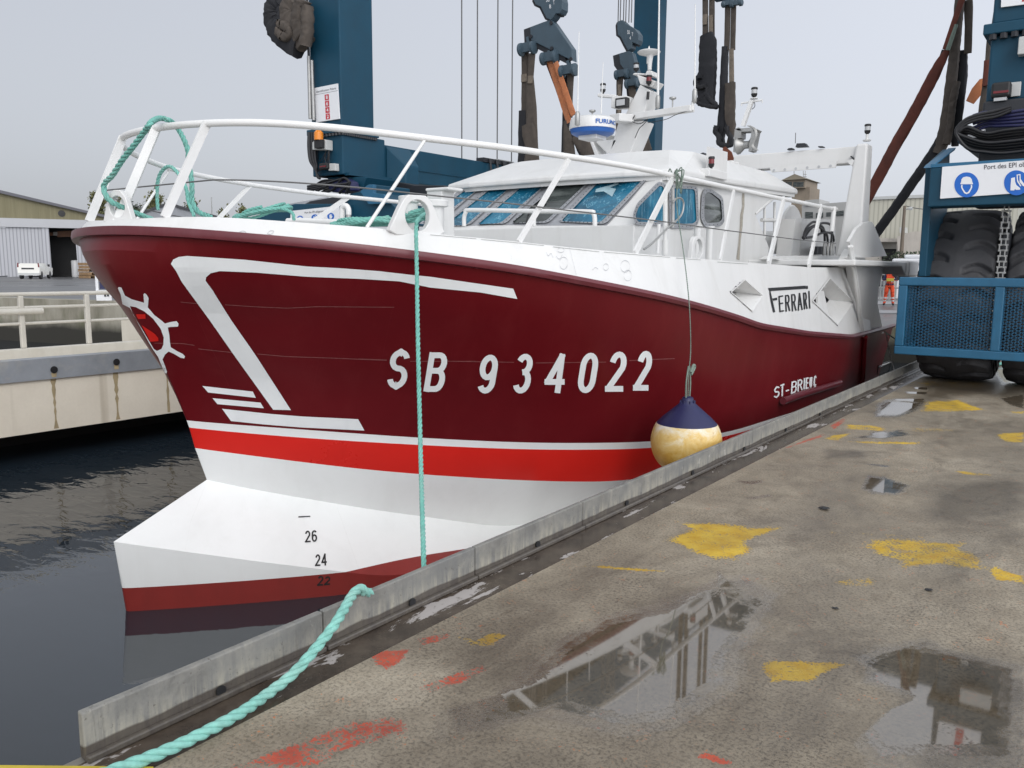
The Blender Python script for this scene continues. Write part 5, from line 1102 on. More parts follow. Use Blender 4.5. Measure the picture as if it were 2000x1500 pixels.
m = MB()
for k in range(5): m.tube(spline(pyq(SY+.5, (1900,226+k*8),(1926,219+k*7),(1950,222+k*6),(2020,212+k*8)), 5), .022, 7)
m.build('pipe_couplings', M['navy'], lift, 60)
m = MB(); m.prism(pyq(SY+.45, (1882,270),(1898,258),(1924,252),(1912,268)), (0,.1,0)); m.build('reflector_plate', M['signwhite'], lift)
a, b = PY(1938, 196, RY-.02), PY(1975, 163, RY-.02); cbox('lamp_backplate', a.x+.03, b.x+.12, RY-.04, RY-.002, a.z+.02, b.z+.01, 'greybox', .008)
o = cbox('work_lamp', a.x, b.x+.02, RY-.22, RY-.042, a.z, b.z, 'black', .03); k = MB(); k.box(a.x+.03, b.x, RY-.232, RY-.225, a.z+.05, a.z+.08); k.build('lamp_stripe', M['lampred'], o); k = MB(); k.box(a.x+.04, b.x-.02, RY-.2, RY-.06, a.z-.045, a.z-.003); k.build('lens', M['lampclear'], o)
a, b = PY(1989, 111, RY-.02), PY(2010, 74, RY-.02); cbox('control_box', a.x, b.x+.3, RY-.16, RY-.002, a.z, b.z, 'greybox', .012)
m = MB(); m.tube(spline(pyq(RY-.1, (1940,197),(1950,210),(1965,216),(1990,208),(2010,200)), 5), .012, 5); m.build('cables', M['hose'], lift)
# guard cage round the wheels
cg = MB(); CY = 12.5; zc0, zc1 = PY(1748, 691, CY).z, PY(1756, 541, CY).z; XC0 = PY(1752, 600, CY).x; t = .115
def cage_bar(x0, x1, y0, y1, z0, z1): m = MB(); m.box(x0, x1, y0, y1, z0, z1); m.build('cage_bar', M['cranelight'], cage_o, bevel=.012)
cage_o = MB().box(XC0, .6, CY, CY+t, zc1-t, zc1).build('guard_cage', M['cranelight'], lift, bevel=.012)
cage_bar(XC0, .6, CY, CY+t, zc0, zc0+t); cage_bar(XC0+.001, XC0+t, CY+.001, CY+t, zc0+t+.001, zc1-t-.001)
xm = PY(1948, 620, CY).x; cage_bar(xm-.055, xm+.055, CY+.002, CY+t, zc0+t+.001, zc1-t-.001); cage_bar(.0, .11, CY+.002, CY+t, zc0+t+.001, zc1-t-.001)
for z in (zc0, zc1-t): cage_bar(XC0+.002, XC0+t-.002, CY+t+.001, CY+1.9, z+.002, z+t-.002)
cage_bar(XC0+.003, XC0+t-.003, CY+1.78, CY+1.88, zc0+t+.003, zc1-t-.003)
def mesh_panel(o3, ux, uz, w_, h_, cw_=.080, ch=.046, rw=.0062):
    m = MB(); o3, ux, uz = Vector(o3), Vector(ux), Vector(uz); nn = ux.cross(uz); s_ = ch/cw_
    for sg in (1, -1):
        k0 = -int(h_/ch)-2; k1 = int(w_/cw_)+2
        for k in range(k0*1, k1+abs(k0)):
            # line: z = sg*s*(x - k*cw)
            pts = []
            for x in (0, w_):
                z = sg*s_*(x-k*cw_)
                if 0 <= z <= h_: pts.append((x, z))
            for z in (0, h_):
                x = k*cw_+sg*z/s_
                if 0 < x < w_: pts.append((x, z))
            if len(pts) < 2: continue
            pts.sort(); a, b = pts[0], pts[-1]
            if abs(a[0]-b[0]) < .02: continue
            A, B = o3+ux*a[0]+uz*a[1], o3+ux*b[0]+uz*b[1]; d_ = (B-A).normalized(); sd = d_.cross(nn).normalized()*rw
            m.add([A-sd, A+sd, B+sd, B-sd], [(0,1,2,3)]); m.add([A-nn*.006, A+nn*.006, B+nn*.006, B-nn*.006], [(0,1,2,3)])
    return m
mesh_panel((XC0+t, CY+.06, zc0+t), (1,0,0), (0,0,1), .6-XC0-t, zc1-zc0-2*t).build('mesh_panel', M['cranelight'], cage_o)
mesh_panel((XC0+.06, CY+t, zc0+t), (0,1,0), (0,0,1), 1.66, zc1-zc0-2*t).build('mesh_panel', M['cranelight'], cage_o)
# tyres: wide earth-mover tread, grooves cut from both shoulders
def tyre(xc, yc, R_, W_):
    nu, nv = 420, 56; U = np.linspace(0, 2*np.pi, nu, endpoint=False); V = np.linspace(-1, 1, nv); uu, vv = np.meshgrid(U, V, indexing='ij')
    # cross-section: half-width to radius
    prof_v = np.array([-1, -.97, -.90, -.80, -.70, -.5, 0, .5, .70, .80, .90, .97, 1]); pr = np.array([.62, .72, .83, .915, .957, .985, 1, .985, .957, .915, .83, .72, .62]); px_ = np.array([-.36, -.43, -.485, -.5, -.47, -.33, 0, .33, .47, .5, .485, .43, .36])
    r = np.interp(vv, prof_v, pr)*R_; x = np.interp(vv, prof_v, px_)*W_
    nlug = 22; dep = np.zeros_like(r)
    for sgn in (1, -1):
        a = vv*sgn; c = uu*nlug/(2*np.pi)+(0.5 if sgn < 0 else 0)+.28*np.sin(np.clip((a-.12)/.6, 0, 1)*np.pi)-.2*np.clip(a, 0, 1)
        d = np.abs((c+.5) % 1-.5); wdt = .14+.12*np.clip((a-.15)/.7, 0, 1); g_ = np.clip((wdt-d)/.05, 0, 1)*np.clip((a-.14)/.04, 0, 1)*np.clip((.97-a)/.05, 0, 1)
        dep = np.maximum(dep, g_*(.05+.05*np.clip(a, 0, 1)))
    r = r-dep
    y = yc+r*np.cos(uu); z = R_*.985+r*np.sin(uu); X = xc+x
    me = bpy.data.meshes.new('tyre'); id_ = np.arange(nu*nv).reshape(nu, nv); nx_ = np.roll(id_, -1, 0)
    f = np.stack([id_[:,:-1].ravel(), id_[:,1:].ravel(), nx_[:,1:].ravel(), nx_[:,:-1].ravel()], 1); off = ORG[lift]
    z = np.maximum(z, .001)
    me.from_pydata((np.stack([X.ravel(), y.ravel(), z.ravel()], 1)-np.array(off)).tolist(), [], f.tolist()); me.materials.append(M['rubber']); me.shade_smooth()
    o = bpy.data.objects.new('wheel', me); COL.objects.link(o); o.parent = lift; ORG[o] = off
    m = MB(); m.lathe([(.1,-.3),(R_*.6,-.32),(R_*.66,-.38),(R_*.66,.38),(R_*.6,.32),(.1,.3)], (xc, yc, R_*.985), (1,0,0), 32); m.build('rim', M['crane'], o, 40); return o
tx0 = PZ(1815, 733, 0).x; tyre(tx0+.43, 14.35, 1.30, .98); tyre(tx0+1.55, 14.35, 1.30, .98)
tyre(tx0+.43, 34.5, 1.30, .98); tyre((xl0+xl1)/2, FY+1.6, 1.3, .98); tyre((xl0+xl1)/2, 35.2, 1.3, .98)
# drive chain between the twin tyres
m = MB(); xk = PY(1962, 450, 13.0).x; zk = .6
for k in range(30):
    z = .55+k*.075
    if k % 2: m.box(xk-.05, xk-.035, 13.0, 13.03, z-.05, z+.05); m.box(xk+.035, xk+.05, 13.0, 13.03, z-.05, z+.05)
    else: m.box(xk-.034, xk-.02, 13.0, 13.03, z-.05, z+.05); m.box(xk+.02, xk+.034, 13.0, 13.03, z-.05, z+.05)
    m.tube([(xk-.06, 13.015, z+.0375), (xk+.06, 13.015, z+.0375)], .014, 6)
m.build('drive_chain', M['steel'], lift); cbox('axle_beam', tx0+.95, tx0+1.06, 13.3, 15.2, .7, 2.2, 'darksteel')
# hoist ropes of the hoist itself (long thin wires down to the left sill)
for i, (xa, xb, yb_) in enumerate(((893,902,298), (925,932,300), (965,971,300), (995,999,310))):
    p = PX(xb, yb_, xl1-.5); m = MB(); m.tube([(p.x, p.y, p.z-.2), (p.x, p.y, ztop)], .022, 5); m.build('wire_rope', M['wire'], lift)
# ------------------------------------------------------------------ hook blocks, spreader plates and lifting slings
def band(path, w_, th, side=(1,0,0), jit=0.0, n=10, seed=1):
    r_ = random.Random(seed); P = [Vector(p) for p in path]; m = MB(); k = len(P); vs = []
    ww = w_ if isinstance(w_, (list, tuple)) else [w_]*k; tt = th if isinstance(th, (list, tuple)) else [th]*k
    for i in range(k):
        t_ = (P[min(i+1,k-1)]-P[max(i-1,0)]).normalized(); s_ = Vector(side); s_ = (s_-t_*s_.dot(t_)).normalized(); q_ = t_.cross(s_)
        for j in range(n):
            a = 2*math.pi*j/n; c, sn = math.cos(a), math.sin(a); e = .55
            cx, sy = math.copysign(abs(c)**e, c), math.copysign(abs(sn)**e, sn)
            vs.append(P[i]+s_*(ww[i]/2*cx*(1+jit*r_.uniform(-1,1)))+q_*(tt[i]/2*sy*(1+3*jit*r_.uniform(-1,1))))
    m.add(vs, [(i*n+j, i*n+(j+1)%n, (i+1)*n+(j+1)%n, (i+1)*n+j) for i in range(k-1) for j in range(n)]+[tuple(range(n-1,-1,-1)), tuple((k-1)*n+j for j in range(n))]); return m
def pxband(pix, Y, name, mat, parent, th=.06, jit=.06, seed=1, dy=0.0, step=14):
    # pix: list of (x_left, x_right, y) in the photograph's frame -> a webbing band lying in the plane Y
    q = []
    for (a0, b0, y0), (a1, b1, y1) in zip(pix, pix[1:]):
        k = max(1, int(abs(y1-y0)/step))
        for i in range(k): t = i/k; q.append((a0+(a1-a0)*t, b0+(b1-b0)*t, y0+(y1-y0)*t))
    q.append(pix[-1]); pl = [(PY(a, y, Y), PY(b, y, Y)) for a, b, y in q]
    return band([(l+r)/2+Vector((0,dy,0)) for l, r in pl], [max(.02, (r-l).length) for l, r in pl], th, (1,0,0), jit, 10, seed).build(name, M[mat], parent, 50)
def clevis(name, cx, cy, r_px, Y, parent):
    a = PY(cx, cy, Y); r_ = (PY(cx+r_px, cy, Y)-a).length; m = MB(); m.lathe([(r_*.7,-.10),(r_,-.07),(r_,.0),(r_*.7,.03)], a, (1,0,0), 18); w2 = r_*2.0; m.lathe([(r_*.7,w2-.02),(r_,w2),(r_,w2+.08),(r_*.7,w2+.10)], a, (1,0,0), 18); m.box(a.x-.02, a.x+w2+.05, a.y-.06, a.y+.06, a.z-r_*.5, a.z+r_*.9); return m.build(name, M['hook'], parent, 40)
def block(label, Y, pix, letters, thick=.3, plate=None, group='hook blocks of the boat hoist', ropes=()):
    base = PY(*pix[0], Y); o = thing('hook_block', label, 'hook block', base, group)
    m = MB(); m.prism(pyq(Y, *pix), (0, thick, 0)); b_ = m.build('cheek_plate', M['hook'], o, bevel=.015)
    m = MB(); m.prism([p+Vector((-.12, thick*.3, 0)) for p in pyq(Y, *pix)], (0, thick*.9, 0)); m.build('rear_cheek', M['darksteel'], o)
    for s_, q in letters: decal(text_in_quad(s_, q, .01), lambda x, y: PY(x, y, Y-.006), 2).build('block_lettering', M['signwhite'], b_)
    if plate:
        m = MB(); m.prism(pyq(Y+.05, *plate), (0, thick*.8, 0)); pl = m.build('spreader_plate', M['hook'], o, bevel=.015)
        m = MB(); m.prism([p+Vector((-.28, .05, -.02)) for p in pyq(Y+.05, *plate)], (0, thick*.8, 0)); m.build('rear_plate', M['darksteel'], o)
    for xa, yb_ in ropes: p = PY(xa, yb_, Y+.1); m = MB(); m.tube([p, (p.x, p.y, ztop)], .02, 5); m.build('wire_rope', M['wire'], o)
    return o
YA = 22.5
oA = block('blue-grey hook block marked 50 T 8 above the triangular spreader plate', YA, c99((235,0),(255,40),(300,60),(350,160),(388,178),(412,150),(430,120),(470,118),(490,80),(492,10),(480,-60),(240,-60)), [('8', c99((376,75),(393,75),(391,40),(374,40))), ('T', c99((412,40),(424,36),(422,2),(408,6))), ('50', c99((348,18),(380,14),(376,-22),(344,-18)))], .35, c99((205,240),(390,170),(420,205),(575,430),(580,540),(210,355)), ropes=((1050,-14),(1056,-14),(1062,-14),(1080,-14),(1086,-14)))
clevis('shackle', *c99((135,440))[0], 10, YA, oA); clevis('shackle', *c99((332,522))[0], 10, YA, oA); clevis('shackle', *c99((500,635))[0], 10, YA, oA)
for q in (((188,330),(205,420)), ((375,450),(390,520)), ((545,540),(560,620))): a, b = pyq(YA+.1, *c99(*q)); m = MB(); m.bar(a, b, .12, .1); m.build('link', M['hook'], oA)
for x, y in ((395,205),(215,325),(400,430),(570,525)): c = PY(*c99((x,y))[0], YA+.045); m = MB(); m.lathe([(.06,-.03),(.06,0)], c, (0,1,0), 10); m.build('pin', M['darksteel'], oA)
YB = 27.5
oB = block('blue-grey hook block marked 50 T 4 hanging from six wires beside the rear column', YB, c98((900,190),(910,165),(940,155),(970,185),(1040,225),(1068,265),(1068,310),(1055,345),(1020,330),(1010,375),(985,395),(960,350),(930,290),(905,270)), [('50', c98((980,265),(1000,268),(1000,238),(980,234))), ('T', c98((1015,280),(1027,284),(1027,256),(1015,250))), ('4', c98((998,308),(1009,310),(1009,284),(998,282)))], .35, c98((915,420),(990,395),(1020,410),(1060,560),(1090,650),(1060,690),(925,500)), ropes=tuple((980+x/4, 44) for x in (908, 925, 950, 968, 992, 1012)))
clevis('shackle', *c98((905,585))[0], 8, YB, oB); clevis('shackle', *c98((985,655))[0], 8, YB, oB)
# slings
SG = 'lifting slings of the boat hoist'
def sling(label, base, cat='sling'): return thing('lifting_sling', label, cat, base, SG)
def ybase(x, y, Y): return PY(x, y, Y)
Y_ = YA
s1 = sling('long grey sling with a black sleeve hanging from the left end of the spreader plate', ybase(1035, 330, Y_))
pxband([(1018,1033,100),(1019,1031,150),(1018,1030,220),(1016,1028,300),(1014,1026,345)], Y_+.25, 'rear_leg', 'sling', s1, seed=2)
pxband([(1032,1046,104),(1031,1042,150),(1028,1043,160),(1027,1048,210),(1028,1050,260),(1030,1053,330),(1030,1056,350)], Y_+.05, 'front_leg', 'sling', s1, seed=3, jit=.03)
pxband([(1014,1029,216),(1013,1027,245),(1012,1025,330),(1011,1024,350)], Y_+.15, 'sleeve', 'sleeve', s1, .12, seed=4)
pxband([(1019,1040,242),(1020,1047,260),(1027,1051,290),(1021,1055,330),(1020,1056,350)], Y_-.02, 'patch', 'sling', s1, .05, .03, seed=5)
pxband([(1018,1029,145),(1018,1029,160)], Y_+.2, 'light_patch', 'slinglight', s1, .06, .02); pxband([(1031,1041,148),(1030,1040,163)], Y_-.0, 'light_patch', 'slinglight', s1, .05, .02)
s2 = sling('orange sling slanting from the middle of the spreader plate to behind the radar', ybase(1115, 260, Y_))
def slant(p, q, w0, w1, Y, name, mat, parent, th=.06, seed=1, k=18, side=(1,0,0)):
    a, b = PY(*p, Y), PY(*q, Y); s0 = (PY(p[0]+w0, p[1], Y)-a).length; s1_ = (PY(q[0]+w1, q[1], Y)-b).length
    return band([a.lerp(b, i/k) for i in range(k+1)], [s0+(s1_-s0)*i/k for i in range(k+1)], th, side, .03, 10, seed).build(name, M[mat], parent, 50)
slant((1073,118),(1112,240), 11, 11, Y_+.1, 'strap', 'orange', s2, seed=6); slant((1085,122),(1120,225), 10, 11, Y_-.05, 'strap', 'orange', s2, seed=7); slant((1068,122),(1098,200), 5, 5, Y_+.2, 'strap_edge', 'redsling', s2, seed=8)
slant((1110,238),(1150,312), 14, 26, Y_+.12, 'sleeve', 'sleeve', s2, .1, seed=9); slant((1126,262),(1156,308), 26, 24, Y_+.02, 'grey_cover', 'sling', s2, .08, seed=10)
s3 = sling('grey sling with a dark sleeve hanging from the right end of the spreader plate', ybase(1110, 310, Y_))
pxband([(1098,1110,142),(1100,1111,190),(1098,1110,240),(1096,1108,310)], Y_+.3, 'rear_leg', 'sleeve', s3, seed=11); pxband([(1108,1122,140),(1109,1119,180),(1109,1118,230)], Y_+.12, 'front_leg', 'sling', s3, seed=12); pxband([(1101,1112,235),(1100,1118,262),(1100,1124,308)], Y_+.1, 'patch', 'sling', s3, seed=13)
Y_ = YB
s4 = sling('grey sling in front of the rear blue column, left of the mast top', ybase(1210, 290, Y_))
pxband([(1204,1218,150),(1204,1215,185),(1203,1213,230),(1202,1212,300)], Y_+.1, 'leg', 'sling', s4, seed=14); pxband([(1206,1213,165),(1206,1212,220)], Y_-.02, 'light_patch', 'slinglight', s4, .04, .02)
s5 = sling('grey sling passing behind the white mast to the wheelhouse roof', ybase(1250, 290, Y_))
slant((1232,165),(1256,290), 14, 16, Y_+.1, 'leg', 'sling', s5, seed=15); slant((1226,170),(1244,296), 6, 14, Y_+.2, 'sleeve', 'sleeve', s5, seed=16); slant((1250,238),(1262,296), 14, 24, Y_-.05, 'grey_cover', 'sling', s5, .1, seed=17)
Y_ = 24.0
s6 = sling('doubled sling in a black sleeve, the shorter of the two hanging right of the mast', ybase(1390, 210, Y_))
for xs, sd in (((1372,1383), 18), ((1385,1396), 19)):
    pxband([(xs[0],xs[1],-6),(xs[0],xs[1],72)], Y_+.1, 'leg', 'sling', s6, seed=sd); p = PY(xs[0]+5, 0, Y_+.1); m = MB(); m.bar(p, (p.x, p.y, ztop), .2, .06); m.build('upper_leg', M['sling'], s6)
pxband([(1373,1382,28),(1372,1381,48)], Y_+.04, 'light_patch', 'slinglight', s6, .05, .02); pxband([(1384,1392,30),(1384,1392,69)], Y_+.03, 'light_patch', 'slinglight', s6, .05, .02)
pxband([(1368,1392,68),(1367,1399,82),(1366,1400,110),(1364,1399,140),(1360,1399,152),(1361,1398,165),(1364,1397,190),(1364,1396,205)], Y_-.03, 'sleeve', 'sleeve', s6, .26, .05, seed=20, step=6)
m = band(spline([PY(x, y, Y_-.1) for x, y in c134((190,800),(175,860),(110,920),(150,960),(260,980),(275,960),(215,900),(180,840))], 5), .17, .12, (0,1,0), .08, 10, 21); m.build('folded_end', M['sleeve'], s6, 50)
m = band(spline([PY(x, y, Y_-.16) for x, y in c134((150,700),(105,720),(95,770),(125,800),(185,790))], 5), .26, .14, (0,1,0), .08, 10, 22); m.build('sleeve_fold', M['sleeve'], s6, 50)
s7 = sling('doubled sling in a black sleeve, the longer of the two hanging right of the mast', ybase(1415, 285, Y_))
for xs, sd in (((1416,1427), 23), ((1428,1438), 24)):
    pxband([(xs[0],xs[1],4),(xs[0]-1,xs[1]-1,60),(xs[0]-2,xs[1]-2,98)], Y_+.1, 'leg', 'sling', s7, seed=sd); p = PY(xs[0]+5, 0, Y_+.1); m = MB(); m.bar(p, (p.x, p.y, ztop), .16, .06); m.build('upper_leg', M['sling'], s7)
clevis('shackle', 1416, 8, 6, Y_, s7); clevis('shackle', 1432, 8, 6, Y_, s7)
pxband([(1411,1422,92),(1408,1420,150),(1406,1419,200),(1402,1420,245),(1402,1414,270),(1405,1416,284)], Y_+.12, 'sleeve', 'sleeve', s7, .25, .05, seed=25, step=7)
pxband([(1424,1433,96),(1424,1434,160)], Y_, 'light_leg', 'slinglight', s7, .06, .03, seed=26); pxband([(1416,1436,162),(1416,1436,230),(1421,1437,245),(1424,1433,262),(1418,1430,285)], Y_-.03, 'wrinkled_cover', 'sling', s7, .14, .08, seed=27, step=6)
m = band(spline([PY(x, y, Y_-.1) for x, y in c134((280,1150),(270,1210),(300,1250),(300,1310),(345,1330),(400,1330),(415,1280),(380,1200),(370,1160))], 5), .16, .14, (0,1,0), .08, 10, 28); m.build('folded_end', M['sleeve'], s7, 50)
# right side slings, going down under the stern
Y_ = 16.3
c178 = crop(1780, 0, 3.75)
s8 = sling('thick dark crumpled sling running down beside the cage towards the stern', ybase(1835, 290, Y_))
pxband([(1866,1884,0),(1859,1878,60),(1853,1874,110),(1848,1870,150),(1842,1866,200),(1836,1862,240),(1828,1856,275),(1822,1842,300)], Y_, 'leg', 'sling', s8, .2, .07, seed=30, step=6)
pxband([(1870,1890,100),(1867,1890,150),(1862,1880,230),(1858,1872,285)], Y_+.2, 'sleeve', 'sleeve', s8, .18, .06, seed=31, step=7); pxband([(1882,1900,0),(1884,1900,50),(1883,1898,104)], Y_+.1, 'upper_strap', 'sling', s8, seed=32)
pxband([(1862,1876,160),(1853,1868,200),(1848,1862,250),(1840,1856,282)], Y_-.15, 'wrinkled_cover', 'sling', s8, .16, .09, seed=33, step=5)
m = band([p for p in spline([PY(x, y, Y_) for x, y in ((1838,272),(1815,310),(1780,360),(1745,410),(1712,455),(1700,475))], 8)], .17, .12, (.7,.1,.7), .07, 10, 34); m.build('lower_leg', M['sleeve'], s8, 50)
s9 = sling('red-brown sling slanting down behind the stern gantry', ybase(1700, 430, Y_))
slant((1882,-10),(1845,96), 14, 9, Y_-.1, 'upper_strap', 'redsling', s9, seed=35); slant((1868,48),(1851,98), 7, 9, Y_-.22, 'green_wrap', 'ropedark', s9, .06, seed=36)
m = band(spline([PY(x, y, Y_-.05) for x, y in ((1851,97),(1830,135),(1806,182),(1780,230),(1750,282),(1722,335),(1700,375),(1675,420))], 6), [.10,.11,.12,.14,.16,.17,.18,.19]+[.2]*35, .08, (.8,.1,.5), .04, 10, 37); m.build('lower_leg', M['redsling'], s9, 50)
slant((1845,98),(1830,135), 12, 8, Y_-.02, 'dark_edge', 'sleeve', s9, seed=38)
Y_ = 18.5
s10 = sling('grey and rust-red sling hanging close behind the right blue column', ybase(1925, 240, Y_))
pxband([(1928,1940,62),(1924,1938,120),(1919,1934,165),(1912,1932,205),(1906,1924,262)], Y_, 'leg', 'sling', s10, .1, .04, seed=40); pxband([(1922,1936,118),(1918,1932,168)], Y_-.1, 'red_patch', 'redsling', s10, .08, .03, seed=41)
m = band([PY(x, y, Y_+.3) for x, y in ((1935,145),(1922,160),(1908,178),(1894,200))], [.12,.2,.22,.16], .06, (.6,0,.8), .03, 10, 42); m.build('orange_strap', M['orange'], s10, 50)
for x0, x1, y1 in ((1875,1868,62), (1947,1937,58)):
    p = PY(x1, y1, 17.0); m = MB(); m.tube([p, PY(x0, -8, 17.0)], .018, 5); tag(m.build('guy_wire', M['wire']), 'thin grey wire beside the ' + ('red-brown sling at the top edge' if x0 == 1875 else 'right blue column top'), 'wire')
# bundle of folded slings lashed to the left column
s11 = sling('folded black and grey sling bundle lashed to the left blue column', ybase(570, 90, FY-.3))
c50 = crop(500, 0, 3.124)
for q, w_, th, mt, sd in ((((150,-10),(118,40),(112,110),(135,180),(190,240),(270,285)), .75, .5, 'sleeve', 50), (((230,-10),(200,60),(215,130),(270,200),(305,270)), .7, .4, 'sling', 51), (((290,0),(270,80),(265,150),(290,230)), .5, .45, 'sling', 52), (((150,150),(190,165),(215,200),(180,230),(140,190)), .3, .4, 'sling', 53), (((140,20),(160,90),(150,150),(175,190)), .4, .4, 'sleeve', 54), (((310,40),(315,120),(312,200),(300,280)), .3, .4, 'sling', 55)):
    P = spline([PY(x, y, FY-.35+(.1 if sd in (50, 54) else -.06*(sd-52))) for x, y in c50(*q)], 7); band(P, [w_*.85]*len(P), th*.8, (1,0,-.35), .06, 12, sd).build('fold', M[mt], s11, 60)
# ------------------------------------------------------------------ ropes and fender
RG = 'mooring ropes of the trawler'
def rope(label, pts, r_, n=6, k=8, name='mooring_rope', mat='rope', seg=None):
    m = MB(); m.rope(spline(pts, k), r_, n=n, seg=seg); o = m.build(name, M[mat], None, 80); return tag(o, label, 'rope', RG)
# heavy line over the kerb to the camera's left
K = lambda x, y, z: PZ(x, y, z)
pts = [Vector((-2.95, 3.1, -.55)), Vector((-2.80, 2.86, -.02))]
for x, y, z in ((718,1158,.165),(706,1150,.205),(690,1160,.215),(662,1207,.185),(636,1243,.145),(602,1284,.10),(570,1318,.055),(530,1350,.03),(470,1392,.026),(400,1430,.026),(320,1468,.026),(235,1500,.026),(150,1530,.026),(30,1575,.026)): pts.append(K(x, y, z))
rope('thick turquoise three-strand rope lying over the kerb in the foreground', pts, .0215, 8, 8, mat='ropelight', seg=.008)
# breast rope hanging from the fairlead down to the dock
fl = PFL
pts = [PY(849, 412, 6.0), PY(832, 416, 5.8), Vector((fl.x+.02, fl.y+.0, PX(818, 428, fl.x).z)), PX(813, 446, fl.x+.16), PX(814, 520, fl.x+.24), PX(817, 700, fl.x+.5), PX(822, 900, fl.x+.8), PX(828, 1108, -2.79), PX(829, 1160, -2.79)]
rope('turquoise rope hanging straight down the hull from the forward fairlead', pts, .0145, 7, 10, seg=.010)
# bow rope thrown over the rail
yb1 = PBF.y-.02; pts = [PBF+Vector((.03,.25,.03)), PBF+Vector((.0,.02,.115)), PBF+Vector((-.02,-.07,.17)), PY(203, 362, PBF.y-.07)] + [PY(x, y, yb1-.05) for x, y in c1((735,470),(800,370),(880,270),(940,190),(985,130))]
yrp = solve(LR, 318, 240); pr_ = rail_pt(yrp)
pts += [PY(312, 231, pr_.y-.03), PY(330, 235, pr_.y+.04)] + [PY(x, y, pr_.y+.25) for x, y in c1((1150,160),(1195,235),(1225,320),(1225,390),(1240,450),(1250,560),(1250,640),(1290,710),(1370,745))]
rope('turquoise rope looped over the bow rail, running down to the foremost fairlead', pts, .020, 7, 8, seg=.014)
pts = [PY(x, y, 4.5) for x, y in c1((1028,700),(1022,600),(1025,530),(1040,470),(1075,425),(1110,418),(1140,440),(1180,490),(1215,570),(1225,640),(1265,740))]
rope('smaller turquoise rope loop over the far bow rail', pts, .018, 6, 7, seg=.016)
def coil(label, cx, cy, rx, ry, Y, turns, zj, r_=.019, tail=(), seed=3):
    rr = random.Random(seed); pts = [PY(x, y, Y) for x, y in tail]; n = int(turns*10); c = PY(cx, cy, Y)
    for i in range(n):
        a = i/10*2*math.pi; f = 1-.35*i/n+rr.uniform(-.06, .06); pts.append(Vector((c.x+math.cos(a)*rx*f, c.y+math.sin(a)*rx*f*.8, c.z+ry*math.sin(a+.7)+zj*i/n+rr.uniform(-.015, .015))))
    m = MB(); m.rope(spline(pts, 5), r_, n=6, seg=.02); return tag(m.build('rope_coil', M['rope'], None, 80), label, 'rope', RG)
coil('turquoise rope coil standing up above the bulwark behind the bow rail', 507, 420, .36, .075, 5.2, 3.0, .06, .017, tail=((574,430),(572,417),(560,410)))
coil('heap of turquoise rope on the foredeck beside the bollards', 712, 437, .40, .02, 6.0, 5.5, .05, seed=8)
coil('turquoise turns of rope wound round the bollards behind the fairlead', 822, 410, .20, .04, 6.15, 4.5, -.10, tail=((760,440),(786,420)), seed=11)
q = [PY(x, y, 3.8) for x, y in c1((800,715),(860,725),(960,738),(1040,730))]; 
# fender, its rope and the end of a small line on the rail
fc = PX(1340, 862, -3.06); fr_ = .318
fender = thing('fender', 'large round yellowed fender with a navy blue top squeezed between hull and kerb', 'fender', (fc.x, fc.y, fc.z-.3))
m, nt, p = nodes('weathered_fender'); tc = N(nt, 'TexCoord').outputs['Object']; sx = N(nt, 'SeparateXYZ'); nt.links.new(tc, sx.inputs[0])
h_ = math_(nt, 'ADD', sx.outputs[2], math_(nt, 'MULTIPLY', math_(nt, 'SUBTRACT', noise(nt, 5, 7, .75, tc, .9), .5), .75))
col = ramp(nt, h_, [(.0, (.52,.25,.03)), (.2, (.58,.34,.06)), (.36, (.66,.47,.17)), (.46, (.70,.60,.40)), (.54, (.72,.69,.62))]); col = mixc(nt, ramp(nt, noise(nt, 18, 5, .7, tc), [(.58, (0,0,0)), (.75, (.6,.6,.6))]), col, (.36,.16,.03)); nt.links.new(col, p.inputs['Base Color']); p.inputs['Roughness'].default_value = .5
b = N(nt, 'Bump'); b.inputs['Strength'].default_value = .5; b.inputs['Distance'].default_value = .01; nt.links.new(noise(nt, 22, 4, .6, tc), b.inputs['Height']); nt.links.new(b.outputs[0], p.inputs['Normal'])
prof = [(fr_*math.cos(t), fr_*math.sin(t)) for t in np.linspace(-1.5, .55, 16)]; zt_c = prof[-1][1]; rt_c = prof[-1][0]
mm = MB(); mm.lathe(prof, fc, (0,0,1), 36); mm.build('body', m, fender, 60)
mm = MB(); mm.lathe([(rt_c+.001, zt_c-.002), (rt_c*.80, zt_c+.055), (rt_c*.55, zt_c+.115), (.085, zt_c+.17), (.055, zt_c+.20), (.05, zt_c+.235), (.03, zt_c+.245)], fc, (0,0,1), 36)
for a in range(8): mm.lathe([(.012,.0),(.008,.07)], (fc.x+.065*math.cos(a*.785), fc.y+.065*math.sin(a*.785), fc.z+zt_c+.14), (0,0,1), 6)
mm.build('cap', M['navy'], fender, 40)
ft = Vector((fc.x, fc.y, fc.z+zt_c+.22))
yq = solve(LR, 1318, 344); kp = rail_pt(yq)
m = MB(); sp_ = spline([kp+Vector((.05,-.02,.02)), PX(1322, 400, kp.x+.10), PX(1336, 500, -3.22), PX(1346, 592, -3.07), PX(1349, 680, -3.06), ft+Vector((0,0,.22)), ft], 8); m.rope(sp_, .0062, n=5, seg=.02)
for s_ in (1, -1): m.tube(spline([ft+Vector((0,s_*.01,.30)), ft+Vector((0,s_*.045,.15)), ft+Vector((0,s_*.035,-.02))], 4), .008, 5)
m.tube(spline([ft+Vector((.01,.02,.24)), ft+Vector((.01,.07,.30)), ft+Vector((.01,.10,.28)), ft+Vector((.01,.03,.22))], 5), .014, 6)
tag(m.build('fender_line', M['ropedark'], None, 80), 'thin green line from the bow rail down to the yellow fender', 'rope')
m = MB()
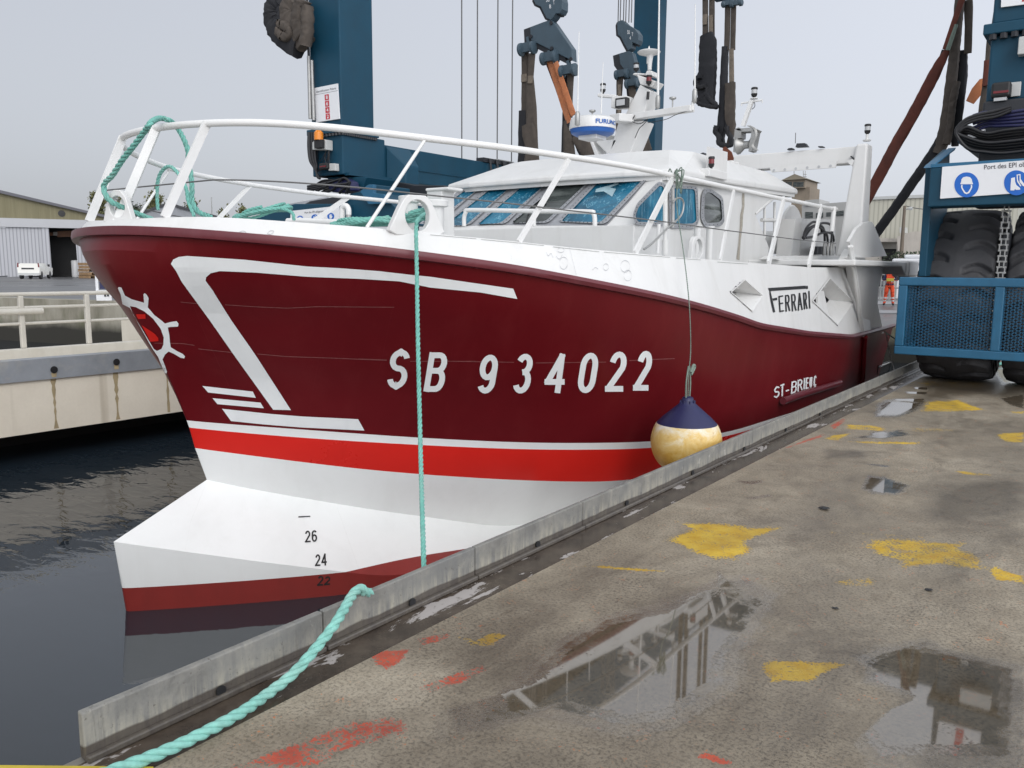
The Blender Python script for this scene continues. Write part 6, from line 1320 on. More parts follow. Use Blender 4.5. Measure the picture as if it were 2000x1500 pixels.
for k in range(7): 
    a = kp+Vector((rnd.uniform(-.05,.05), rnd.uniform(-.08,.08), rnd.uniform(-.03,.05))); m.tube(spline([a, a+Vector((.04,rnd.uniform(-.06,.06),rnd.uniform(.0,.04))), a+Vector((.03,rnd.uniform(-.06,.1),rnd.uniform(-.22,.0))), a+Vector((.02,rnd.uniform(-.1,.1),-.1))], 5), .006, 5)
tag(m.build('line_tangle', M['ropedark'], None, 80), 'tangle of thin green twine knotted on the rail beside the side windows', 'rope')
m = MB(); m.tube(spline([PX(1731, 652, -3.1), PX(1738, 690, -3.05), PX(1746, 722, -2.95), PX(1752, 745, -2.72)], 5), .009, 5); tag(m.build('stern_line', M['steel'], None, 80), 'thin pale line from the stern to the kerb', 'rope')
m = MB(); m.tube(spline([PX(1728, 648, -3.1), PX(1745, 660, -3.0), PY(1772, 675, 15.4)], 5), .012, 5); tag(m.build('stern_rope', M['ropedark'], None, 80), 'dark green line running from the stern corner behind the cage', 'rope')
m = MB(); m.rope(spline([PZ(1948, 712, .03), PZ(1970, 708, .03), PZ(2000, 706, .03), PZ(2060, 704, .03)], 6), .03, n=6); tag(m.build('ground_rope', M['rope'], None, 80), 'turquoise rope lying on the ground behind the hoist tyres', 'rope')
# small litter on the deck
for x, y, w_, lab in ((1610, 995, .05, 'dark curled scrap lying on the wet deck'), (1815, 1154, .022, 'small dark twig on the deck near the right yellow patch'), (1631, 1189, .016, 'tiny dark pebble on the deck above the big puddle')):
    p = PZ(x, y, 0); m = MB(); rr = random.Random(x); n = 9; vs = []
    for j in range(n):
        a = 2*math.pi*j/n; q = w_*(.6+.6*rr.random()); vs.append((p.x+math.cos(a)*q, p.y+math.sin(a)*q*.8, .004+rr.random()*w_*.25))
    vs.append((p.x, p.y, w_*.45)); m.add(vs, [(j, (j+1) % n, n) for j in range(n)]+[tuple(range(n))]); tag(m.build('litter', M['black']), lab, 'litter')
# ------------------------------------------------------------------ yard beyond the dock
m, nt, p = nodes('damp_asphalt'); tc = N(nt, 'TexCoord').outputs['Object']
n1 = noise(nt, .11, 6, .65, stretch(nt, tc, (1, .45, 1)), .5); n2 = noise(nt, 2.5, 5, .7, tc)
col = ramp(nt, n1, [(.3, (.075,.077,.082)), (.55, (.12,.12,.125)), (.75, (.17,.168,.165))]); nt.links.new(mixc(nt, math_(nt, 'MULTIPLY', n2, .4), col, (.05,.05,.05)), p.inputs['Base Color'])
nt.links.new(ramp(nt, n1, [(.35, (.22,.22,.22)), (.6, (.5,.5,.5))]), p.inputs['Roughness']); M['asphalt'] = m
YZ = .45; w0, w1 = PZ(0, 583, YZ), PZ(240, 591, YZ); wd = (w1-w0); wd.z = 0
def wl(t): q = w0+wd*t; return (q.x, q.y)
ta = (-23.45-w0.x)/wd.x
yd = MB(); (xa, yaa), (xb, ybb) = wl(-45), wl(ta)
yd.add([(xa, yaa, YZ), (xb, ybb, YZ), (xb, 400, YZ), (xa, 400, YZ)], [(0,1,2,3)]); yd.add([(xb, 26.2, 0), (900, 26.2, 0), (900, 1500, 0), (xb, 1500, 0)], [(0,1,2,3)]); yd.add([(-900, -400, YZ), (xa, yaa, YZ), (xa, 400, YZ), (-900, 400, YZ)], [(0,1,2,3)]); yd.add([(xb, 26.2, 0), (xb, 400, 0), (xb, 400, YZ), (xb, 26.2, YZ)], [(0,1,2,3)])
tag(yd.build('yard_ground', m), kind='structure')
m, nt, p = nodes('mossy_concrete'); tc = N(nt, 'TexCoord').outputs['Object']; 
col = ramp(nt, noise(nt, .55, 6, .65, stretch(nt, tc, (1, 1, .35)), .3), [(.3, (.11,.105,.07)), (.48, (.27,.25,.20)), (.65, (.38,.36,.30))])
col = mixc(nt, ramp(nt, noise(nt, .8, 6, .7, stretch(nt, tc, (1, 1, .2)), .5), [(.48, (0,0,0)), (.65, (.8,.8,.8))]), col, (.085,.10,.035))
sx = N(nt, 'SeparateXYZ'); nt.links.new(tc, sx.inputs[0]); lowz = math_(nt, 'MULTIPLY', math_(nt, 'SUBTRACT', math_(nt, 'ADD', -.45, math_(nt, 'MULTIPLY', noise(nt, .6, 5, .6, tc), .5)), sx.outputs[2]), 3.0, True)
nt.links.new(mixc(nt, lowz, col, (.03,.028,.022)), p.inputs['Base Color']); p.inputs['Roughness'].default_value = .85; M['moss'] = m
def wall_strip(a, b, z0, z1, t): 
    a, b = Vector((*a, 0)), Vector((*b, 0)); d_ = (b-a).normalized(); nn = Vector((-d_.y, d_.x, 0)); m = MB()
    m.hexa([a+Vector((0,0,z0)), b+Vector((0,0,z0)), b+nn*t+Vector((0,0,z0)), a+nn*t+Vector((0,0,z0))], [a+Vector((0,0,z1)), b+Vector((0,0,z1)), b+nn*t+Vector((0,0,z1)), a+nn*t+Vector((0,0,z1))]); return m
tag(wall_strip(wl(-45), wl(ta-.002), -3, YZ+.03, .5).build('basin_wall', M['moss']), kind='structure')
hw = MB(); hw.box(-11.6, -2.76, 26.0, 26.5, -4, .012); tag(hw.build('dock_head_wall', M['moss']), kind='structure')
hw = MB(); hw.box(-2.9, 4, 26.0, 26.4, -4, -.01); tag(hw.build('dock_head_footing', M['moss']), kind='structure')
# ------------------------------------------------------------------ left: boat shed with its open door
SD = 88.0
def P_at(x, y, dist): d = ray(x, y); h = Vector((d.x, d.y, 0)); return EYEP+d*(dist/h.length)
sc = P_at(100, 520, SD); sn = Vector((math.sin(YAW+R(24)), -math.cos(YAW+R(24)), 0))       # facade turned towards the dock
su = Vector((-sn.y, sn.x, 0))
def FS(off=0): return lambda x, y: PP(x, y, sc+sn*off, sn)
shed = thing('boat_shed', 'large low boat shed with olive gable and white ribbed sliding doors', 'shed', (sc.x, sc.y, 0))
ribw, nt, p = nodes('white_ribbed_sheet'); tc = N(nt, 'TexCoord').outputs['Object']; wv = N(nt, 'TexWave', bands_direction='X'); wv.inputs['Scale'].default_value = 1.1
mp_ = N(nt, 'Mapping'); mp_.inputs['Rotation'].default_value = (0, 0, -math.atan2(su.y, su.x)); nt.links.new(tc, mp_.inputs[0]); nt.links.new(mp_.outputs[0], wv.inputs['Vector'])
nt.links.new(mixc(nt, noise(nt, .3, 4, .6, tc), mixc(nt, ramp(nt, wv.outputs['Fac'], [(.0, (.36,.37,.39)), (.2, (.58,.59,.62)), (.9, (.62,.63,.66))]), (.50,.51,.54), (.62,.63,.66)), (.56,.57,.60)), p.inputs['Base Color'])
nt.links.new(ramp(nt, wv.outputs['Fac'], [(.0, (.22,.225,.24)), (.25, (.36,.365,.39)), (.9, (.40,.405,.43))]), p.inputs['Base Color']); p.inputs['Roughness'].default_value = .5
olive, nt, p = nodes('olive_cladding'); tc = N(nt, 'TexCoord').outputs['Object']; nt.links.new(mixc(nt, ramp(nt, noise(nt, 1.0, 5, .7, stretch(nt, tc, (6, 6, .25))), [(.35, (0,0,0)), (.7, (1,1,1))]), (.15,.135,.075), (.20,.18,.105)), p.inputs['Base Color']); p.inputs['Roughness'].default_value = .7
def facade(name, q, off, mat, parent, th=.3): m = MB(); m.prism([FS(off)(*p_) for p_ in q], -sn*th); return m.build(name, mat, parent)
def gz(x, z): # point on the facade at column x and height z
    a = FS(0)(x, 500); return Vector((a.x, a.y, z))
zeave, zfas = FS(0)(120, 444).z, FS(0)(120, 431).z
zA, zB = FS(0)(0, 376).z, FS(0)(176, 414).z
facade('gable', [(-240,313), (0,376), (176,417), (210,424), (210,432), (-240,424)], 0, olive, shed)
facade('fascia', [(-240,419), (210,431), (210,447), (-240,438)], .25, paint('shed_fascia', (.40,.405,.42), .5, .06, .3), shed, .5)
facade('roof_verge', [(-240,308), (0,371), (176,413), (215,422), (215,427), (176,418), (0,377), (-240,315)], .4, paint('dark_grey_roof', (.10,.10,.115), .6, .1), shed, 1.2)
m = MB(); rp_ = [FS(.3)(x, y) for x, y in ((-240,310), (0,373), (176,415), (215,424))]; m.add(rp_+[p_-sn*45 for p_ in rp_], [(0,1,5,4),(1,2,6,5),(2,3,7,6)]); m.build('roof', paint('shed_roof_sheet', (.22,.22,.23), .6, .1), shed)
for x0, x1 in ((-240,-40), (-40,11), (11,84), (80,95)): facade('sliding_door', [(x0,443), (x1,445), (x1 + (7 if x1 > 80 else 4),538), (x0+4,541)], .02 if x0 != 80 else .12, ribw, shed, .15)
facade('wall', [(146,447), (230,449), (236,536), (153,537)], 0, ribw, shed)
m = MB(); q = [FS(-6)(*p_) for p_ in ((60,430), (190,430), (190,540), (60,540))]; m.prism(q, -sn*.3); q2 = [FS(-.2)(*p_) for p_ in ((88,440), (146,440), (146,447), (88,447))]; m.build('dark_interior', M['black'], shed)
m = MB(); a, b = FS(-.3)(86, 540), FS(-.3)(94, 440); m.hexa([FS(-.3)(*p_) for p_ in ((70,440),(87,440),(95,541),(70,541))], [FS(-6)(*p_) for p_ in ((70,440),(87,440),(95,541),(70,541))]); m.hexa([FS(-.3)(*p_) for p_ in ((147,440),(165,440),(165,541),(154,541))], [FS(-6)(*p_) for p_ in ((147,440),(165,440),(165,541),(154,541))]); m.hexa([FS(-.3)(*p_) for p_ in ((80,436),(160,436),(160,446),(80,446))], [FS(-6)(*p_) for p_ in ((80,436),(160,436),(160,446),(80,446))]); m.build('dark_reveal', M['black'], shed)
for q, c in ((((90,454),(103,454),(103,460),(90,460)), (.12,.05,.025)), (((104,453),(112,453),(112,460),(104,460)), (.3,.28,.26)), (((112,452),(147,450),(147,462),(112,463)), (.16,.075,.04))): facade('stored_beam', q, -2, paint('beam_paint', c, .7, .2), shed, .4)
m = MB(); v_ = FS(.02)(120.5, 417); m.lathe([(0,0),(.28,0),(.30,.04),(.0,.05)], v_, sn, 20); m.build('round_vent', M['black'], shed)
# small white van in front of the shed
vb_ = PZ(57, 545, YZ); van = thing('van', 'small white delivery van seen from behind in front of the shed doors', 'van', (vb_.x, vb_.y, YZ)); vd = (vb_-EYEP); vd.z = 0; vd.normalize(); vd = (Matrix.Rotation(R(-14), 3, 'Z') @ vd); vu = Vector((vd.y, -vd.x, 0))
def V(u, f, z): return vb_+vu*u+vd*f+Vector((0,0,z))
pw = 1600/float((vb_-EYEP).dot(fwd)); hw_ = 19.5/pw; H = 30.5/pw; Ln = 4.2
def vsec(f, zt, wt, z0=.32): return [V(-hw_*.96, f, z0), V(hw_*.96, f, z0), V(hw_, f, .9), V(wt, f, zt*.96), V(wt*.9, f, zt), V(-wt*.9, f, zt), V(-wt, f, zt*.96), V(-hw_, f, .9)]
m = MB(); secs = [vsec(-.0, H*.97, hw_*.86), vsec(.35, H, hw_*.87), vsec(2.4, H, hw_*.87), vsec(3.0, H*.86, hw_*.84), vsec(3.4, .98, hw_*.9), vsec(Ln, .85, hw_*.88)]
vs = [p_ for s_ in secs for p_ in s_]; m.add(vs, [(i*8+j, i*8+(j+1)%8, (i+1)*8+(j+1)%8, (i+1)*8+j) for i in range(5) for j in range(8)]+[tuple(range(7,-1,-1)), tuple(40+j for j in range(8))]); m.build('body', paint('van_white', (.78,.77,.72), .3, .04), van, 35)
for u in (-1, 1):
    for f in (.7, 3.3): m = MB(); m.lathe([(.18,-.1),(.31,-.1),(.32,.0),(.31,.1),(.18,.1)], V(u*hw_*.86, f, .32), vu, 18); m.build('wheel', M['rubber'], van, 40)
    m = MB(); m.prism([V(u*hw_*.86, -.012, .95), V(u*hw_*1.0, -.012, .95), V(u*hw_*.95, -.012, 1.3), V(u*hw_*.84, -.012, 1.3)], vd*.03); m.build('tail_lamp', M['lampred'], van)
    m = MB(); m.prism([V(u*hw_*1.02, 2.5, 1.0), V(u*hw_*1.2, 2.5, 1.0), V(u*hw_*1.2, 2.5, 1.2), V(u*hw_*1.02, 2.5, 1.2)], vd*.1); m.build('mirror', M['black'], van)
m = MB(); m.prism([V(-hw_*.62, -.015, .78), V(hw_*.5, -.015, .78), V(hw_*.5, -.015, .9), V(-hw_*.62, -.015, .9)], vd*.03); m.build('rear_trim', M['darksteel'], van)
m = MB(); m.prism([V(-hw_*.95, -.05, .3), V(hw_*.95, -.05, .3), V(hw_*.95, -.05, .5), V(-hw_*.95, -.05, .5)], vd*.1); m.build('bumper', M['greybox'], van)
# pallets beside the shed door
pg = 'stacked pallets beside the shed door'; pb_ = PZ(178, 543, YZ); wood = paint('pallet_wood', (.30,.19,.10), .8, .25, 3)
def pallet(z, dx, ang, label):
    o = thing('pallet', label, 'pallet', (pb_.x, pb_.y, YZ+z), pg); c, s_ = math.cos(ang), math.sin(ang)
    def T(x, y, zz): return (pb_.x+dx+.8*(c*x-s_*y), pb_.y+.8*(s_*x+c*y), YZ+z+zz)
    def bx(name, x0, x1, y0, y1, z0, z1): m = MB(); m.hexa([T(x0,y0,z0),T(x1,y0,z0),T(x1,y1,z0),T(x0,y1,z0)], [T(x0,y0,z1),T(x1,y0,z1),T(x1,y1,z1),T(x0,y1,z1)]); m.build(name, wood, o)
    for y in (-.75, 0, .75): bx('bearer', -1.0, 1.0, y-.08, y+.08, 0, .18)
    for k in range(5): x = -1.0+k*.43; bx('deck_board', x, x+.28, -.85, .85, .182, .24)
for k, (dx, ang, lb) in enumerate(((0,.1,'lowest wooden pallet of the stack beside the shed door'), (.1,.15,'second wooden pallet from the ground beside the shed door'), (-.1,.05,'third wooden pallet from the ground beside the shed door'), (.15,.2,'fourth wooden pallet up, just under the topmost one'), (.0,.1,'topmost wooden pallet of the stack beside the shed door'))): pallet(k*.28, dx, ang, lb)
pb2 = PZ(149, 541, YZ); m = MB(); m.lathe([(.35,0),(.38,.1),(.38,1.5),(.3,1.6),(.0,1.62)], pb2, (0,0,1), 14); tank = tag(m.build('water_tank', M['signwhite'], None, 40), 'white tank standing at the right edge of the open shed door', 'tank')
# service cabinets on the far basin edge, seen between the railing and the bow
kb_ = PZ(203, 589, YZ); kd = Vector((kb_.x, kb_.y, 0)).normalized(); ku = Vector((kd.y, -kd.x, 0)); kp_ = 1600/float((kb_-EYEP).dot(fwd))
cabinet = thing('service_cabinet', 'white service cabinet with two dark sockets at the far basin edge', 'cabinet', (kb_.x, kb_.y, 0))
def K3(u, f, z): return kb_+ku*(u/kp_)+kd*f+Vector((0,0,z/kp_))
def kbox(name, u0, u1, z0, z1, f0, f1, mat): m = MB(); m.hexa([K3(u0,f0,z0),K3(u1,f0,z0),K3(u1,f1,z0),K3(u0,f1,z0)], [K3(u0,f0,z1),K3(u1,f0,z1),K3(u1,f1,z1),K3(u0,f1,z1)]); return m.build(name, M[mat], cabinet)
kbox('housing', -13, 14, 2, 22, 0, .5, 'signwhite'); kbox('back_panel', -13, -8, 22, 50, .1, .4, 'signwhite'); kbox('screen', -6, 13, 24, 49, .15, .4, 'navy'); kbox('trim', 13, 15, 22, 50, .1, .4, 'signwhite'); kbox('plinth', -12, 13, 0, 2, 0, .5, 'greybox')
for u in (1, 6): kbox('socket', u, u+3.5, 10, 14, -.02, -.002, 'darksteel')
# ------------------------------------------------------------------ trees behind the shed
def leaf_mat(name, c): 
    m, nt, p = nodes(name); oi = N(nt, 'ObjectInfo'); g_ = N(nt, 'NewGeometry')
    nt.links.new(ramp(nt, g_.outputs['Random Per Island'], [(0, tuple(x*.55 for x in c)), (.6, c), (1, tuple(x*1.5 for x in c))]), p.inputs['Base Color']); p.inputs['Roughness'].default_value = .7; return m
LM = [leaf_mat('poplar_leaves', (.12,.12,.05)), leaf_mat('dark_leaves', (.035,.05,.025))]; bark = paint('bark', (.08,.06,.045), .9, .2)
def tree(x, ytop, ybase, dist, wpx, label, kind=0, seed=1, name='poplar_tree'):
    rr = random.Random(seed); top = P_at(x, ytop, dist); base = Vector((top.x, top.y, 0)); H = top.z; k = 1600/float((top-EYEP).dot(fwd)); w_ = wpx/k/2
    o = thing(name, label, 'tree', base, 'trees behind the boat shed'); m = MB(); m.tube([base, base+Vector((0,0,H*.5)), base+Vector((.1,.1,H*.9))], [.28,.18,.05], 8)
    tips = []
    for i in range(16):
        h = H*(.3+.62*i/16); a = rr.uniform(0, 6.28); l = w_*(.55+.5*rr.random())*(1.1-.75*(h/H)); b0 = base+Vector((0,0,h)); b1 = b0+Vector((math.cos(a)*l, math.sin(a)*l, l*(1.1+.8*rr.random()))); m.tube([b0, b0.lerp(b1,.5), b1], [.07,.05,.02], 5); tips.append((b0, b1))
    m.build('trunk', bark, o, 60); c = MB()
    for i in range(2600):
        b0, b1 = rr.choice(tips); t = .35+.75*rr.random(); q = b0.lerp(b1, t)+Vector((rr.gauss(0,.34), rr.gauss(0,.34), rr.gauss(0,.45))); s_ = rr.uniform(.14, .34)
        a = Vector((rr.uniform(-1,1), rr.uniform(-1,1), rr.uniform(-1,1))).normalized(); b = a.orthogonal().normalized(); c.add([q-a*s_, q+b*s_*.5, q+a*s_, q-b*s_*.5], [(0,1,2,3)])
    c.build('crown', LM[kind], o)
tree(189, 374, 420, 150, 34, 'slim poplar rising just left of the bow rail', 0, 1); tree(236, 379, 420, 150, 34, 'slim poplar seen through the foremost fairlead', 0, 2); tree(300, 372, 420, 150, 46, 'tallest poplar, between the bow rail posts', 0, 3); tree(374, 390, 420, 150, 34, 'poplar right of the wide bow rail post', 0, 4); tree(432, 408, 430, 150, 22, 'short poplar beside the upright rope coil', 0, 5); tree(262, 403, 420, 158, 44, 'dark bushy tree low above the grey roof', 1, 6, 'dark_tree'); tree(476, 400, 430, 155, 22, 'thin poplar behind the rope coil', 0, 7)
# grey shed roofs beyond
def far_building(name, label, q, dist, mat, depth=14, cat='building', n=None):
    c = P_at(sum(a for a, b in q)/len(q), 500, dist); nn = n or (EYEP-c); nn = Vector((nn.x, nn.y, 0)).normalized(); o = thing(name, label, cat, (c.x, c.y, 0)); P = [PP(x, y, c, nn) for x, y in q]
    m = MB(); m.prism(P, -nn*depth); m.build('walls', mat, o); return o, c, nn
gs = paint('grey_sheet_wall', (.24,.25,.27), .6, .12, 1)
o, c, nn = far_building('grey_shed', 'low grey shed roof behind the bow deck', [(255,421), (330,397), (352,405), (430,424), (430,560), (255,560)], 135, gs, 20, 'shed'); m = MB(); m.prism([PP(x, y, c+nn*.3, nn) for x, y in ((250,422),(330,394),(352,402),(434,424),(434,428),(352,407),(330,399),(250,427))], -nn*21); m.build('roof', M['darksteel'], o)
o, c, nn = far_building('gabled_house', 'pale gabled building seen left of the hoist leg behind the rope coil', [(512,427), (528,412), (590,392), (640,388), (640,560), (512,560)], 120, paint('pale_render', (.42,.42,.42), .7, .08), 14, 'house'); m = MB(); m.prism([PP(x, y, c+nn*.3, nn) for x, y in ((505,425),(560,399),(642,384),(642,390),(562,405),(510,430))], -nn*15); m.build('roof', gs, o); m = MB(); m.prism([PP(x, y, c+nn*.05, nn) for x, y in ((515,424),(534,408),(534,426))], -nn*.2); m.build('window', M['glass'], o)
p = P_at(413, 424, 140); m = MB(); m.tube([(p.x, p.y, 0), P_at(413, 385, 140)], .10, 6); tag(m.build('pole', M['steel']), 'thin grey pole rising above the foredeck left of the rope coil', 'pole')
# ------------------------------------------------------------------ right: cream hall, watch tower, lamp post, worker
cream, nt, p = nodes('cream_ribbed_cladding'); tc = N(nt, 'TexCoord').outputs['Object']; wv = N(nt, 'TexWave', bands_direction='X'); wv.inputs['Scale'].default_value = .9; nt.links.new(tc, wv.inputs['Vector'])
nt.links.new(ramp(nt, wv.outputs['Fac'], [(0, (.35,.34,.28)), (.3, (.48,.465,.39)), (1, (.50,.485,.41))]), p.inputs['Base Color']); p.inputs['Roughness'].default_value = .6
conc = paint('pale_concrete_render', (.5,.46,.41), .8, .1, 1, grime=(.25,.22,.18), gamt=.5)
Yb = 75.0
hall = thing('hall', 'cream ribbed industrial hall behind the stern gantry', 'building', (PY(1750, 540, Yb).x, Yb, 0))
def hy(name, Y, mat, *q, th=.4, parent=hall): m = MB(); m.prism([PY(x, y, Y) for x, y in q], (0, th, 0)); return m.build(name, mat, parent)
m = MB(); a, b = PY(1690, 391, Yb), PY(1990, 391, Yb); zt_ = a.z; m.box(a.x, b.x, Yb, Yb+30, PY(1750,468,Yb).z, zt_); m.build('upper_wall', cream, hall); m = MB(); m.box(a.x-.1, b.x, Yb-.15, Yb+30, zt_+.003, zt_+.25); m.build('roof_edge', M['greybox'], hall)
hy('lower_wall', Yb-.4, conc, (1690,469),(1720,469),(1720,545),(1690,545)); hy('lower_wall', Yb-.4, conc, (1751,470),(1805,468),(1805,545),(1751,545)); hy('lintel', Yb-.5, conc, (1715,465),(1756,466),(1756,473),(1715,472)); hy('garage_door', Yb+.5, paint('garage_door_grey', (.45,.43,.39), .6, .1), (1722,472),(1751,472),(1751,486),(1722,486)); hy('dark_opening', Yb+.8, M['black'], (1720,485),(1752,485),(1752,545),(1720,545))
hy('stair_block', Yb-3, conc, (1752,462),(1784,452),(1806,452),(1806,545),(1757,545), th=2.4); hy('roof_unit', Yb-2, M['greybox'], (1757,444),(1768,444),(1768,455),(1757,455), th=1)
tw = thing('watch_tower', 'brown square watch tower with a hipped roof and window band behind the gantry', 'tower', (PY(1545, 500, 110).x, 110, 0)); ct = c14
stone = paint('tower_stone', (.23,.19,.145), .85, .2, .8, grime=(.1,.08,.06), gamt=.5); m = MB()
def tb(x0, x1, y0, y1, Y, mat, name, d=4.2, parent=tw): a, b = PY(*ct((x0, y0))[0], Y), PY(*ct((x1, y1))[0], Y); m = MB(); m.box(a.x, b.x, Y, Y+d, min(a.z,b.z) if y1 < 1400 else 0, a.z); return m.build(name, mat, parent)
tb(790, 925, 572, 1450, 110, stone, 'shaft'); tb(690, 918, 490, 572, 109.4, stone, 'lantern_room', 5.4)
for x0 in (800, 838, 874): tb(x0, x0+32, 512, 560, 109.36, M['glass'], 'window', .03)
for x0 in (700, 745): tb(x0, x0+38, 512, 560, 109.36, M['glass'], 'window', .03)
a, b, ap = PY(*ct((672,494))[0], 109), PY(*ct((936,490))[0], 109), PY(*ct((808,425))[0], 112); m = MB(); m.add([(a.x,109,a.z),(b.x,109,a.z),(b.x,115.5,a.z),(a.x,115.5,a.z),(ap.x,112.2,ap.z)], [(0,1,4),(1,2,4),(2,3,4),(3,0,4),(3,2,1,0)]); m.build('roof', paint('mossy_slate', (.13,.11,.075), .9, .2, .6), tw)
m = MB(); m.tube([PY(*q, 112) for q in ct((808,425),(808,392))], .06, 5)
for x in (905, 925): m.tube([PY(*q, 110) for q in ct((x,560),(x,395))], .05, 5)
for y in (430, 455, 480, 510): m.tube([PY(*q, 110) for q in ct((905,y),(940,y+2))], .04, 5)
m.build('aerials', M['steel'], tw)
gb = thing('office_building', 'long grey office building with dark windows right of the watch tower', 'building', (PY(1610, 540, 95).x, 95, 0)); gm = paint('office_render', (.36,.36,.35), .75, .08, .6)
a, b = PY(1572, 408, 95), PY(1668, 396, 95); m = MB(); m.prism([PY(x, y, 95) for x, y in ((1566,401),(1668,393),(1700,390),(1700,545),(1566,545))], (0, 12, 0)); m.build('walls', gm, gb); m = MB(); m.prism([PY(x, y, 94.8) for x, y in ((1572,391),(1600,389),(1600,400),(1572,402))], (0, 4, 0)); m.build('roof_room', gm, gb)
for q in (((1573,414),(1588,414),(1588,426),(1573,426)), ((1614,415),(1630,414),(1630,422),(1614,423)), ((1632,413),(1648,411),(1648,421),(1632,422)), ((1594,416),(1608,415),(1608,425),(1594,426))): m = MB(); m.prism([PY(x, y, 94.98) for x, y in q], (0, -.06, 0)); m.build('window', M['glass'], gb)
lp = PZ(1761, 560, 0); Yl_ = 62.0; lamp = thing('street_lamp', 'rusty brown lamp post with a short arm before the cream hall', 'street lamp', (PY(1762, 505, Yl_).x, Yl_, 0)); m = MB(); a, b = PY(1760, 503, Yl_), PY(1767, 402, Yl_); m.tube([(a.x, Yl_, 0), a, b], [.16,.14,.09], 8); m.build('post', paint('rusty_brown_pole', (.16,.13,.10), .8, .2), lamp, 60); m = MB(); m.tube([PY(1767, 410, Yl_), PY(1772, 408, Yl_), PY(1781, 407, Yl_)], .05, 6); m.tube([PY(1775, 407.5, Yl_), PY(1782, 407, Yl_)], .12, 6); m.build('lamp_head', M['greybox'], lamp, 60)
m = MB(); m.tube(spline([PY(1769, 402, Yl_), PY(1785, 406, Yl_), PY(1806, 409, Yl_)], 4), .03, 5); tag(m.build('overhead_wire', M['wire']), 'thin wire running right from the lamp post', 'wire')
m = MB(); a, b = PY(1742, 505, 52), PY(1800, 497, 52); m.box(a.x, b.x, 52, 54, a.z-.3, a.z); m.box(a.x+.6, b.x, 52.2, 53.8, a.z+.003, b.z); m.box(a.x+.2, a.x+.4, 52.5, 52.7, 0, a.z-.303); m.box(b.x-.4, b.x-.2, 52.5, 52.7, 0, a.z-.303); tag(m.build('canopy', M['signwhite'], bevel=.1), 'flat white canopy behind the stern platform', 'canopy')
# low hedge clump
rr = random.Random(5); h = MB(); c0 = PY(1780, 500, 58)
for i in range(420):
    q = c0+Vector((rr.gauss(0,.7), rr.gauss(0,.4), rr.uniform(-.6,.25))); s_ = rr.uniform(.06,.14); a = Vector((rr.uniform(-1,1), rr.uniform(-1,1), rr.uniform(-1,1))).normalized(); b_ = a.orthogonal(); h.add([q-a*s_, q+b_*s_*.5, q+a*s_, q-b_*s_*.5], [(0,1,2,3)])
hb = thing('shrub', 'small dark shrub in a planter right of the lamp post', 'shrub', (c0.x, c0.y, 0)); h.build('foliage', LM[1], hb); m = MB(); m.box(c0.x-.9, c0.x+.9, c0.y-.4, c0.y+.4, 0, c0.z-.4); m.build('planter', conc, hb)
# white panels lying on the yard (road plates) behind the worker
for i, (y0, y1) in enumerate(((563,568), (580,584), (588,594), (606,612))):
    a, b = PZ(1700, y0, .012), PZ(1790, y1, .012); m = MB(); m.add([(PZ(1690,y0,.012+.002*i)), PZ(1790,y0,.012+.002*i), PZ(1790,y1,.012+.002*i), PZ(1690,y1,.012+.002*i)], [(0,1,2,3)]); tag(m.build('yard_marking', paint('worn_white_marking', (.3,.3,.31), .6, .3, .8)), kind='structure')
# grid of low railing beyond the worker
m = MB(); Yr_ = 48
for k in range(9): p = PY(1715+k*6, 545, Yr_); m.tube([(p.x, Yr_, 0), (p.x, Yr_, 1.45)], .03, 5)
for z in (.75, 1.45): m.tube([(PY(1705,540,Yr_).x, Yr_, z), (PY(1780,540,Yr_).x, Yr_, z)], .035, 5)
tag(m.build('yard_railing', M['steel']), 'low grey railing behind the worker under the stern platform', 'railing')
# worker in orange hi-vis
wp = PZ(1735, 597, 0); wk = thing('person', 'worker in orange hi-vis and helmet on the far quay, holding a yellow control box', 'person', (wp.x, wp.y, 0))
hh = float(74/1600*((wp-EYEP).dot(fwd))); fd = Vector((-wp.x, -wp.y, 0)).normalized(); sd = Vector((-fd.y, fd.x, 0)); sk_ = hh/1.80
def B(u, f, z): return wp+sd*(u*sk_)+fd*(f*sk_)+Vector((0,0,z*sk_))
J = {'pel': (B(0,0,.95), .15), 'wst': (B(0,.01,1.1), .145), 'chs': (B(0,0,1.33), .165), 'nck': (B(0,.02,1.5), .07), 'hd0': (B(0,.04,1.60), .085), 'hd1': (B(0,.05,1.70), .095), 'hd2': (B(0,.04,1.77), .06)}
for sg, n_ in ((1,'a'), (-1,'b')):
    J.update({'hip'+n_: (B(.11*sg,0,.88), .115), 'kne'+n_: (B(.15*sg,.04,.48), .082), 'ank'+n_: (B(.19*sg,0,.10), .06), 'toe'+n_: (B(.21*sg,.17,.045), .048), 'sho'+n_: (B(.20*sg,0,1.44), .075), 'elb'+n_: (B(.31*sg,.12,1.20), .055), 'wri'+n_: (B(.13*sg,.32,1.24), .042), 'hnd'+n_: (B(.06*sg,.38,1.25), .04)})
ED = [('pel','wst'),('wst','chs'),('chs','nck'),('nck','hd0'),('hd0','hd1'),('hd1','hd2')]+[e for n_ in 'ab' for e in (('pel','hip'+n_),('hip'+n_,'kne'+n_),('kne'+n_,'ank'+n_),('ank'+n_,'toe'+n_),('chs','sho'+n_),('sho'+n_,'elb'+n_),('elb'+n_,'wri'+n_),('wri'+n_,'hnd'+n_))]
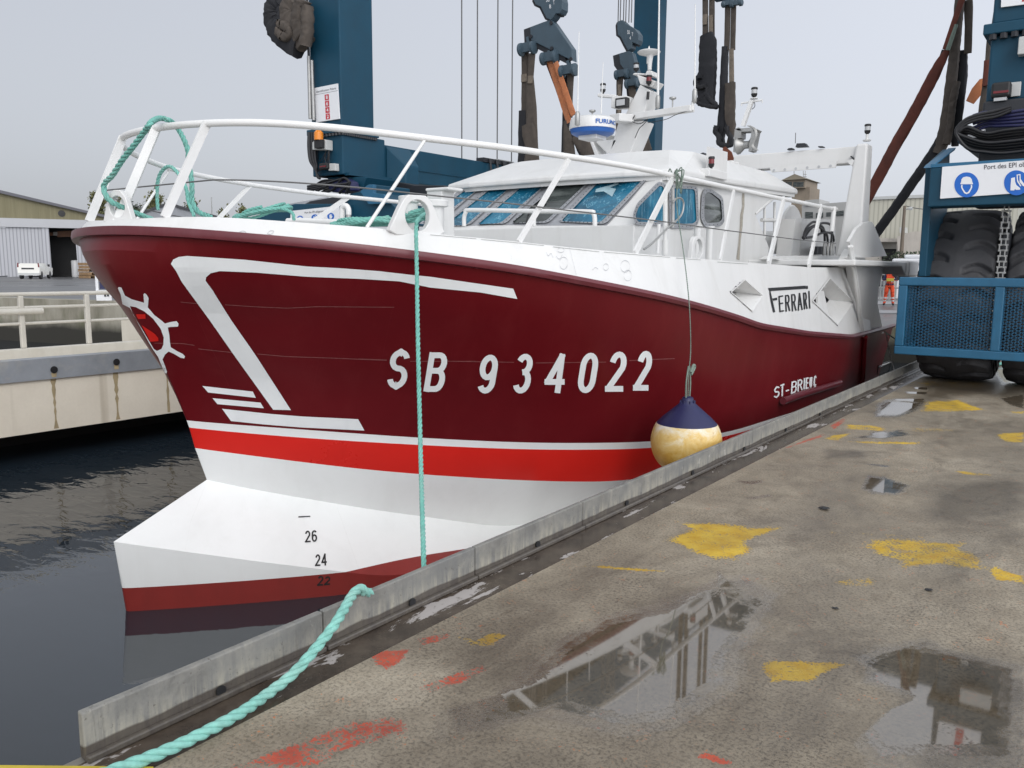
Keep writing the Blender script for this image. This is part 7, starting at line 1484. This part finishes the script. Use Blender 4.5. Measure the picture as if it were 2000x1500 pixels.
def skin_body(J, ED, root):
    nm = list(J); me = bpy.data.meshes.new('b'); me.from_pydata([J[k][0] for k in nm], [(nm.index(a), nm.index(b)) for a, b in ED], []); o = bpy.data.objects.new('b', me); COL.objects.link(o); o.modifiers.new('s', 'SKIN'); sv = me.skin_vertices[0].data
    for i, k in enumerate(nm): sv[i].radius = (J[k][1]*sk_,)*2; sv[i].use_root = (k == root)
    sb = o.modifiers.new('u', 'SUBSURF'); sb.levels = sb.render_levels = 2; dg = bpy.context.evaluated_depsgraph_get(); ev = o.evaluated_get(dg); m2 = bpy.data.meshes.new_from_object(ev); v = [p_.co.copy() for p_ in m2.vertices]; f = [tuple(p_.vertices) for p_ in m2.polygons]; COL.objects.unlink(o); bpy.data.objects.remove(o); return v, f
v, f = skin_body(J, ED, 'pel'); m = MB()
for q in f:
    c = sum((v[i] for i in q), Vector())/len(q); z = c.z/sk_; r_ = (c-wp).dot(fd)/sk_
    mi = 4 if z < .12 else (2 if .2 < z < .27 or .33 < z < .40 else (1 if z < .98 else (3 if z < 1.06 else (5 if (r_ > .33 or z > 1.55) and z > 1.15 else (2 if 1.14 < z < 1.18 else (3 if abs((c-wp).dot(sd))/sk_ > .17 and z > 1.2 else 1))))))
    m.add([v[i] for i in q], [tuple(range(len(q)))], mi)
bo = m.build('body', [M['skin'], M['hivis'], M['silver'], M['jacket'], M['black'], M['skin']], wk); bm = bmesh.new(); bm.from_mesh(bo.data); bmesh.ops.remove_doubles(bm, verts=bm.verts, dist=1e-4); bm.to_mesh(bo.data); bm.free(); bo.data.shade_smooth()
m = MB(); m.lathe([(.155*sk_,0),(.125*sk_,.01),(.118*sk_,.06*sk_),(.085*sk_,.115*sk_),(.02,.14*sk_)], B(0,.05,1.71), (0,.0,1), 18); m.build('helmet', M['hivis'], wk, 40)
m = MB(); c = B(0,.42,1.22); m.hexa([c+sd*a+fd*b+Vector((0,0,-.07)) for a, b in ((-.16,-.06),(.16,-.06),(.16,.08),(-.16,.08))], [c+sd*a+fd*b+Vector((0,0,.07)) for a, b in ((-.16,-.06),(.16,-.06),(.16,.08),(-.16,.08))]); tag(m.build('control_box', paint('yellow_box', (.55,.45,.06), .5, .1), bevel=.02), 'yellow remote control box held by the worker', 'remote control')
